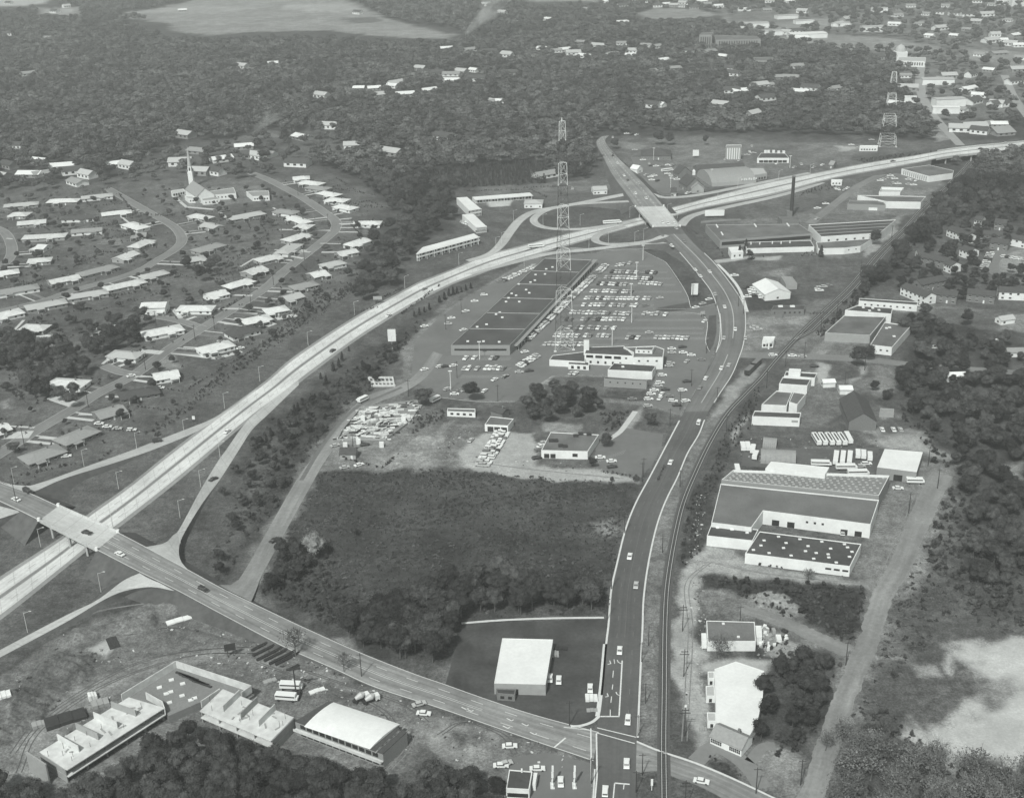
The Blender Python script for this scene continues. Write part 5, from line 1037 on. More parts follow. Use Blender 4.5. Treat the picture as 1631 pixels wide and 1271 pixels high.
def poles(pts, kind, labelf, group, rz=0, sc_=1.0):
    for i, p in enumerate(sorted(pts, key=lambda q: -q[1])):
        loc = G(p[0], p[1], p[2] if len(p) > 2 else 0)
        nm = {'lamp': 'street_lamp', 'tall': 'car_park_lamp', 'util': 'utility_pole', 'big': 'telegraph_pole'}[kind]
        o = thing(nm, labelf(i), {'lamp': 'street lamp', 'tall': 'street lamp'}.get(kind, 'utility pole'), loc, rz, group)
        o.scale = (1, 1, sc_)
        if kind == 'lamp': link('post', lampm, o); link('lamp_arm', armm, o)
        elif kind == 'tall': link('post', tallm, o); link('lamp_head', headm, o)
        elif kind == 'util': link('post', utilm, o); link('crossarm', crossm, o)
        else: link('post', utilm, o); link('crossarm', bigcross, o)
poles([(44,1007),(161,943),(65,871)], 'lamp', lambda i: f'slender street lamp {["beside the lower-left ramp, nearest the frame corner", "beside the lower-left ramp, nearer the bridge", "just below the left end of the road bridge"][i]}', 'freeway street lamps')
poles([(189,779),(218,715),(23,772),(134,743),(294,694),(358,651),(414,608),(491,551),(565,502),(645,460),(731,423)], 'lamp', lambda i: f'slender street lamp on the upper-left edge of the freeway, {ORD[i + 1]} from the front', 'freeway street lamps')
poles([(289,875),(287,825),(320,776),(351,731),(625,558),(180,842)], 'lamp', lambda i: f'slender street lamp on the lower-right edge of the freeway, {ORD[i + 1]} from the front', 'freeway street lamps')
poles([(790,397),(799,389),(818,353),(865,360),(924,360),(1003,347),(938,396),(969,388),(1011,388),(1025,383),(1063,343),(1079,348),(1175,300),(1240,288),(1290,278),(835,425),(1143,322)], 'lamp', lambda i: f'thin street lamp among the loop ramps by the far bridge, {ORD[i + 1]} from the front', 'street lamps at the far interchange')
poles([(1014,443),(1005,478),(1006,514),(975,550),(764,573),(718,621),(1024,415),(1068,303),(1041,255),(1258,268),(1133,290)], 'tall', lambda i: f'white flood light pole standing in the car parks, {ORD[i + 1]} from the front', 'car park flood lights')
poles([(400,486),(342,524),(311,542),(249,519),(232,589),(141,649),(39,710),(485,415),(523,360),(475,312),(436,455),(26,800,6)], 'util', lambda i: f'wooden utility pole along the long suburban street, {ORD[i + 1]} from the front', 'suburban utility poles')
poles([(1087,1005),(1089,1077),(1090,1172),(1091,1290)], 'big', lambda i: f'telegraph pole with double crossarms right of the railway, {ORD[i + 1]} from the front', 'railway telegraph poles', sc_=1.15)
poles([(995,849),(974,938),(967,987),(1023,767),(1067,679),(1083,653),(1101,615),(907,1155),(942,1247),(576,1077)], 'util', lambda i: f'dark wooden pole left of the main road, {ORD[i + 1]} from the front', 'poles left of the main road', sc_=1.0)
poles([(1023,1234),(1013,1262),(1016,1172),(1028,1120),(1033,1028),(1022,1054),(1157,687),(1142,640),(1125,563),(1141,488),(1083,775),(1176,488),(1055,880)], 'util', lambda i: f'thin dark pole between main road and railway, {ORD[i + 1]} from the front', 'poles right of the main road', sc_=.85)
poles([(1204,1263),(1275,1250),(1347,1059),(1447,817),(1493,778),(1478,742),(1178,1000)], 'util', lambda i: f'dark pole along the dirt road on the right, {ORD[i + 1]} from the front', 'poles along the dirt road')
poles([(1251,584),(1281,571),(1221,618),(1333,504),(1307,530),(1184,500),(1345,620),(1377,590),(1420,380),(1370,440),(1470,340),(563,720),(505,712),(651,632),(793,640),(1025,760),(728,602),(710,525),(1103,475),(735,500)], 'util', lambda i: f'dark utility pole by the depots and yards, {ORD[i + 1]} from the front', 'yard utility poles')

# ------------------------------------------------------------------ vehicles
def profile(mb, pts, w, m=0, inset_top=0.0):
    n = len(pts); v = [(x, -w / 2 + (inset_top if z > .95 else 0), z) for x, z in pts] + [(x, w / 2 - (inset_top if z > .95 else 0), z) for x, z in pts]
    f = [(i, (i + 1) % n, n + (i + 1) % n, n + i) for i in range(n)] + [tuple(range(n - 1, -1, -1)), tuple(range(n, 2 * n))]
    return mb.add(v, f, m)
BODY = [(-2.6, .35), (2.6, .35), (2.62, .7), (2.45, .86), (1.0, .95), (-1.35, .95), (-2.5, .9), (-2.62, .75)]
def carparts(kind):
    out = {}
    if kind == 'sedan': body = BODY; cab = [(-1.55, .95), (1.15, .95), (.45, 1.42), (-1.0, 1.44)]; rf = (-.28, 1.9)
    elif kind == 'wagon': body = BODY; cab = [(-2.4, .95), (1.15, .95), (.5, 1.45), (-2.2, 1.47)]; rf = (-.85, 2.8)
    else: body = [(-2.6, .4), (2.3, .4), (2.35, 1.0), (2.1, 1.1), (1.7, 1.2), (-2.6, 1.2)]; cab = [(-2.55, 1.2), (1.7, 1.2), (1.3, 1.9), (-2.5, 2.0)]; rf = (-.6, 3.7)
    b = MB(); profile(b, body, 1.95); out['body'] = b
    g = MB(); profile(g, cab, 1.62 if kind != 'van' else 1.85, 0, .12); out['windows'] = g
    t = MB(); z = cab[-1][1]; t.box((rf[0], 0, z - .01), (rf[1], 1.58 if kind != 'van' else 1.8, .07)); out['roof'] = t
    if kind == 'van': t.box((-1.2, 0, 1.2), (2.6, 1.88, .75))
    wl = MB().bar((0, -.11, 0), (0, .11, 0), .34, n=10); out['wheel'] = wl
    bp = MB().box((2.66, 0, .42), (.12, 1.9, .16)).box((-2.66, 0, .42), (.12, 1.9, .16)); out['bumper'] = bp
    return out
CARM = {}
for kd in ('sedan', 'wagon', 'van'):
    p = carparts(kd)
    for ci, cm in enumerate(CARP):
        full = MB(); 
        for nm, mi in (('body', 0), ('windows', 1), ('roof', 2 if kd != 'van' else 0)):
            q = p[nm]; full.add(q.v, q.f, 0 if nm == 'roof' else mi)
        for x in (-1.6, 1.65):
            for y in (-.86, .86): full.bar((x, y - .1, .34), (x, y + .1, .34), .34, m=2, n=6)
        CARM[kd, ci] = dict(full=full.mesh('car', [cm, CGLASS, TYRE]), body=p['body'].mesh('body', cm), windows=p['windows'].mesh('windows', CGLASS), roof=p['roof'].mesh('roof', cm))
    CARM[kd] = dict(wheel=p['wheel'].mesh('wheel', TYRE), bumper=p['bumper'].mesh('bumper', mat('chrome', .6, .25, .02, 1, metal=.8)))
def car(px, py, head, ci, kd, label, group, parts=None, z=0, loc=None, cat='car'):
    L_ = G(px, py, z) if loc is None else loc
    if parts is None: parts = py > 520
    nm = {'sedan': 'car', 'wagon': 'station_wagon', 'van': 'van'}[kd]
    z_ = L_[2] + .1
    if not parts:
        o = link(nm, CARM[kd, ci]['full'], None, (L_[0], L_[1], z_), head); return tag(o, label, 'van' if kd == 'van' else cat, group)
    o = thing(nm, label, 'van' if kd == 'van' else cat, (L_[0], L_[1], z_), head, group)
    for q in ('body', 'windows', 'roof'): link(q, CARM[kd, ci][q], o)
    for x in (-1.6, 1.65):
        for y in (-.88, .88): link('wheel', CARM[kd]['wheel'], o, (x, y, .34))
    link('bumper', CARM[kd]['bumper'], o)
    return o
def pick(): return int(rng.choice([0, 0, 0, 0, 1, 1, 1, 2, 3] if rng.random() < .75 else [0, 1]))
def crow(a, b, n, head, where, fill=1.0, kinds=('sedan', 'sedan', 'sedan', 'wagon'), group='cars in the shopping centre car park', rel=None):
    A, B = G(*a), G(*b); d = B - A
    if rel is not None: head = math.atan2(d[1], d[0]) + rel
    if rel is None or n > 20: n = max(2, int(np.linalg.norm(d) / 2.55) + 1)
    c = 0
    for i in range(n):
        if rng.random() > fill: continue
        p = A + d * (i / max(n - 1, 1)); c += 1; ci = pick(); kd = kinds[int(rng.integers(len(kinds)))]
        p = p + np.array([rng.normal(0, .12), rng.normal(0, .3), 0])
        px = proj(p)
        o_ = car(0, 0, head + rng.normal(0, .03) + (PI if rng.random() < .35 else 0), ci, kd, f'{CARN[ci]} {"station wagon" if kd == "wagon" else "car"}, {ORD[c]} from the left {where}', group, parts=False if px[1] < 600 else None, loc=p); o_.scale = (1.14, 1.14, 1.14)
PH = 1.2     # heading of the cars nosed into the rows
rowsC = [((983,424),(1003,421),6,.9),((975,434),(1013,435),11,.9),((966,443),(1037,445),18,.85),((954,453),(996,455),11,.9),((944,465),(1006,466),16,.9),((934,476),(1040,477),25,.92),((924,487),(1012,488),19,.85),((911,499),(1001,501),19,.9),((903,510),(993,510),19,.85),((895,523),(991,524),20,.7),((885,536),(968,536),18,.85),((863,549),(930,550),14,.95)]
for i, (a, b, n, fl_) in enumerate(rowsC): crow(a, b, n, PH, f'in car park row {ORD[len(rowsC) - i]} from the front', fl_)
crow((1000,539),(1016,539),3, PH, 'in the short row right of the light pole'); crow((1045,539),(1094,540),10,PH,'in the isolated row near the bend'); crow((1020,452),(1052,454),3,PH,'in the sparse right end of the fourth row'); crow((1015,434),(1050,436),6,PH,'in the thin right end of the second row',.5); crow((1000,500),(1060,502),14,PH,'at the right end of the eighth row',.3)
crow((838,543),(964,424),36,0,'parked nose-in along the shop fronts',.92,rel=PI/2); crow((798,450),(852,425),15,0,'behind the shopping centre',.95,group='cars behind the shopping centre',rel=-.9)
crow((742,572),(804,571),17,PH,'in the upper row of the front car park',.75); crow((740,588),(802,588),17,PH,'in the second row of the front car park',.85)
crow((828,584),(854,568),8,0,'in the slanting row by the restaurant wing',1,rel=PI/2-.3)
single = 'cars standing singly round the restaurant and lots'
S1 = [(1070,557,0,0),(1070,563,0,1),(1088,563,-.1,0),(1101,567,-.1,0),(1117,574,-.1,2),(1094,577,1,1),(1068,580,0,1),(1065,584,0,1),(1087,554,.2,3),(1055,599,0,0),(1051,611,0,0),(1048,616,0,1),(1042,623,0,0),(1037,629,0,0),(1033,637,0,0),(1032,648,.2,1),(1054,629,1.1,0),(1051,636,1.1,0),(1060,622,0,3),(1066,632,0,2),(1094,609,.1,3),(1087,623,.1,0),(1072,640,-.2,0),(1092,640,.3,0),(1078,647,0,3),(1007,637,0,2),(836,562,.4,0),(827,594,0,1),(805,601,.9,0),(843,592,.2,3),(910,596,1,1),(917,596,1,0),(676,590,.6,0),(701,585,.6,0),(709,585,.4,3),(722,584,.5,0),(788,606,.9,0),(805,601,.9,1),(713,621,.7,1),(724,629,0,0),(734,623,.2,2),(741,624,.2,1),(772,624,1.1,0),(771,471,.1,0),(756,481,.1,0),(742,497,.5,0),(719,508,.2,0),(714,517,.1,1),(738,527,.6,0),(755,525,.5,1),(829,545,.3,0),(1028,488,.4,2),(1030,500,.1,0),(1051,476,.3,1),(1108,491,.4,0),(1119,485,.5,1),(1129,478,.5,0),(1122,513,1,0),(1034,531,0,1),(956,730,0,0),(975,745,.2,3),(864,707,.7,1),(862,712,.7,0),(858,718,.6,2),(855,731,.3,3),(974,736,.1,0),(581,710,.3,3),(534,711,.5,1),(572,742,.6,0),(549,746,.4,1),(574,637,.9,0),(750,703,1.2,1),(676,521,.3,0)]
S1 += [(812,1190,.02,0),(893,1247,1.55,0),(876,1082,1.5,0),(890,1085,1.5,0),(940,1098,1.5,0),(668,1123,.4,1),(675,1138,-.15,0),(798,1221,0,0),(856,1226,0,0),(805,1218,.4,1),(1231,567,0,0),(1262,568,0,0),(1278,569,-.05,1),(1297,585,.1,3),(1380,743-3,0,0),(1430,779,-.1,0),(1372,779,0,1),(1441,549-20,1.1,0),(1466,488,0,0),(1470,496,0,3),(1445,533,.9,0),(1252,714+30,0,1),(1370,744,.1,1),(1350,770-24,-.05,3),(1405,686,1.5,0),(1423,686,1.5,0),(1434,686,1.5,1),(1342,850,1.3,1),(158-0,676,0,0),(171,681,0,0),(187,684,0,1),(210,686,0,0),(106,728,.2,0),(92,727,1.3,0),(255,619,0,0),(209,600,.6,0),(350,571,0,2),(383,556,.5,0),(352,536+9,0,1)]
sing = sorted(S1, key=lambda q: -q[1]); cn_ = {}
AREA = lambda x, y: ('near the white-roofed warehouse and filling station' if y > 1050 and x > 780 else 'on the construction site' if y > 1050 else 'in the suburban yards' if x < 500 else 'around the roadside depots on the right' if x > 1150 else 'on the gravel lots behind the meadow' if y > 690 else 'beside the yards left of the car park' if x < 700 else 'in the car parks around the restaurant')
for x, y, h, ci in sing:
    k = (AREA(x, y), ci); cn_[k] = cn_.get(k, 0) + 1
    car(x, y, h, ci, 'sedan' if (x * 7 + y) % 4 else 'wagon', f'{CARN[ci]} parked car {k[0]}, {ORD[cn_[k]]} from the front', single)
# line of cars on the gravel lot
crow((765,742),(796,690),17,0,'in the slanting line on the gravel lot',1,group='cars lined up on the gravel lot',rel=PI/2); crow((772,742),(803,692),14,0,'in the second slanting line on the gravel lot',.9,group='cars lined up on the gravel lot',rel=PI/2)
crow((700,399),(757,382),9,0,'under the motel balcony',.6,group='cars at the motel',rel=PI/2); crow((738,355),(752,361),3,0,'by the middle motel wing',1,group='cars at the motel')
# upper shops
U1 = [(1006,215),(998,214),(1014,216),(976,220),(1024,256),(1034,262),(1038,265),(1045,266),(1029,280),(1036,283),(1042,281),(1038,288),(1047,289),(1060,272),(1066,273),(1072,276),(1063,278),(1070,281),(1072,286),(1078,287),(1064,264),(1070,265),(1056,266),(1104,307),(1119,305),(1095,309),(1156,255),(1178,257),(1197,234),(1200,245),(1208,256),(1214,257),(1190,248),(1194,243),(1230,259),(1221,256),(1238,262),(1276,263),(1265,268),(907,300),(912,302),(1011,240),(1030,237+16),(1402,289),(1407,287),(1422,284),(1425,286),(1418,281),(1413,284),(1447,287),(1453,288),(1459,289),(1422,293),(1430,294),(1447,295),(1455,296),(1463,283),(1331,302),(1336,303),(1345,304),(1350,301),(1315,326),(1302,333),(1301,362-12),(1100,284+5),(1310,264),(1296,268),(1302,460),(1311,458),(1319,456),(1305,464),(1188,459),(1193,464),(1197,461),(1200,466),(1204,463),(1195,469),(1201,472),(1190,474),(1206,470),(1210,474),(1215,471),(1219,476),(1183,342+30),(1170,440),(1201,523),(1207,526),(1388,224),(1356,232),(1369,236)]
U1s = sorted(U1, key=lambda q: -q[1]); cn_ = {}
for x, y in U1s:
    ci = pick(); ar = 'round the white gabled showroom' if y > 430 else 'in the works lots right of the chimney' if x > 1280 else 'in the upper shopping car parks'
    cn_[ar, ci] = cn_.get((ar, ci), 0) + 1
    car(x, y, rng.choice([0, .1, .9, 1.5]), ci, 'sedan', f'{CARN[ci]} car {ar}, {ORD[cn_[ar, ci]]} {CARN[ci]} one from the front', 'cars ' + ar, parts=False).scale = (1.14, 1.14, 1.14)
crow((1577,405),(1566,430),10,0,'beside the round green of the apartments',1,group='cars at the apartments',rel=PI/2); crow((1600,410),(1640,416),4,.1,'at the right of the apartments loop',1,group='cars at the apartments')
# moving traffic: lane fraction on a surveyed road, at photo height y
def traffic(key, items, where, flip=0, grp='cars on the road'):
    Lp, Rp = ROADC[key]; n = {}
    for px, py, ci, kd in sorted(items, key=lambda q: -q[1]):
        mid = lerp2(Lp, Rp, .5); pr = np.array([proj(p) for p in mid]); i = int(np.argmin((pr[:, 0] - px) ** 2 + (pr[:, 1] - py) ** 2)); i = min(max(i, 1), len(mid) - 2)
        t = mid[i + 1] - mid[i - 1]; loc = G(px, py, mid[i][2]); n[ci] = n.get(ci, 0) + 1
        car(px, py, math.atan2(t[1], t[0]) + (PI if (px + py) % 2 else 0), ci, kd, f'{CARN[ci]} {"wagon" if kd == "wagon" else "van" if kd == "van" else "sedan"} {where}, {ORD[n[ci]]} {CARN[ci]} one from the front', grp, loc=loc)
traffic('mr', [(1003,888,0,'sedan'),(1013,934,1,'sedan'),(987,1038,0,'sedan'),(1000,1149,0,'wagon'),(998,1218,0,'sedan'),(964,1262,0,'wagon'),(1154,490,0,'sedan'),(1171,526,0,'sedan'),(1153,540,1,'sedan'),(1149,588,0,'sedan'),(1161,583,1,'wagon'),(1124,604,0,'wagon'),(1115,619,2,'sedan'),(1113,675,0,'van'),(1068,738,0,'sedan'),(1107,431,0,'sedan'),(1115,441,0,'sedan'),(1130,434,0,'sedan'),(1070,393,0,'wagon'),(1089,386,2,'sedan'),(1139,470,1,'sedan')], 'driving on the main road')
traffic('mr3', [(983,261,0,'sedan'),(994,281,0,'sedan'),(1012,309,0,'sedan'),(1017,293,1,'sedan'),(1029,317,0,'sedan'),(976,249,3,'sedan'),(1000,288,3,'sedan')], 'on the road beyond the far bridge')
traffic('mr', [(1055,356,0,'sedan'),(1064,357,0,'sedan'),(1073,357,0,'wagon'),(1077,365,1,'sedan')], 'just crossing off the far bridge')
traffic('cr', [(191,884,0,'sedan'),(324,940,3,'wagon')], 'on the cross road right of the bridge'); traffic('cr0', [(26,797,0,'sedan'),(44,784,3,'van')], 'on the cross road left of the bridge'); car(139, 850, -.45, 3, 'sedan', 'dark sedan crossing the pale road bridge over the freeway', 'cars on the road', z=BZ)
traffic('fw', [(530,560,3,'wagon'),(619,504,0,'sedan'),(362,689,0,'sedan'),(676,462,2,'sedan'),(1422,258,3,'sedan'),(1562,238,3,'sedan'),(1600,229,1,'wagon')], 'on the freeway'); car(251,704,.35,3,'van','dark van on the upper-left slip road','cars on the road'); car(340,765,.95,3,'sedan','dark car climbing the slip road right of the freeway','cars on the road'); car(1117,1246,-.3,0,'sedan','white sedan on the east road just past the railway crossing','cars on the road'); car(1187,540,1.4,1,'sedan','pale sedan at the junction with the side road','cars on the road'); car(437,862,1.0,3,'sedan','dark car on the dirt service road','cars on the road')
# trucks, buses, trailers
busb = MB().box((0, 0, .9), (9.5, 2.4, 2.0)).box((5.1, 0, .9), (1.2, 2.1, .9)).mesh('body', CARP[0]); busr = MB().box((0, 0, 2.9), (9.3, 2.2, .12)).mesh('roof', CARP[0]); busw = MB().box((0, 0, 2.0), (9.0, 2.44, .55)).mesh('windows', GLASS); busst = MB().box((0, 0, 3.03), (7.2, .8, .05)).mesh('roof_stripe', CARP[3]); bwh = MB().bar((0, -.15, 0), (0, .15, 0), .5, n=10).mesh('wheel', TYRE)
def bus(px, py, head, label, stripe, grp, sx=1.0, name='bus', cat='bus'):
    p = G(px, py); o = thing(name, label, cat, (p[0], p[1], .1), head, grp); o.scale = (sx, 1, 1)
    link('body', busb, o); link('roof', busr, o); link('windows', busw, o)
    if stripe: link('roof_stripe', busst, o)
    for x in (-3.2, 3.4):
        for y in (-1.1, 1.1): link('wheel', bwh, o, (x, y, .5))
for i, x in enumerate((1300,1310,1321,1331,1341)): bus(x, 704, PI/2 + .03, f'parked white bus with dark roof stripe, {ORD[i+1]} from the left of the row', True, 'buses parked behind the depot', 1.15)
bus(1351, 702, PI/2 - .03, 'plain white bus at the right end of the striped bus row', False, 'buses parked behind the depot', 1.1)
for i, x in enumerate((1331,1342,1353)): bus(x, 734, PI/2 - .3, f'white box trailer in the front truck yard row, {ORD[i+1]} from the left', False, 'trailers in the truck yard', 1.25, 'box_trailer', 'trailer')
for i, (x, y) in enumerate(((1366,728),(1375,729),(1385,732))): bus(x, y, PI/2 - .25, f'short white delivery truck right of the trailers, {ORD[i+1]} from the left', False, 'trucks in the truck yard', .7, 'delivery_truck', 'truck')
bus(1306, 742, -.12, 'white box truck parked by the end of the bright white roof', False, None, .95, 'delivery_truck', 'truck'); bus(1346, 748, -.05, 'long grey flatbed lorry in the truck yard', False, None, 1, 'lorry', 'truck'); bus(1365, 757, 0, 'white tanker lorry at the edge of the skylight roof', False, None, 1, 'lorry', 'truck'); bus(1456, 770, -.1, 'white truck beside the white-roofed garage', False, None, .8, 'delivery_truck', 'truck')
for i, (x, y, h) in enumerate(((1183,716,1.5),(1191,716,1.5),(1199,720,1.3),(1203,730,1.2),(1174,752,1.5),(1214,672,0))): bus(x, y, h, f'pale parked truck at the left end of the depot yard, {ORD[i+1]} of six', False, 'trucks left of the long hut', .7, 'delivery_truck', 'truck')
bus(463, 1097, -.1, 'white site trailer with windows on the construction ground', False, None, .8, 'site_trailer', 'trailer'); bus(456, 1115, -.15, 'low white flatbed trailer beside the unfinished motel', False, None, .8, 'flat_trailer', 'trailer'); bus(974, 357, .15, 'articulated lorry on the freeway under the far bridge', False, None, 1.5, 'lorry', 'truck'); bus(853, 395, .2, 'dark flat lorry on the freeway below the loop ramps', False, None, 1.2, 'lorry', 'truck'); bus(693, 640, .9, 'white van-bodied truck at the bend of the service road', False, None, .7, 'delivery_truck', 'truck'); bus(578,640,.9,'white truck on the dirt road by the maze-like yard',False,None,.7,'delivery_truck','truck'); bus(1062,273+1,.4,'white coach in the upper shopping car park',False,None,1.2,'coach','bus')
for i, (x, y) in enumerate(((574,1116),(590,1118))):
    p = G(x, y); o = thing('concrete_mixer', f'cement mixer truck with tilted pale drum, the {"left" if i == 0 else "right"} one of two', 'truck', p, .5, 'cement mixer trucks')
    MB().bar((-1.8, 0, 1.6), (.6, 0, 2.4), .7, n=12, r2=1.3).bar((.6, 0, 2.4), (1.7, 0, 2.75), 1.3, n=12, r2=.6).build('drum', CARP[1], o); MB().box((2.6, 0, .6), (1.6, 2.2, 2.0)).build('cab', CARP[0], o); MB().box((0, 0, .6), (6, 1.2, .4)).build('chassis', CARP[3], o)
    for xx in (-1.8, 2.6):
        for yy in (-1, 1): link('wheel', bwh, o, (xx, yy, .5))
# dark goods wagons on the siding
for i, (x, y) in enumerate(((1203,601),(1212,592))):
    A, B = G(x, y), G(x + 8, y - 8); d = B - A; o = thing('goods_wagon', f'dark goods wagon on the siding, the {"nearer" if i == 0 else "farther"} one', 'railway wagon', (A + B) / 2 + [-4, 3, 0], math.atan2(d[1], d[0]), 'goods wagons on the siding')
    MB().box((0, 0, 1), (11.5, 2.9, 2.7)).build('body', CARP[3], o); MB().box((0, 0, 3.7), (11.7, 3, .15)).build('roof', BRICK, o)
    for xx in (-4, 4):
        for yy in (-.75, .75): MB().bar((xx, yy - .1, .55), (xx, yy + .1, .55), .5, n=8).build('wheel', TYRE, o)

# ------------------------------------------------------------------ signs, yards, heaps
def board(label, px, py, w, h, z, m=WALLW, rz=0, posts=2):
    p = G(px, py); o = thing('billboard', label, 'sign', p, rz)
    MB().box((0, 0, z), (w, .3, h)).build('panel', m, o)
    for k in range(posts): MB().box(((-.5 + (k + .5) / posts) * w, .25, 0), (.25, .25, z + h)).build('post', WOODD, o)
board('wide white billboard beside the right-hand freeway ramp', 1138, 347, 16, 5, 1.5, posts=5); board('small dark billboard with white cap on the construction ground', 368, 1046, 4.2, 3, 3, DARKM, .3, 2); board('stacked white shopping centre sign panels on two posts at the freeway fence', 625, 551, 5, 8, 3); board('stacked white directory sign on the grass island by the bend', 1106, 474, 4.5, 8, 2)
board('overhead freeway gantry sign by the verge', 602, 484, 6, 2.4, 3, WALLG); board('square white sign in the upper shopping car park', 1108, 252, 6, 6, 2)
board('small square road sign at the edge of the car park slip', 1119, 505, 3, 2, 2, WALLG); board('small white speed sign in the verge under the slip road', 309, 672, 1.5, 2, 1.5)
p = G(553, 700); yd = thing('low_wall_yard', 'fenced yard crowded with pale low slabs and rails, like a maze', 'yard', G(600, 670))
Y0 = GL([(575,652),(665,640),(668,652),(655,672),(615,702),(538,702),(545,688)], 0); off = G(600, 670)
MB().add([p - off + [0, 0, .1] for p in ccw(Y0).tolist() and [np.array([*q, 0]) for q in ccw(Y0)]], [tuple(range(len(Y0)))]).build('yard_floor', DIRTR, yd)
Pw = ccw(Y0)
for i in range(len(Pw)):
    a, b = Pw[i], Pw[(i + 1) % len(Pw)]; d = b - a; m = (a + b) / 2 - off[:2]; MB().box((m[0], m[1], .1), (np.linalg.norm(d), .25, 1.2), math.atan2(d[1], d[0])).build('fence', WALLG, yd)
bb = Pw.min(0), Pw.max(0); n_ = 0; xa = G(575, 652)[:2]
while n_ < 230:
    q = bb[0] + rng.random(2) * (bb[1] - bb[0])
    if not inpoly(np.array([q[0]]), np.array([q[1]]), Pw)[0]: continue
    n_ += 1; t = rng.random()
    ang = 0 if t < .6 else .9; L_ = 1.5 + 5 * rng.random(); q = q - off[:2]
    MB().box((q[0], q[1], .1), (L_, .25 + .6 * (t > .9), .5 + .5 * rng.random()), ang + rng.normal(0, .08)).build('low_wall', [WALLW, WALLW, FLOORC, DARKM][n_ % 4], yd)
for x, y in ((577,664),(642,666),(570,701),(607,706),(549,707)):
    flat('tiny white hut in the maze-like yard, ' + {577: 'at its left edge', 642: 'at its right edge', 570: 'at its lower left corner', 607: 'at its lower right corner', 549: 'behind the little office house'}[x], [(x-3,y-3),(x+4,y-3),(x+4,y),(x-3,y)], 2.5, WALLW, ROOFW, 'hut', 'hut', parapet=.1)
pf = thing('pen_frame', 'pale gridded frame of open pens on the lot above the maze-like yard', 'frame', G(615, 609)); off = G(615, 609)
for j, y in enumerate((603,610,616)):
    a, b = G(588 + j * 3, y), G(628 + j * 2 - 2, y); d = b - a; m = (a + b) / 2 - off; MB().box((m[0], m[1], .1), (np.linalg.norm(d), 1.0, 1.0), math.atan2(d[1], d[0])).build('beam', FLOORC, pf)
for k in range(7):
    a, b = G(592 + k * 6, 616), G(587 + k * 6.4, 603); d = b - a; m = (a + b) / 2 - off; MB().box((m[0], m[1], .1), (np.linalg.norm(d), .8, .9), math.atan2(d[1], d[0])).build('cross_beam', FLOORC, pf)
# steel joist stacks by the cross road
for k, (x, y, L_) in enumerate(((415,1030,9),(422,1036,12),(430,1042,13),(440,1044,12),(450,1048,13),(458,1050,12),(468,1064,5))):
    p = G(x, y); o = thing('joist_stack', f'dark stack of long roof joists lying by the cross road, {ORD[k+1]} from the left', 'joists', p, .75, 'joist stacks'); 
    for q in range(2): MB().box((0, -.35 + q * .6, .05), (L_ * .9, .42, .7 + .1 * (q % 2))).build('joist', DARKM, o)
for x, y, w, d_, h, m, nm, lab in ((105,1147,14,6,1.6,DARKM,'tarpaulin','dark tarpaulin sheet covering a heap behind the unfinished wing'),(160,1122,6,4,1.5,WALLG,'material_heap','heap of pale blocks behind the left unfinished wing'),(148,1112,3,3,2.2,WALLW,'material_heap','white pallet load standing behind the left unfinished wing'),(285,988,10,3,.5,WALLW,'concrete_slab','long white concrete slab dumped near the ramp curve'),(6,1108,5,4,1.0,WALLW,'excavation_form','white formwork box half buried at the left edge'),(180,1012+12,4,8,.4,DARKM,'culvert','dark culvert opening in the pale spoil'),(63,1155,5,3,1.2,WALLG,'material_heap','small pale heap on the track left of the unfinished wing'),(505,1100,6,2,.4,WALLW,'plank_pile','white plank pile left of the cement mixers'),(430,1085,5,2,.6,WALLG,'plank_pile','leaning grey plank pile by the crane'),(942,1113,4.5,3.4,1.2,WALLW,'covered_pallet','white covered load standing on the black lot by the kerb'),(943,1131,4,2,.2,WALLG,'covered_pallet','faint pale patch load on the black lot nearest the crossing'),(893,1034,5,2,1.0,DARKM,'scrap_pile','scrap pile on the right of the white-roofed warehouse'),(884,1043,3,3,1.2,WALLG,'scrap_pile','pale bundle against the white-roofed warehouse'),(1120,1163,2.4,1.6,1.2,WALLG,'bin','grey bin by the lane in front of the small office house')):
    p = G(x, y); o = thing(nm, lab, nm.split('_')[-1], p, .5 if y > 980 and x < 600 else 0)
    for q in range(3): MB().box((-w / 3 + q * w / 3, (q % 2) * .2, 0), (w / 3 - .1, d_, h * (1 - .12 * q))).build('layer', m, o)
p = G(472, 1108); o = thing('crane_mast', 'dark steel crane mast standing beside the unfinished motel', 'crane', p); MB().bar((0, 0, 0), (0, 0, 13), .3).build('mast', DARKM, o); MB().box((0, 0, 11.5), (5, .5, .7), .2).build('jib', DARKM, o); MB().box((0, 0, 0), (3, 3, 1.6)).build('base', DARKM, o)
# junk right of the workshop
jc = 0
for k in range(34):
    x, y = 1207 + rng.random() * 45, 1000 + rng.random() * 38
    p = G(x, y); L_ = 1 + 2.5 * rng.random(); jc += 1
    MB().box((0, 0, 0), (L_, L_ * .6, .5 + rng.random())).box((L_ * .2, .1, .4), (L_ * .5, L_ * .4, .5 + rng.random()), .5).build('scrap', [WALLW, WALLG, DARKM][k % 3], None)
    o = bpy.context.scene.collection.objects[-1]; o.location = tuple(p); o.rotation_euler = (0, 0, rng.random() * 3); tag(o, 'x', 'scrap', 'junk yard scrap')
JK = sorted([o for o in bpy.data.objects if o.get('group') == 'junk yard scrap'], key=lambda o: o.location.x)
for i, o in enumerate(JK): o['label'] = f'{dict(white_wall="white", grey_wall="grey", dark_metal="dark").get(o.data.materials[0].name)} bit of scrap in the junk yard right of the workshop, {ORD[i+1]} from the left'
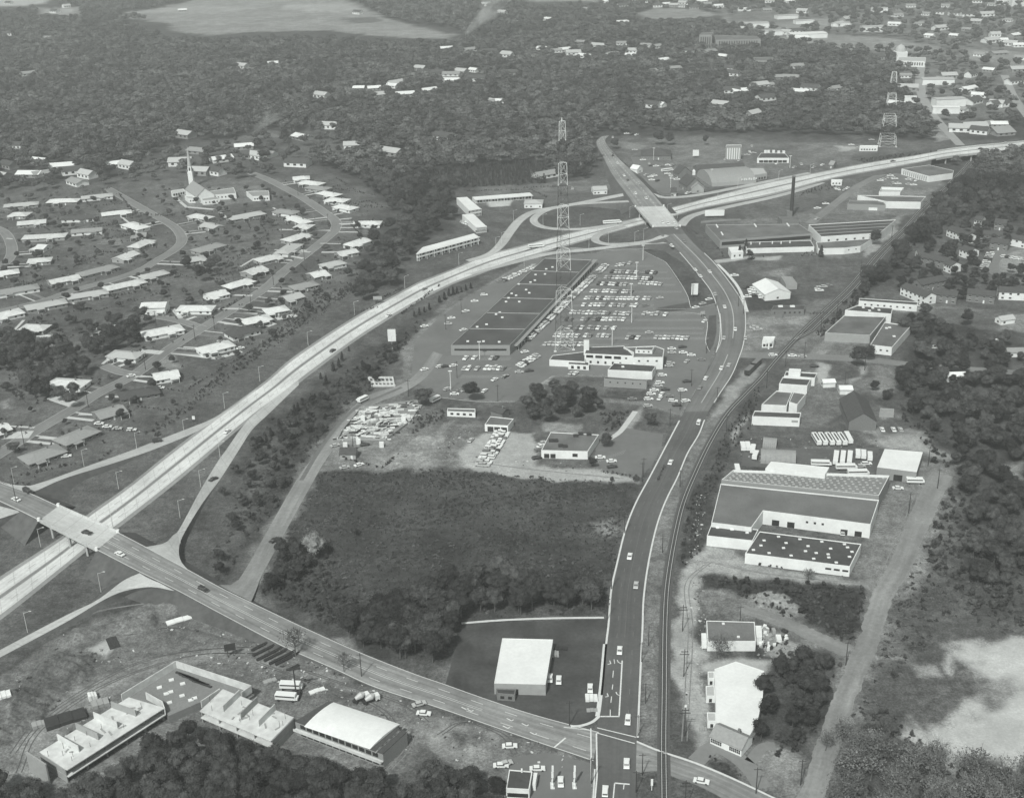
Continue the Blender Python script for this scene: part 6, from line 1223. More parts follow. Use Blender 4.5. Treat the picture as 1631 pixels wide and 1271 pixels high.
# litter, spoil and off-cuts on the bare ground
mb = MB()
for poly, n in (([(60,1190),(200,1090),(290,1040),(420,1020),(560,1080),(690,1140),(650,1200),(560,1140),(470,1120),(400,1080),(280,1045),(190,1100),(100,1180)], 260), ([(-10,1110),(100,1010),(280,955),(420,1020),(250,1040),(100,1120)], 120), ([(740,720),(1000,745),(1000,765),(750,752)], 60), ([(1200,1000),(1260,1010),(1250,1050),(1205,1050)], 70), ([(1100,880),(1130,900),(1120,1100),(1090,1150)], 110), ([(650,680),(760,680),(740,740),(620,740)], 120), ([(1180,700),(1400,690),(1400,745),(1180,745)], 90), ([(700,1130),(940,1210),(800,1260),(700,1200)], 60), ([(1130,780),(1110,880),(1090,900),(1110,790)], 70)):
    P = GL(poly)[:, :2]; lo, hi = P.min(0), P.max(0); c = 0
    while c < n:
        q = lo + rng.random(2) * (hi - lo)
        if inpoly(np.array([q[0]]), np.array([q[1]]), P)[0]:
            c += 1; L_ = .25 + 1.1 * rng.random() ** 2.5; mb.box((q[0], q[1], -.02), (L_, L_ * rng.uniform(.2, .8), rng.uniform(.08, .35)), rng.random() * 3, m=int(rng.integers(4)))
o = mb.build('debris', [WALLG, FLOORC, DARKM, DIRTR]); tag(o, 'scattered off-cuts, stones and litter on the bare ground', 'debris', kind='stuff')
for pts in ([(20,1200),(60,1150),(150,1090),(230,1052),(310,1036),(400,1030)], [(30,1230),(60,1165),(150,1100),(240,1062),(320,1042),(410,1040)], [(400,1030),(330,1010),(270,1000),(200,1012)], [(420,1045),(520,1080),(640,1120),(680,1150)], [(410,1055),(500,1088),(600,1125),(640,1170)], [(660,1150),(650,1190),(620,1225)], [(700,1170),(740,1150),(800,1170),(820,1200)], [(640,720),(690,700),(720,670)], [(750,735),(850,748),(990,762)], [(1090,1180),(1095,1100),(1100,1000),(1095,930),(1130,895)], [(1130,895),(1230,915),(1380,930)], [(1400,930),(1430,860),(1460,790)], [(60,1010),(150,975),(250,958)], [(1200,755),(1280,770-20),(1400,760)]):
    for s_i in (-1, 1):
        Pt = GL(pts); Pt[:, 0] += .9 * s_i; center('tyre_track', Pt, .4, mat('tyre_track', .2, .95, .3, .5) if len(pts) % 2 else mat('dark_track', .08, .95, .3, .5), 40, .03, world_pts=True)
# parking bay lines
mb = MB()
def bays(a, b, n, hd, L_=4.6):
    A, B = G(*a), G(*b)
    for i in range(n):
        p = A + (B - A) * i / (n - 1); mb.box((p[0], p[1], .03), (L_, .14, .03), hd)
for y, x0, x1 in ((424,960,1040),(434,955,1062),(444,945,1068),(454,938,1075),(465,930,1085),(477,922,1040),(487,912,1040),(500,905,1115),(510,897,1118),(523,890,1120),(531,1000,1120),(539,885,1128),(550,862,1000)):
    bays((x0, y), (x1, y), int((x1 - x0) * .52), PH)
for y in (572, 588, 600): bays((735, y), (812, y), 34, PH)
for k in range(17): p = G(1403 + k * 1.6 - k * 1.9, 795 + k * 3.4); mb.box((p[0], p[1], .08), (5, .15, .03), 0)
for k in range(14): p = G(955 + 3 * k, 733 - 1 * k); mb.box((p[0], p[1], .05), (5, .12, .03), 1.2)
struct(mb.build('parking_lines', mat('bay_paint', .35, .8, .2, 1)))
# pale kerb stones round the car park
for pts in ([(1022,399),(1050,413),(1062,420),(1092,465),(1100,490)], [(1040,492),(1100,492),(1140,484)], [(1147,500),(1149,540),(1140,562)], [(690,632),(760,640),(820,640)], [(1042,497),(1120,503),(1124,545),(1130,560)]): center('kerb', pts, .35, KERB, 20, .16)

# ------------------------------------------------------------------ vegetation
def crown_mesh(name, seed, m, lobes, quads, q, flat_=1.0, conic=False, core=True, spread=.22, zb=.28):
    """crown of a tree 1 m tall: lumps of foliage covered in small leaf clump faces"""
    r = np.random.default_rng(seed); V = []; F = []; nv = 0
    L = []
    for i in range(lobes):
        a = r.random() * 2 * PI
        if conic: z = zb + (1 - zb) * (i + .5) / lobes; rad = .05 + .2 * (1 - z); c = np.array([0.02 * math.cos(a), .02 * math.sin(a), z]); L.append((c, np.array([rad, rad, .09])))
        else:
            t = r.random() ** .6; rr = spread * t; z = zb + .14 + (1 - zb - .26) * r.random() * (1 - .35 * t) + .03
            s = .13 + .08 * r.random(); L.append((np.array([rr * math.cos(a), rr * math.sin(a), z]), np.array([s, s, s * .85 * flat_])))
    if not conic: L.append((np.array([0, 0, .62]), np.array([.24, .24, .26])))
    vv = []; ff = []
    for c, s in L:
        n = max(4, int(quads / len(L)))
        d = r.normal(size=(n, 3)); d /= np.linalg.norm(d, axis=1)[:, None]; d[:, 2] = np.where(d[:, 2] < -.5, -d[:, 2], d[:, 2])
        p = c + d * s * (.82 + .3 * r.random((n, 1)))
        nn = d + r.normal(size=(n, 3)) * .45; nn /= np.linalg.norm(nn, axis=1)[:, None]
        u = np.cross(nn, r.normal(size=(n, 3))); u /= np.linalg.norm(u, axis=1)[:, None]; w = np.cross(nn, u); h = q * (.6 + .8 * r.random((n, 1))) / 2
        quad = np.stack([p - u * h - w * h * .8, p + u * h - w * h, p + u * h * .9 + w * h, p - u * h + w * h * .7], 1).reshape(-1, 3)
        o = nv; vv.append(quad); ff.append(np.arange(n * 4).reshape(-1, 4) + o); nv += n * 4
        if core:
            cv = []
            k1, k2 = 6, 4
            for j in range(k2 + 1):
                for i in range(k1):
                    th = PI * j / k2; ph = 2 * PI * i / k1; cv.append(c + s * .78 * np.array([math.sin(th) * math.cos(ph), math.sin(th) * math.sin(ph), math.cos(th)]))
            vv.append(np.array(cv)); o = nv; ff.append(np.array([(o + j * k1 + i, o + (j + 1) * k1 + i, o + (j + 1) * k1 + (i + 1) % k1, o + j * k1 + (i + 1) % k1) for j in range(k2) for i in range(k1)])); nv += len(cv)
    me = bpy.data.meshes.new(name); me.from_pydata(np.concatenate(vv).tolist(), [], np.concatenate(ff).tolist()); me.materials.append(m); me.update(); return me
def trunk_mesh(name, seed, bare=False, m=BARK, top=.72):
    r = np.random.default_rng(seed); mb = MB(); mb.bar((0, 0, -.02), (.01, 0, .4), .022, n=6, r2=.016); mb.bar((.01, 0, .4), (0, .01, top), .016, n=5, r2=.005)
    for k in range(26 if bare else 6):
        z = .25 + .45 * r.random(); a = r.random() * 2 * PI; l = .12 + .2 * r.random(); e = np.array([l * math.cos(a), l * math.sin(a), z + .1 + .18 * r.random()])
        mb.bar((0.005, 0, z), e, .009, n=3, r2=.003)
        if bare:
            for j in range(4): b = r.random() * 2 * PI; mb.bar(e * (.5 + .12 * j) + [0, 0, z * (.5 - .12 * j)], e + np.array([.12 * math.cos(b), .12 * math.sin(b), .06 + .08 * r.random()]), .004, n=3, r2=.002)
    return mb.mesh(name, m)
NEAR = [crown_mesh('crown', 10 + i, LEAF, 12 + i % 4, 2300, .023 + .003 * (i % 3)) for i in range(6)]
THIN = [crown_mesh('crown', 60 + i, TWIG, 9, 420, .03, core=False, spread=.26) for i in range(3)]
DARKC = [crown_mesh('crown', 30 + i, LEAFD, 10, 1500, .028) for i in range(3)]
PALE = crown_mesh('crown', 44, LEAFP, 16, 2600, .024, spread=.26)
CONI = [crown_mesh('crown', 50 + i, LEAFD, 8, 420, .06, conic=True, zb=.1) for i in range(2)]
TRK = [trunk_mesh('trunk', 3 + i) for i in range(3)]; TRKB = [trunk_mesh('trunk', 13 + i, True, TWIG) for i in range(3)]
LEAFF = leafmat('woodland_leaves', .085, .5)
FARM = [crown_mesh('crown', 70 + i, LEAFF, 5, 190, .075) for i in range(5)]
CONF = [crown_mesh('crown', 90, LEAFD, 5, 90, .09, conic=True, zb=.05)]
BUSHM = [crown_mesh('bush', 80 + i, BRUSH, 6, 300, .075, zb=-.25, spread=.42) for i in range(4)]

def scatter(poly, sp, excl=(), jit=.45, px=True):
    P = GL(poly)[:, :2] if px else np.array(poly); x0, y0 = P.min(0); x1, y1 = P.max(0)
    X, Y = np.meshgrid(np.arange(x0, x1, sp), np.arange(y0, y1, sp * .87)); X = X + (np.arange(X.shape[0]) % 2)[:, None] * sp / 2
    X = (X + rng.uniform(-jit, jit, X.shape) * sp).ravel(); Y = (Y + rng.uniform(-jit, jit, Y.shape) * sp).ravel()
    Xw, Yw = wob(X, Y, sp * .5)
    k = inpoly(Xw, Yw, P) & (np.abs(X) < Y * .52 + 40)
    for e in excl: k &= ~inpoly(X, Y, GL(e)[:, :2])
    return np.stack([X[k], Y[k]], 1)
# keep trees off roads and houses
RP = np.concatenate([np.stack([((a + b) / 2)[:, 0], ((a + b) / 2)[:, 1], np.linalg.norm((a - b), axis=1) / 2], 1) for k_, (a, b) in ROADC.items() if not k_.startswith(('tyre', 'driveway', 'garden'))])
BP = [o for o in bpy.data.objects if o.parent is None and o.get('category') in ('house', 'building', 'apartments', 'motel', 'shed', 'church', 'church hall', 'hospital', 'school', 'hut', 'store', 'kiosk', 'yard', 'restaurant', 'barn', 'filling station')]
def bsize(o):
    s = 0
    for c in o.children:
        if c.type == 'MESH' and c.name.startswith(('wall', 'roof', 'floor')):
            v = np.empty(len(c.data.vertices) * 3); c.data.vertices.foreach_get('co', v); v = v.reshape(-1, 3); s = max(s, np.abs(v[:, :2]).max())
    return s
BPX = np.array([(o.location.x, o.location.y, max(5, bsize(o) * .8)) for o in BP])
def clear(p, extra=2.5, bex=1.5):
    keep = np.ones(len(p), bool)
    for A, ex in ((RP, extra), (BPX, bex)):
        for i in range(0, len(p), 4000):
            d = np.hypot(p[i:i + 4000, None, 0] - A[None, :, 0], p[i:i + 4000, None, 1] - A[None, :, 1]) - A[None, :, 2]
            keep[i:i + 4000] &= d.min(1) > ex
    return p[keep]
FARMS = [[(175,24),(250,14),(300,2),(340,-8),(520,-10),(570,6),(610,28),(690,50),(725,56),(715,63),(620,60),(520,49),(400,52),(330,57),(285,52),(265,38),(200,30)], [(-80,2),(20,-4),(80,0),(70,8),(0,13),(-80,16)], [(75,16),(120,14),(118,24),(72,25)], [(830,-6),(960,-8),(950,3),(840,3)], [(1015,22),(1040,13),(1110,16),(1145,24),(1100,30),(1030,31)], [(1150,28),(1200,22),(1260,28),(1250,42),(1190,48),(1150,38)],
         [(1225,60),(1330,55),(1420,62),(1500,75),(1500,88),(1420,80),(1330,80),(1300,72)], [(1530,78),(1640,84),(1640,108),(1590,104),(1535,92)], [(1213,40),(1320,28),(1320,44),(1215,52)], [(1455,160),(1480,158),(1500,200),(1520,222),(1490,226)], [(330,240),(420,205),(450,220),(400,235)], [(395,225),(520,205),(560,240),(480,262),(400,255)]]
PINES = [(620,290),(750,268),(870,262),(870,292),(760,300)]
TOWN = [(1130,-30),(1700,-60),(1700,200),(1500,222),(1440,150),(1420,100),(1300,80),(1220,70),(1140,40)]
FOREST = [(-120,-30),(1750,-60),(1750,206),(1640,206),(1500,222),(1380,219),(1200,214),(1000,208),(955,228),(945,285),(850,292),(745,290),(725,312),(725,350),(665,392),(625,445),(592,478),(572,445),(600,395),(640,350),(600,310),(560,280),(480,262),(430,215),(260,235),(180,285),(60,292),(-120,320)]
# far houses first, so the woods leave them clearings
FH = {'in the far town at the upper right': [(1226,5),(1257,5),(1221,19),(1278,21),(1226,43),(1347,34),(1335,42),(1425,41),(1429,27),(1432,17),(1506,12),(1494,23),(1541,26),(1520,25),(1556,5),(1571,26),(1497,48),(1463,41),(1584,59),(1595,67),(1615,59),(1623,75),(1610,73),(1577,68),(1402,95),(1270,108),(1244,126),(1260,126),(1219,100),(1275,63),(1252,55),(1268,53),(1273,149),(1291,144),(1330,144),(1219,160),(1221,139),(1442,124),(1445,144),(1429,169),(1546,123),(1613,134),(1559,155),(1548,165),(1587,170),(1541,145),(1528,178),(1590,202),(1568,202),(1551,206),(1560,213),(1592,210),(1597,215),(1530,209),(1589,170),(1510,125),(1500,130),(1640,140),(1620,115),(1575,115),(1560,90),(1520,60),(1475,25),(1450,12),(1580,10),(1640,40),(1605,35),(1480,60),(1540,50),(1555,38),(1590,88),(1625,95)],
      'among the trees below the smoke and hospital': [(965,5),(991,12),(931,17),(1032,5),(1047,12),(1073,12),(1086,12),(1106,15),(1117,5),(1002,3),(1127,9),(1144,12),(1133,3),(1089,8),(1061,9),(828,33),(873,33),(913,88),(898,82),(864,80),(954,77),(990,72),(1006,85),(1029,75),(1043,77),(975,89),(1003,91),(1096,85),(1131,85),(1153,93),(1055,99),(1042,116),(1074,112),(1160,113),(1168,121),(1163,148),(1180,148),(1209,140),(815,120),(808,91),(1038,171),(1050,170),(1199,186),(1148,171),(924,70),(932,92),(886,84),(990,38),(1099,44)],
      'in the woods left of the smoke plume': [(436,104),(464,102),(570,23),(660,13),(730,23),(766,23),(781,86),(748,82),(807,90),(712,80),(755,115),(815,120),(670,113),(695,120),(572,144),(596,144),(624,140),(645,153),(683,147),(719,121),(760,129),(719,131),(789,165),(513,156),(605,156),(106,13),(88,21),(15,8),(77,63),(41,78),(46,120),(6,182),(12,57),(386,109),(291,19),(630,137),(735,118),(775,10),(800,23)],
      'in the leafy lanes above the suburb': [(28,237),(64,260),(49,281),(67,281),(116,277),(124,294),(182,266),(15,268),(318,244),(296,219),(389,237),(410,253),(353,257),(288,263),(319,278),(345,278),(482,222),(526,205),(562,237),(624,247),(709,222),(475,264),(423,249),(406,251),(787,165),(3,286),(205,268),(868,282),(100,268),(140,283)]}
hw_ = MB().prism([(-.5, -.5), (.5, -.5), (.5, .5), (-.5, .5)], 0, .6, cap=False); hw_.add([(-.5, -.5, .6), (-.5, .5, .6), (-.5, 0, .98)], [(2, 1, 0)]); hw_.add([(.5, -.5, .6), (.5, .5, .6), (.5, 0, .98)], [(0, 1, 2)])
hwm = [hw_.mesh('wall', WALLW), hw_.mesh('wall', WALLW), hw_.mesh('wall', BRICKP)]
hr_ = MB().add([(-.54, -.56, .56), (.54, -.56, .56), (.54, 0, 1), (-.54, 0, 1), (.54, .56, .56), (-.54, .56, .56)], [(0, 1, 2, 3), (3, 2, 4, 5)]); hrm = [hr_.mesh('roof', m) for m in (ROOFW, ROOFP, ROOFG, ROOFD)]
hwn = MB(); 
for x in (-.3, 0, .3):
    for y in (-.505, .505): hwn.box((x, y, .22), (.12, .02, .22))
hwn = hwn.mesh('windows', GLASS); FHP = []
for area, pts in FH.items():
    for i, (x, y) in enumerate(sorted(pts)):
        p = G(x, y); w_ = 15 + (x * 3 + y) % 10; r_ = (x + y * 3) % 4; wl = (x + 2 * y) % 3
        o = thing('distant_house', f'{["white", "pale", "grey", "dark"][r_]}-roofed house {area}, {ORD[i+1]} from the left', 'house', p, ((x * 13 + y * 7) % 10) * .17 - .8, 'houses ' + area)
        o.scale = (w_, w_ * .62, 8 if (x + y) % 2 else 6); link('wall', hwm[wl], o); link('roof', hrm[r_], o); link('windows', hwn, o)
        FHP.append((p[0], p[1], w_ * .5))
FHP = np.array(FHP); BPX = np.concatenate([BPX, FHP])
FARMS = FARMS + [[(120,40),(330,30),(520,20),(740,50),(740,72),(620,76),(500,66),(400,68),(330,73),(270,66),(200,44)], [(60,14),(130,12),(130,32),(60,34)], [(-80,0),(90,0),(90,16),(0,24),(-80,26)], [(1010,22),(1150,20),(1150,40),(1010,42)], [(820,0),(960,0),(955,14),(830,16)], [(300,238),(440,205),(470,225),(400,250)]]
def viewclear(p, depth=42):
    """leave a small open yard on the near side of every far house"""
    k = np.ones(len(p), bool)
    for x, y, r_ in FHP:
        k &= ~((np.abs(p[:, 0] - x * p[:, 1] / y) < r_ + 2) & (p[:, 1] < y) & (p[:, 1] > y - depth - (y - 1500) * .03))
    return p[k]
ALLT = []   # x, y, height, kind, zone
def grow(poly, sp, h0, h1, kind, zone, excl=(), ex=2.5, vc=False, bex=1.5):
    p = clear(scatter(poly, sp, excl), ex, bex)
    if vc: p = viewclear(p)
    for q in p: ALLT.append((q[0], q[1], rng.uniform(h0, h1), kind, zone))
grow([(-10,1262),(60,1264),(110,1274),(165,1266),(215,1235),(262,1198),(290,1175),(330,1165),(360,1172),(395,1205),(440,1225),(500,1238),(600,1262),(650,1275),(690,1245),(740,1245),(785,1275),(800,1335),(-10,1335)], 5.6, 8, 11.5, 'leafy', 'in the dark wood below the unfinished motel')
grow([(540,1010),(600,985),(680,965),(745,938),(800,925),(860,940),(955,945),(955,978),(745,985),(722,1015),(690,1068),(640,1066),(570,1038)], 6.6, 10, 14.5, 'leafy', 'in the wood behind the black asphalt lot', ex=3)
grow([(425,905),(455,870),(500,880),(520,900),(440,960),(415,935)], 7, 6, 9, 'dark', 'in the scrub at the left corner of the meadow')
grow([(1255,1300),(1300,1250),(1330,1200),(1360,1190),(1400,1180),(1460,1215),(1520,1240),(1600,1250),(1650,1235),(1650,1335),(1255,1335)], 7.5, 9, 13, 'bare', 'in the thin wood by the pale sand field')
grow([(1225,1075),(1250,1050),(1300,1060),(1325,1070),(1300,1150),(1270,1180),(1235,1200),(1215,1180),(1222,1120)], 6, 6, 10, 'dark', 'in the thicket right of the white-roofed hall')
grow([(832,650),(840,630),(880,618),(920,628),(950,640),(945,668),(880,672),(840,668)], 8.2, 7, 12, 'leafy', 'in the clump in front of the restaurant')
grow([(505,830),(540,800),(600,870),(560,900),(510,890)], 40, 5, 7, 'dark', 'in the scrub at the left corner of the meadow')
for x, y, h, k, z in [(502,888,12.5,'pale','standing pale and round at the left of the meadow'),(675,648,12,'leafy','round and dark beside the maze-like yard'),(752,640,13,'leafy','slender in the front car park'),(1035,680,9,'dark','round and dark beside the main road entrance'),(965,712,8,'dark','at the right of the repair shop'),(945,745,6.5,'dark','at the front corner of the repair shop'),(1145,1048,11,'thin','spreading in front of the workshop'),(471,1045,13,'bare','bare by the cross road verge, left one'),(548,1070,9,'bare','bare by the cross road verge, right one'),(1287,928,7,'bare','bare in front of the long depot'),(1365,585,13,'dark','dark and broad at the side road'),(1380,575,11,'dark','dark at the side road by the grey warehouse'),(1195,415,9,'dark','dark in front of the factory offices'),(1188,400,9,'cone','pointed in front of the factory'),(1178,408,8,'cone','pointed by the white pavilion'),(1307,410,9,'cone','pointed by the curved white wall'),(1393,390,12,'dark','dark at the corner of the black factory roof'),(1048,232,17,'dark','broad behind the dark tavern'),(1066,232,14,'dark','dark right of the tavern'),(1123,232,12,'dark','dark above the supermarket'),(978,238,12,'dark','dark at the head of the upper road'),(1095,812,4,'dark','small by the railway'),(1012,768,4,'dark','low by the lot corner'),(974,768,3.5,'dark','low at the gravel edge'),(1340,1180,9,'bare','bare over the dirt road'),(1315,1195,8,'bare','bare at the dirt road edge'),(1490,1225,12,'bare','tall and bare against the sand'),(1480,1240,12,'bare','forked and bare against the sand'),(1216,1108,9,'dark','leaning over the white-roofed hall'),(1222,1140,10,'dark','right of the white-roofed hall'),(1212,1178,9,'dark','at the lower corner of the white-roofed hall'),(320,450,13,'leafy','biggest of the suburban clump'),(335,435,12,'leafy','in the suburban clump'),(300,430,11,'leafy','left in the suburban clump'),(345,425,10,'leafy','back of the suburban clump'),(180,548,12,'dark','in front of the hidden suburban house'),(218,545,14,'cone','tall and dark in the suburb'),(200,540,12,'dark','tall in the suburb'),(160,560,11,'leafy','by the suburban driveway'),(95,640,10,'leafy','before the white suburban house'),(115,650,10,'leafy','right before the white suburban house'),(70,600,10,'leafy','left behind the white suburban house'),(10,425,7,'leafy','by the left kerb'),(406,403,6,'dark','round in the back garden'),(430,360,6,'dark','round dark by the upper gardens'),(1540,520,12,'dark','dark by the far cottage'),(795,1268,8,'leafy','by the filling station')]:
    p = G(x, y); ALLT.append((p[0], p[1], h, k, z))
for x, y in ((425,705),(432,695),(428,715),(445,680),(449,694),(459,672),(465,665),(481,646),(487,653),(503,642),(513,635),(520,612),(531,592),(511,604),(540,585),(545,575),(556,560),(470,660),(475,655),(497,645)):
    p = G(x, y); ALLT.append((p[0], p[1], rng.uniform(3.5, 6), 'cone', 'on the bank right of the freeway'))
for x, y in ((700,482),(708,478),(715,472),(722,470),(728,468),(735,466),(742,463),(660,505),(668,502),(676,498),(684,494),(750,460)):
    p = G(x, y); ALLT.append((p[0], p[1], rng.uniform(3.5, 6), 'cone', 'along the freeway fence behind the shops'))
# woods that are mostly beyond counting
grow([(1440,512),(1500,498),(1540,540),(1660,560),(1660,960),(1560,940),(1530,780),(1500,740),(1450,665),(1400,640),(1390,612),(1440,590)], 8.6, 6, 13, 'leafy', 'in the wood at the right of the depots', excl=[[(1400,645),(1450,640),(1450,665),(1410,665)], [(1400,690),(1520,690),(1530,740),(1440,740)], [(1480,488),(1600,495),(1600,535),(1540,540),(1490,520)], [(1385,585),(1430,585),(1440,620),(1400,640)], [(1590,745),(1640,735),(1640,770),(1600,765)]])
grow([(1530,262),(1700,242),(1700,345),(1560,342),(1512,352),(1460,395),(1400,455),(1370,470),(1400,430),(1470,365),(1520,300)], 9, 9, 16, 'leafy', 'in the dark wood beyond the railway')
grow([(1480,345),(1660,345),(1660,480),(1440,482),(1430,455),(1480,390)], 12, 7, 11, 'dark', 'between the apartment blocks', excl=[[(1580,400),(1640,390),(1640,440),(1590,432)]])
grow([(560,465),(600,448),(628,445),(600,480),(575,500),(545,520)], 9, 8, 12, 'leafy', 'in the tongue of wood above the freeway')
grow(FOREST, 11.0, 8, 16, 'leafy', 'in the great forest', excl=FARMS + [PINES, TOWN, [(-120,-60),(1750,-90),(1750,60),(1100,68),(-120,68)]], vc=True, ex=5)
grow([(-120,-30),(1750,-60),(1750,60),(1100,66),(-120,66)], 14, 10, 17, 'leafy', 'in the great forest', excl=FARMS + [TOWN], vc=True, ex=5)
grow(TOWN, 22, 9, 15, 'leafy', 'in the far town', excl=FARMS, vc=True, ex=3)
grow(PINES, 5, 4, 6.5, 'cone', 'in the young pine plantation')
grow([(330,240),(420,205),(450,220),(400,235)], 26, 8, 12, 'leafy', 'in the great forest'); grow([(395,225),(520,205),(560,240),(480,262),(400,255)], 22, 9, 14, 'leafy', 'in the leafy lanes above the suburb')
grow([(0,290),(180,288),(260,240),(420,235),(470,262),(430,285),(300,282),(180,298),(0,310)], 18, 8, 13, 'leafy', 'in the leafy lanes above the suburb')
grow([(0,540),(60,530),(110,560),(150,600),(110,640),(60,640),(20,600),(0,600)], 8.5, 8, 12, 'leafy', 'in the dark suburban grove', bex=3)
grow([(140,520),(235,510),(225,560),(150,585)], 10, 7, 11, 'leafy', 'in the suburban thicket', bex=2)
grow([(-20,320),(180,300),(430,300),(540,330),(600,370),(560,450),(480,520),(300,640),(-20,740)], 19, 3, 7.5, 'leafy', 'on the suburban lawns', ex=2, bex=1)
grow([(330,740),(420,690),(500,640),(560,600),(600,570),(640,545),(660,530),(640,560),(560,650),(500,720),(440,800),(380,880),(345,925),(330,905),(370,830)], 9, 3.5, 7.5, 'leafy', 'in the scrub between the roads', ex=3)
A_ = np.array([(t[0], t[1], t[2]) for t in ALLT]); A_[:, 2] = A_[:, 2]; dist = np.hypot(A_[:, 0], A_[:, 1]); order = np.argsort(dist)
inview = np.array([(-30 < q[0] < SW + 30 and q[1] < SH + 60) for q in (proj((a[0], a[1], a[2] * .7)) for a in A_)])
named = {'leafy': ('leafy_tree', 'leafy tree'), 'dark': ('leafy_tree', 'dark bushy tree'), 'pale': ('blossoming_tree', 'pale blossoming tree'), 'bare': ('bare_tree', 'bare thin-branched tree'), 'thin': ('bare_tree', 'half-leafed tree'), 'cone': ('evergreen_tree', 'dark evergreen tree')}
cnt = {}; rest = []; TREES = []
for i in order:
    x, y, h, k, z = ALLT[i]; nm, wd = named[k]
    if not inview[i] and y < 700: continue
    if 'dark wood below' in z: ppx = proj((x, y, 0))[0]; z = 'in the dark wood ' + ('below the left unfinished wing' if ppx < 250 else 'below the middle unfinished wing' if ppx < 450 else 'below the barrel-roofed block' if ppx < 640 else 'left of the filling station')
    lim = 290 if nm == 'leafy_tree' else 120 if nm == 'evergreen_tree' else 200
    if cnt.get(nm, 0) >= lim or (z.startswith('in the young') or z.startswith('in the great')): rest.append(i); continue
    cnt[nm] = cnt.get(nm, 0) + 1
    o = thing(nm, f'{wd} {z}', 'tree', (x, y, 0), rng.random() * 6.28, 'trees ' + z); TREES.append((x / y, o)); s = h; w_ = h * rng.uniform(.95, 1.25)
    o.scale = (w_, w_ * rng.uniform(.9, 1.1), s); r_ = int(rng.integers(6))
    if k == 'leafy': link('crown', NEAR[r_], o); link('trunk', TRK[r_ % 3], o)
    elif k == 'dark': link('crown', DARKC[r_ % 3], o); link('trunk', TRK[r_ % 3], o)
    elif k == 'pale': link('crown', PALE, o); link('trunk', TRK[0], o)
    elif k == 'cone': link('crown', CONI[r_ % 2], o); link('trunk', TRK[1], o)
    else: link('crown', THIN[r_ % 3], o); link('trunk', TRKB[r_ % 3], o)
byl = {}
for u, o in TREES: byl.setdefault(o['label'], []).append((u, o))
for l, q in byl.items():
    if len(q) > 1:
        for i, (u, o) in enumerate(sorted(q, key=lambda t: t[0])): o['label'] = f'{l}, {ORD[i + 1]} from left'
print('trees', len(ALLT), cnt, 'rest', len(rest))
def instancer(name, pts, hs, protos, wmin=.9, wmax=1.3, zoff=0.0):
    """one mass of vegetation: meshes placed on a point cloud by geometry nodes"""
    n = len(pts); me = bpy.data.meshes.new(name); me.vertices.add(n); co = np.zeros((n, 3)); co[:, :2] = pts; co[:, 2] = zoff; me.vertices.foreach_set('co', co.ravel())
    sc3 = np.stack([hs * rng.uniform(wmin, wmax, n), hs * rng.uniform(wmin, wmax, n), hs], 1)
    a = me.attributes.new('size', 'FLOAT_VECTOR', 'POINT'); a.data.foreach_set('vector', sc3.astype(np.float32).ravel())
    a = me.attributes.new('turn', 'FLOAT_VECTOR', 'POINT'); rr = np.zeros((n, 3)); rr[:, 2] = rng.random(n) * 6.28; a.data.foreach_set('vector', rr.astype(np.float32).ravel())
    a = me.attributes.new('pick', 'INT', 'POINT'); a.data.foreach_set('value', rng.integers(0, len(protos), n).astype(np.int32))
    o = link(name, me); o['kind'] = 'stuff'
    src = bpy.data.collections.new(name + '_plants')
    for i, p in enumerate(protos): src.objects.link(bpy.data.objects.new(f'{name}_plant_{i}', p))
    g = bpy.data.node_groups.new(name, 'GeometryNodeTree'); g.interface.new_socket('Geometry', in_out='INPUT', socket_type='NodeSocketGeometry'); g.interface.new_socket('Geometry', in_out='OUTPUT', socket_type='NodeSocketGeometry')
    N = g.nodes; gi = N.new('NodeGroupInput'); go = N.new('NodeGroupOutput'); ip = N.new('GeometryNodeInstanceOnPoints'); ci = N.new('GeometryNodeCollectionInfo')
    ci.inputs['Collection'].default_value = src; ci.inputs['Separate Children'].default_value = True; ci.inputs['Reset Children'].default_value = True
    ip.inputs['Pick Instance'].default_value = True
    def na(nm, ty):
        q = N.new('GeometryNodeInputNamedAttribute'); q.data_type = ty; q.inputs['Name'].default_value = nm; return q.outputs['Attribute']
    g.links.new(gi.outputs[0], ip.inputs['Points']); g.links.new(ci.outputs[0], ip.inputs['Instance']); g.links.new(na('pick', 'INT'), ip.inputs['Instance Index'])
    g.links.new(na('size', 'FLOAT_VECTOR'), ip.inputs['Scale'])
    e2r = N.new('FunctionNodeEulerToRotation'); g.links.new(na('turn', 'FLOAT_VECTOR'), e2r.inputs[0]); g.links.new(e2r.outputs[0], ip.inputs['Rotation'])
    g.links.new(ip.outputs[0], go.inputs[0]); o.modifiers.new('plants', 'NODES').node_group = g
    return o
rk = np.array([ALLT[i][3] for i in rest]); rp = A_[rest]
lf = np.isin(rk, ['leafy', 'bare', 'thin', 'pale']); dk = rk == 'dark'; cn = rk == 'cone'
nf = lf & (np.hypot(rp[:, 0], rp[:, 1]) < 1150); lf = lf & ~nf
tag(instancer('woodland', rp[nf][:, :2], rp[nf][:, 2], NEAR, .95, 1.3), 'leafy woodland and garden trees nearer than the great forest', 'forest')
tag(instancer('forest', rp[lf][:, :2], rp[lf][:, 2], FARM, 1.15, 1.75), 'vast leafy forest covering the land behind the suburb and shops', 'forest')
if dk.sum(): tag(instancer('dark_woodland', rp[dk][:, :2], rp[dk][:, 2], DARKC), 'dark woodland on the right between railway and apartments', 'forest')
if cn.sum(): tag(instancer('pine_plantation', rp[cn][:, :2], rp[cn][:, 2], CONF, .8, 1.1), 'young dark pine plantation above the motel', 'forest')
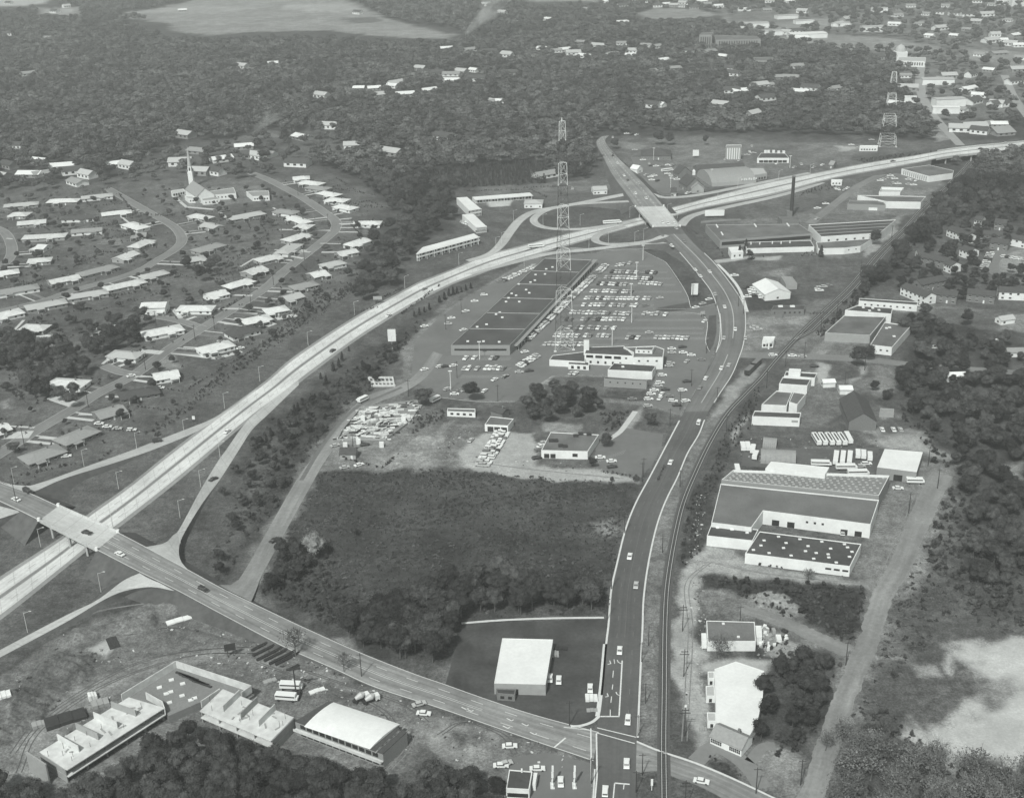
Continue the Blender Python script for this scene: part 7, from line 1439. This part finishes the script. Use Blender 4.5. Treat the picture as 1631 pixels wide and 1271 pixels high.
# undergrowth and hedges
UG = []
def brush(poly, sp, h0, h1, excl=(), ex=1.0, frac=1.0):
    p = clear(scatter(poly, sp, excl), ex, .5); p = p[rng.random(len(p)) < frac]
    for q in p: UG.append((q[0], q[1], rng.uniform(h0, h1)))
brush([(400,700),(470,640),(560,590),(640,530),(690,500),(700,490),(640,560),(560,640),(500,715),(440,810),(380,890),(350,932),(330,905),(370,830),(430,740)], 4.6, .8, 2.8, frac=.6)
brush([(508,752),(700,746),(1000,772),(1005,800),(985,860),(965,978),(740,985),(700,1060),(560,1012),(415,945),(440,880),(480,800)], 3.2, .35, .9, frac=.75)
brush([(500,748),(1000,766),(1000,784),(500,770)], 4, .5, 1.6, frac=.4); brush([(430,880),(520,860),(540,930),(600,1000),(560,1010),(415,945)], 3.6, 1, 3)
brush([(1118,915),(1210,927),(1380,940),(1385,955),(1355,1025),(1310,1010),(1230,985),(1180,950)], 3.2, 1.2, 3.2); brush([(1215,1100),(1240,1040),(1330,1045),(1345,1060),(1300,1165),(1240,1215)], 3.4, 1.5, 3.5)
brush([(1415,960),(1440,900),(1500,790),(1530,790),(1560,930),(1640,980),(1640,1010),(1500,1010),(1440,1060),(1330,1250),(1310,1260),(1380,1150)], 6, 1, 3, frac=.6); brush([(1440,640),(1530,760),(1640,900),(1640,1000),(1540,980),(1470,880),(1500,780)], 5, 1.5, 4)
brush([(1330,1210),(1400,1130),(1460,1170),(1520,1222),(1640,1235),(1640,1300),(1270,1300)], 4, 1.2, 3.5)
brush([(1125,760),(1150,745),(1130,830),(1122,870),(1100,900),(1085,900),(1090,840),(1100,790)], 3, .8, 2.2); brush([(1190,640),(1215,610),(1200,680),(1150,745),(1125,755),(1150,700)], 3, .6, 1.8)
brush([(1290,530),(1340,485),(1400,425),(1470,365),(1520,300),(1545,262),(1560,270),(1500,350),(1430,425),(1350,500),(1310,540)], 4, 1.5, 4)
brush([(955,660),(1000,655),(990,680),(962,690)], 3, 1, 2.5); brush([(655,660),(720,655),(690,680),(660,690)], 3, .8, 2); brush([(230,690),(245,680),(420,548),(490,480),(600,440),(640,420),(640,430),(500,500),(425,560),(250,695)], 3.2, 1, 2.6, frac=.8)
brush([(1430,640),(1480,680),(1530,700),(1520,720),(1440,680)], 5, 1, 3); brush([(0,560),(60,545),(120,570),(150,610),(60,645),(0,620)], 6, 1, 3)
brush([(1360,255),(1520,240),(1530,252),(1400,268)], 5, 1, 3); brush([(1290,300),(1340,290),(1340,296),(1260,318)], 4, .8, 2); brush([(1135,395),(1200,410),(1210,416),(1150,410)], 4, .6, 1.5); brush([(1215,405),(1300,402),(1300,407),(1215,410)], 3, .8, 1.8)
def hedge(a, b, sp=2.2, h=1.5, c=None):
    A, B = G(*a), G(*b); n = int(np.linalg.norm(B - A) / sp)
    for i in range(n + 1):
        if rng.random() < .85: p = A + (B - A) * i / max(n, 1) + rng.normal(0, .3, 3); UG.append((p[0], p[1], h * rng.uniform(.6, 1.3)))
for a, b in (((100,322),(180,298)),((190,310),(215,340)),((150,365),(215,372)),((155,420),(190,430)),((225,342),(275,345)),((140,330),(195,325)),((120,455),(100,440)),((120,480),(210,468)),((100,500),(150,490)),((60,505),(110,500)),((350,440),(420,420)),((360,395),(372,380)),((520,320),(600,330)),((545,330),(625,332)),((525,300),(600,312)),((560,360),(580,380)),((490,300),(500,305)),((480,440),(510,470)),((500,470),(520,460)),((540,430),(575,440)),((20,760),(120,740)),((30,770),(60,775)),((740,305),(830,303)),((835,300),(900,297)),((840,300),(870,315)),((1024,250),(1060,252)),((975,245),(1005,272)),((600,480),(640,460)),((560,500),(600,490)),((300,620),(400,560)),((230,500),(200,520)),((380,350),(440,352)),((1048,765),(1058,745)),((960,752),(1020,762)),((1140,300-6),(1180,288)),((540,728),(600,745)),((610,745),(640,720)),((280,310),(270,302)),((1255,880),(1350,920)),((1130,1205),(1180,1235)),((1245,905),(1210,900)),((1340,500),(1290,500)),((700,455),(640,500)),((325,510),(395,470))): hedge(a, b)
for a, b in hv:
    if rng.random() < .45:
        n = int(np.linalg.norm(b - a) / 2.4)
        for i in range(n):
            if rng.random() < .8: p = a + (b - a) * i / n; UG.append((p[0] + rng.normal(0, .3), p[1] + rng.normal(0, .3), rng.uniform(.7, 1.7)))
for k in range(420):   # garden shrubs round the suburban houses
    q = HOUSEP[k % len(HOUSEP)]; a = rng.random() * 6.28; r_ = rng.uniform(8, 22); UG.append((q[0] + r_ * math.cos(a), q[1] + r_ * math.sin(a), rng.uniform(.8, 2.0)))
UG = np.array(UG); TS = []
GRM = leafmat('dry_grass', .085, .5); TUS = [crown_mesh('tussock', 180 + i, GRM, 4, 70, .16, zb=-.3, spread=.5, core=False) for i in range(3)]
for poly, sp in (([(508,752),(700,746),(1000,772),(1005,800),(985,860),(965,978),(740,985),(700,1060),(560,1012),(415,945),(440,880),(480,800)], 2.4), ([(1385,950),(1440,900),(1500,790),(1640,900),(1640,1010),(1500,1015),(1440,1060),(1330,1250)], 3.2), ([(400,700),(560,590),(690,500),(640,560),(500,715),(380,890),(350,932),(330,905)], 3), ([(20,1110),(60,1056),(110,1032),(155,1040),(166,1052),(135,1095),(60,1150),(-10,1180)], 2.6)):
    for q in clear(scatter(poly, sp), .8, .5):
        if math.sin(q[0] * .13 + 2 * math.sin(q[1] * .07)) + math.sin(q[1] * .19 - q[0] * .05) > rng.uniform(-1.6, 1.2): TS.append((q[0], q[1], rng.uniform(.5, 1.2)))
TS = np.array(TS); tag(instancer('long_grass', TS[:, :2], TS[:, 2], TUS, 1.2, 2.4), 'rough tussocky grass on the meadow and waste ground', 'grass'); print('tussocks', len(TS))
tag(instancer('undergrowth', UG[:, :2], UG[:, 2], BUSHM, .9, 1.5), 'low brush, hedges and garden shrubs', 'undergrowth')
print('bushes', len(UG))

# distant cars past the countable three hundred become one mass
cars = [o for o in bpy.data.objects if o.parent is None and o.name.split('.')[0] == 'car' and o.type == 'MESH']
nall = len([o for o in bpy.data.objects if o.parent is None and o.name.split('.')[0] == 'car'])
cars.sort(key=lambda o: -(o.location.y)); over = cars[:max(0, nall - 296)]
mb = MB(); mm = CARP + [CGLASS, TYRE]
for o in over:
    me = o.data; M_ = Matrix.LocRotScale(o.location, o.rotation_euler, o.scale); ix = [mm.index(m) for m in me.materials]
    b = len(mb.v); mb.v += [tuple(M_ @ v.co) for v in me.vertices]
    for p in me.polygons: mb.f.append(tuple(b + i for i in p.vertices)); mb.m.append(ix[p.material_index])
    bpy.data.objects.remove(o)
if over:
    o = mb.build('distant_cars', mm); tag(o, 'farthest parked cars in the lots beyond the freeway', 'cars', kind='stuff')

# ------------------------------------------------------------------ smoke and haze
def smoke(label, p, size, lean, dens):
    mb = MB(); n = 12; k = 14; r = np.random.default_rng(5)
    rings = []
    for j in range(n + 1):
        f = j / n; c = np.array([lean[0] * f ** .8, lean[1] * f, size * f + 2]); R = size * (.03 + .38 * f ** 1.1) * (1 if j < n else .55)
        rings.append([c + np.array([R * math.cos(2 * PI * i / k), R * math.sin(2 * PI * i / k), R * .22 * math.sin(3 * i + j)]) * (1 + .2 * r.normal()) for i in range(k)])
    V = [q for ring in rings for q in ring]; F = [(j * k + i, j * k + (i + 1) % k, (j + 1) * k + (i + 1) % k, (j + 1) * k + i) for j in range(n) for i in range(k)] + [tuple(range(k - 1, -1, -1)), tuple(range(n * k, n * k + k))]
    m = bpy.data.materials.new('smoke'); m.use_nodes = True; nt_ = m.node_tree; nt_.nodes.clear(); out = nt_.nodes.new('ShaderNodeOutputMaterial'); pv = nt_.nodes.new('ShaderNodeVolumePrincipled')
    pv.inputs['Color'].default_value = (.95, .97, .96, 1); pv.inputs['Anisotropy'].default_value = .3
    tn = nt_.nodes.new('ShaderNodeTexNoise'); tn.inputs['Scale'].default_value = .045; tn.inputs['Detail'].default_value = 3; gp = nt_.nodes.new('ShaderNodeNewGeometry'); nt_.links.new(gp.outputs['Position'], tn.inputs['Vector'])
    mr_ = nt_.nodes.new('ShaderNodeMapRange'); nt_.links.new(tn.outputs[0], mr_.inputs[0]); mr_.inputs[1].default_value = .42; mr_.inputs[2].default_value = .66; mr_.inputs[3].default_value = 0; mr_.inputs[4].default_value = dens; nt_.links.new(mr_.outputs[0], pv.inputs['Density'])
    if True:
        pass
    nt_.links.new(pv.outputs[0], out.inputs['Volume'])
    o = MB().add(V, F).build('smoke_plume', m); o.location = tuple(p); tag(o, label, 'smoke', kind='stuff')
smoke('white smoke plume drifting right above the far woods', G(724,68), 110, (120, 20), .055)
smoke('thin smoke drifting over the lanes above the suburb', G(340,240), 40, (85, 10), .035)
hm = bpy.data.materials.new('haze'); hm.use_nodes = True; n_ = hm.node_tree; n_.nodes.clear(); out = n_.nodes.new('ShaderNodeOutputMaterial'); pv = n_.nodes.new('ShaderNodeVolumePrincipled')
pv.inputs['Color'].default_value = (.965, 1.0, .982, 1); pv.inputs['Density'].default_value = 1.6e-4; pv.inputs['Anisotropy'].default_value = .15; n_.links.new(pv.outputs[0], out.inputs['Volume'])
hz_ = MB().box((0, 3950, -2.2), (23400, 11500, 320)).build('haze', hm); tag(hz_, 'pale even haze filling the air over the whole valley', 'haze', kind='stuff')
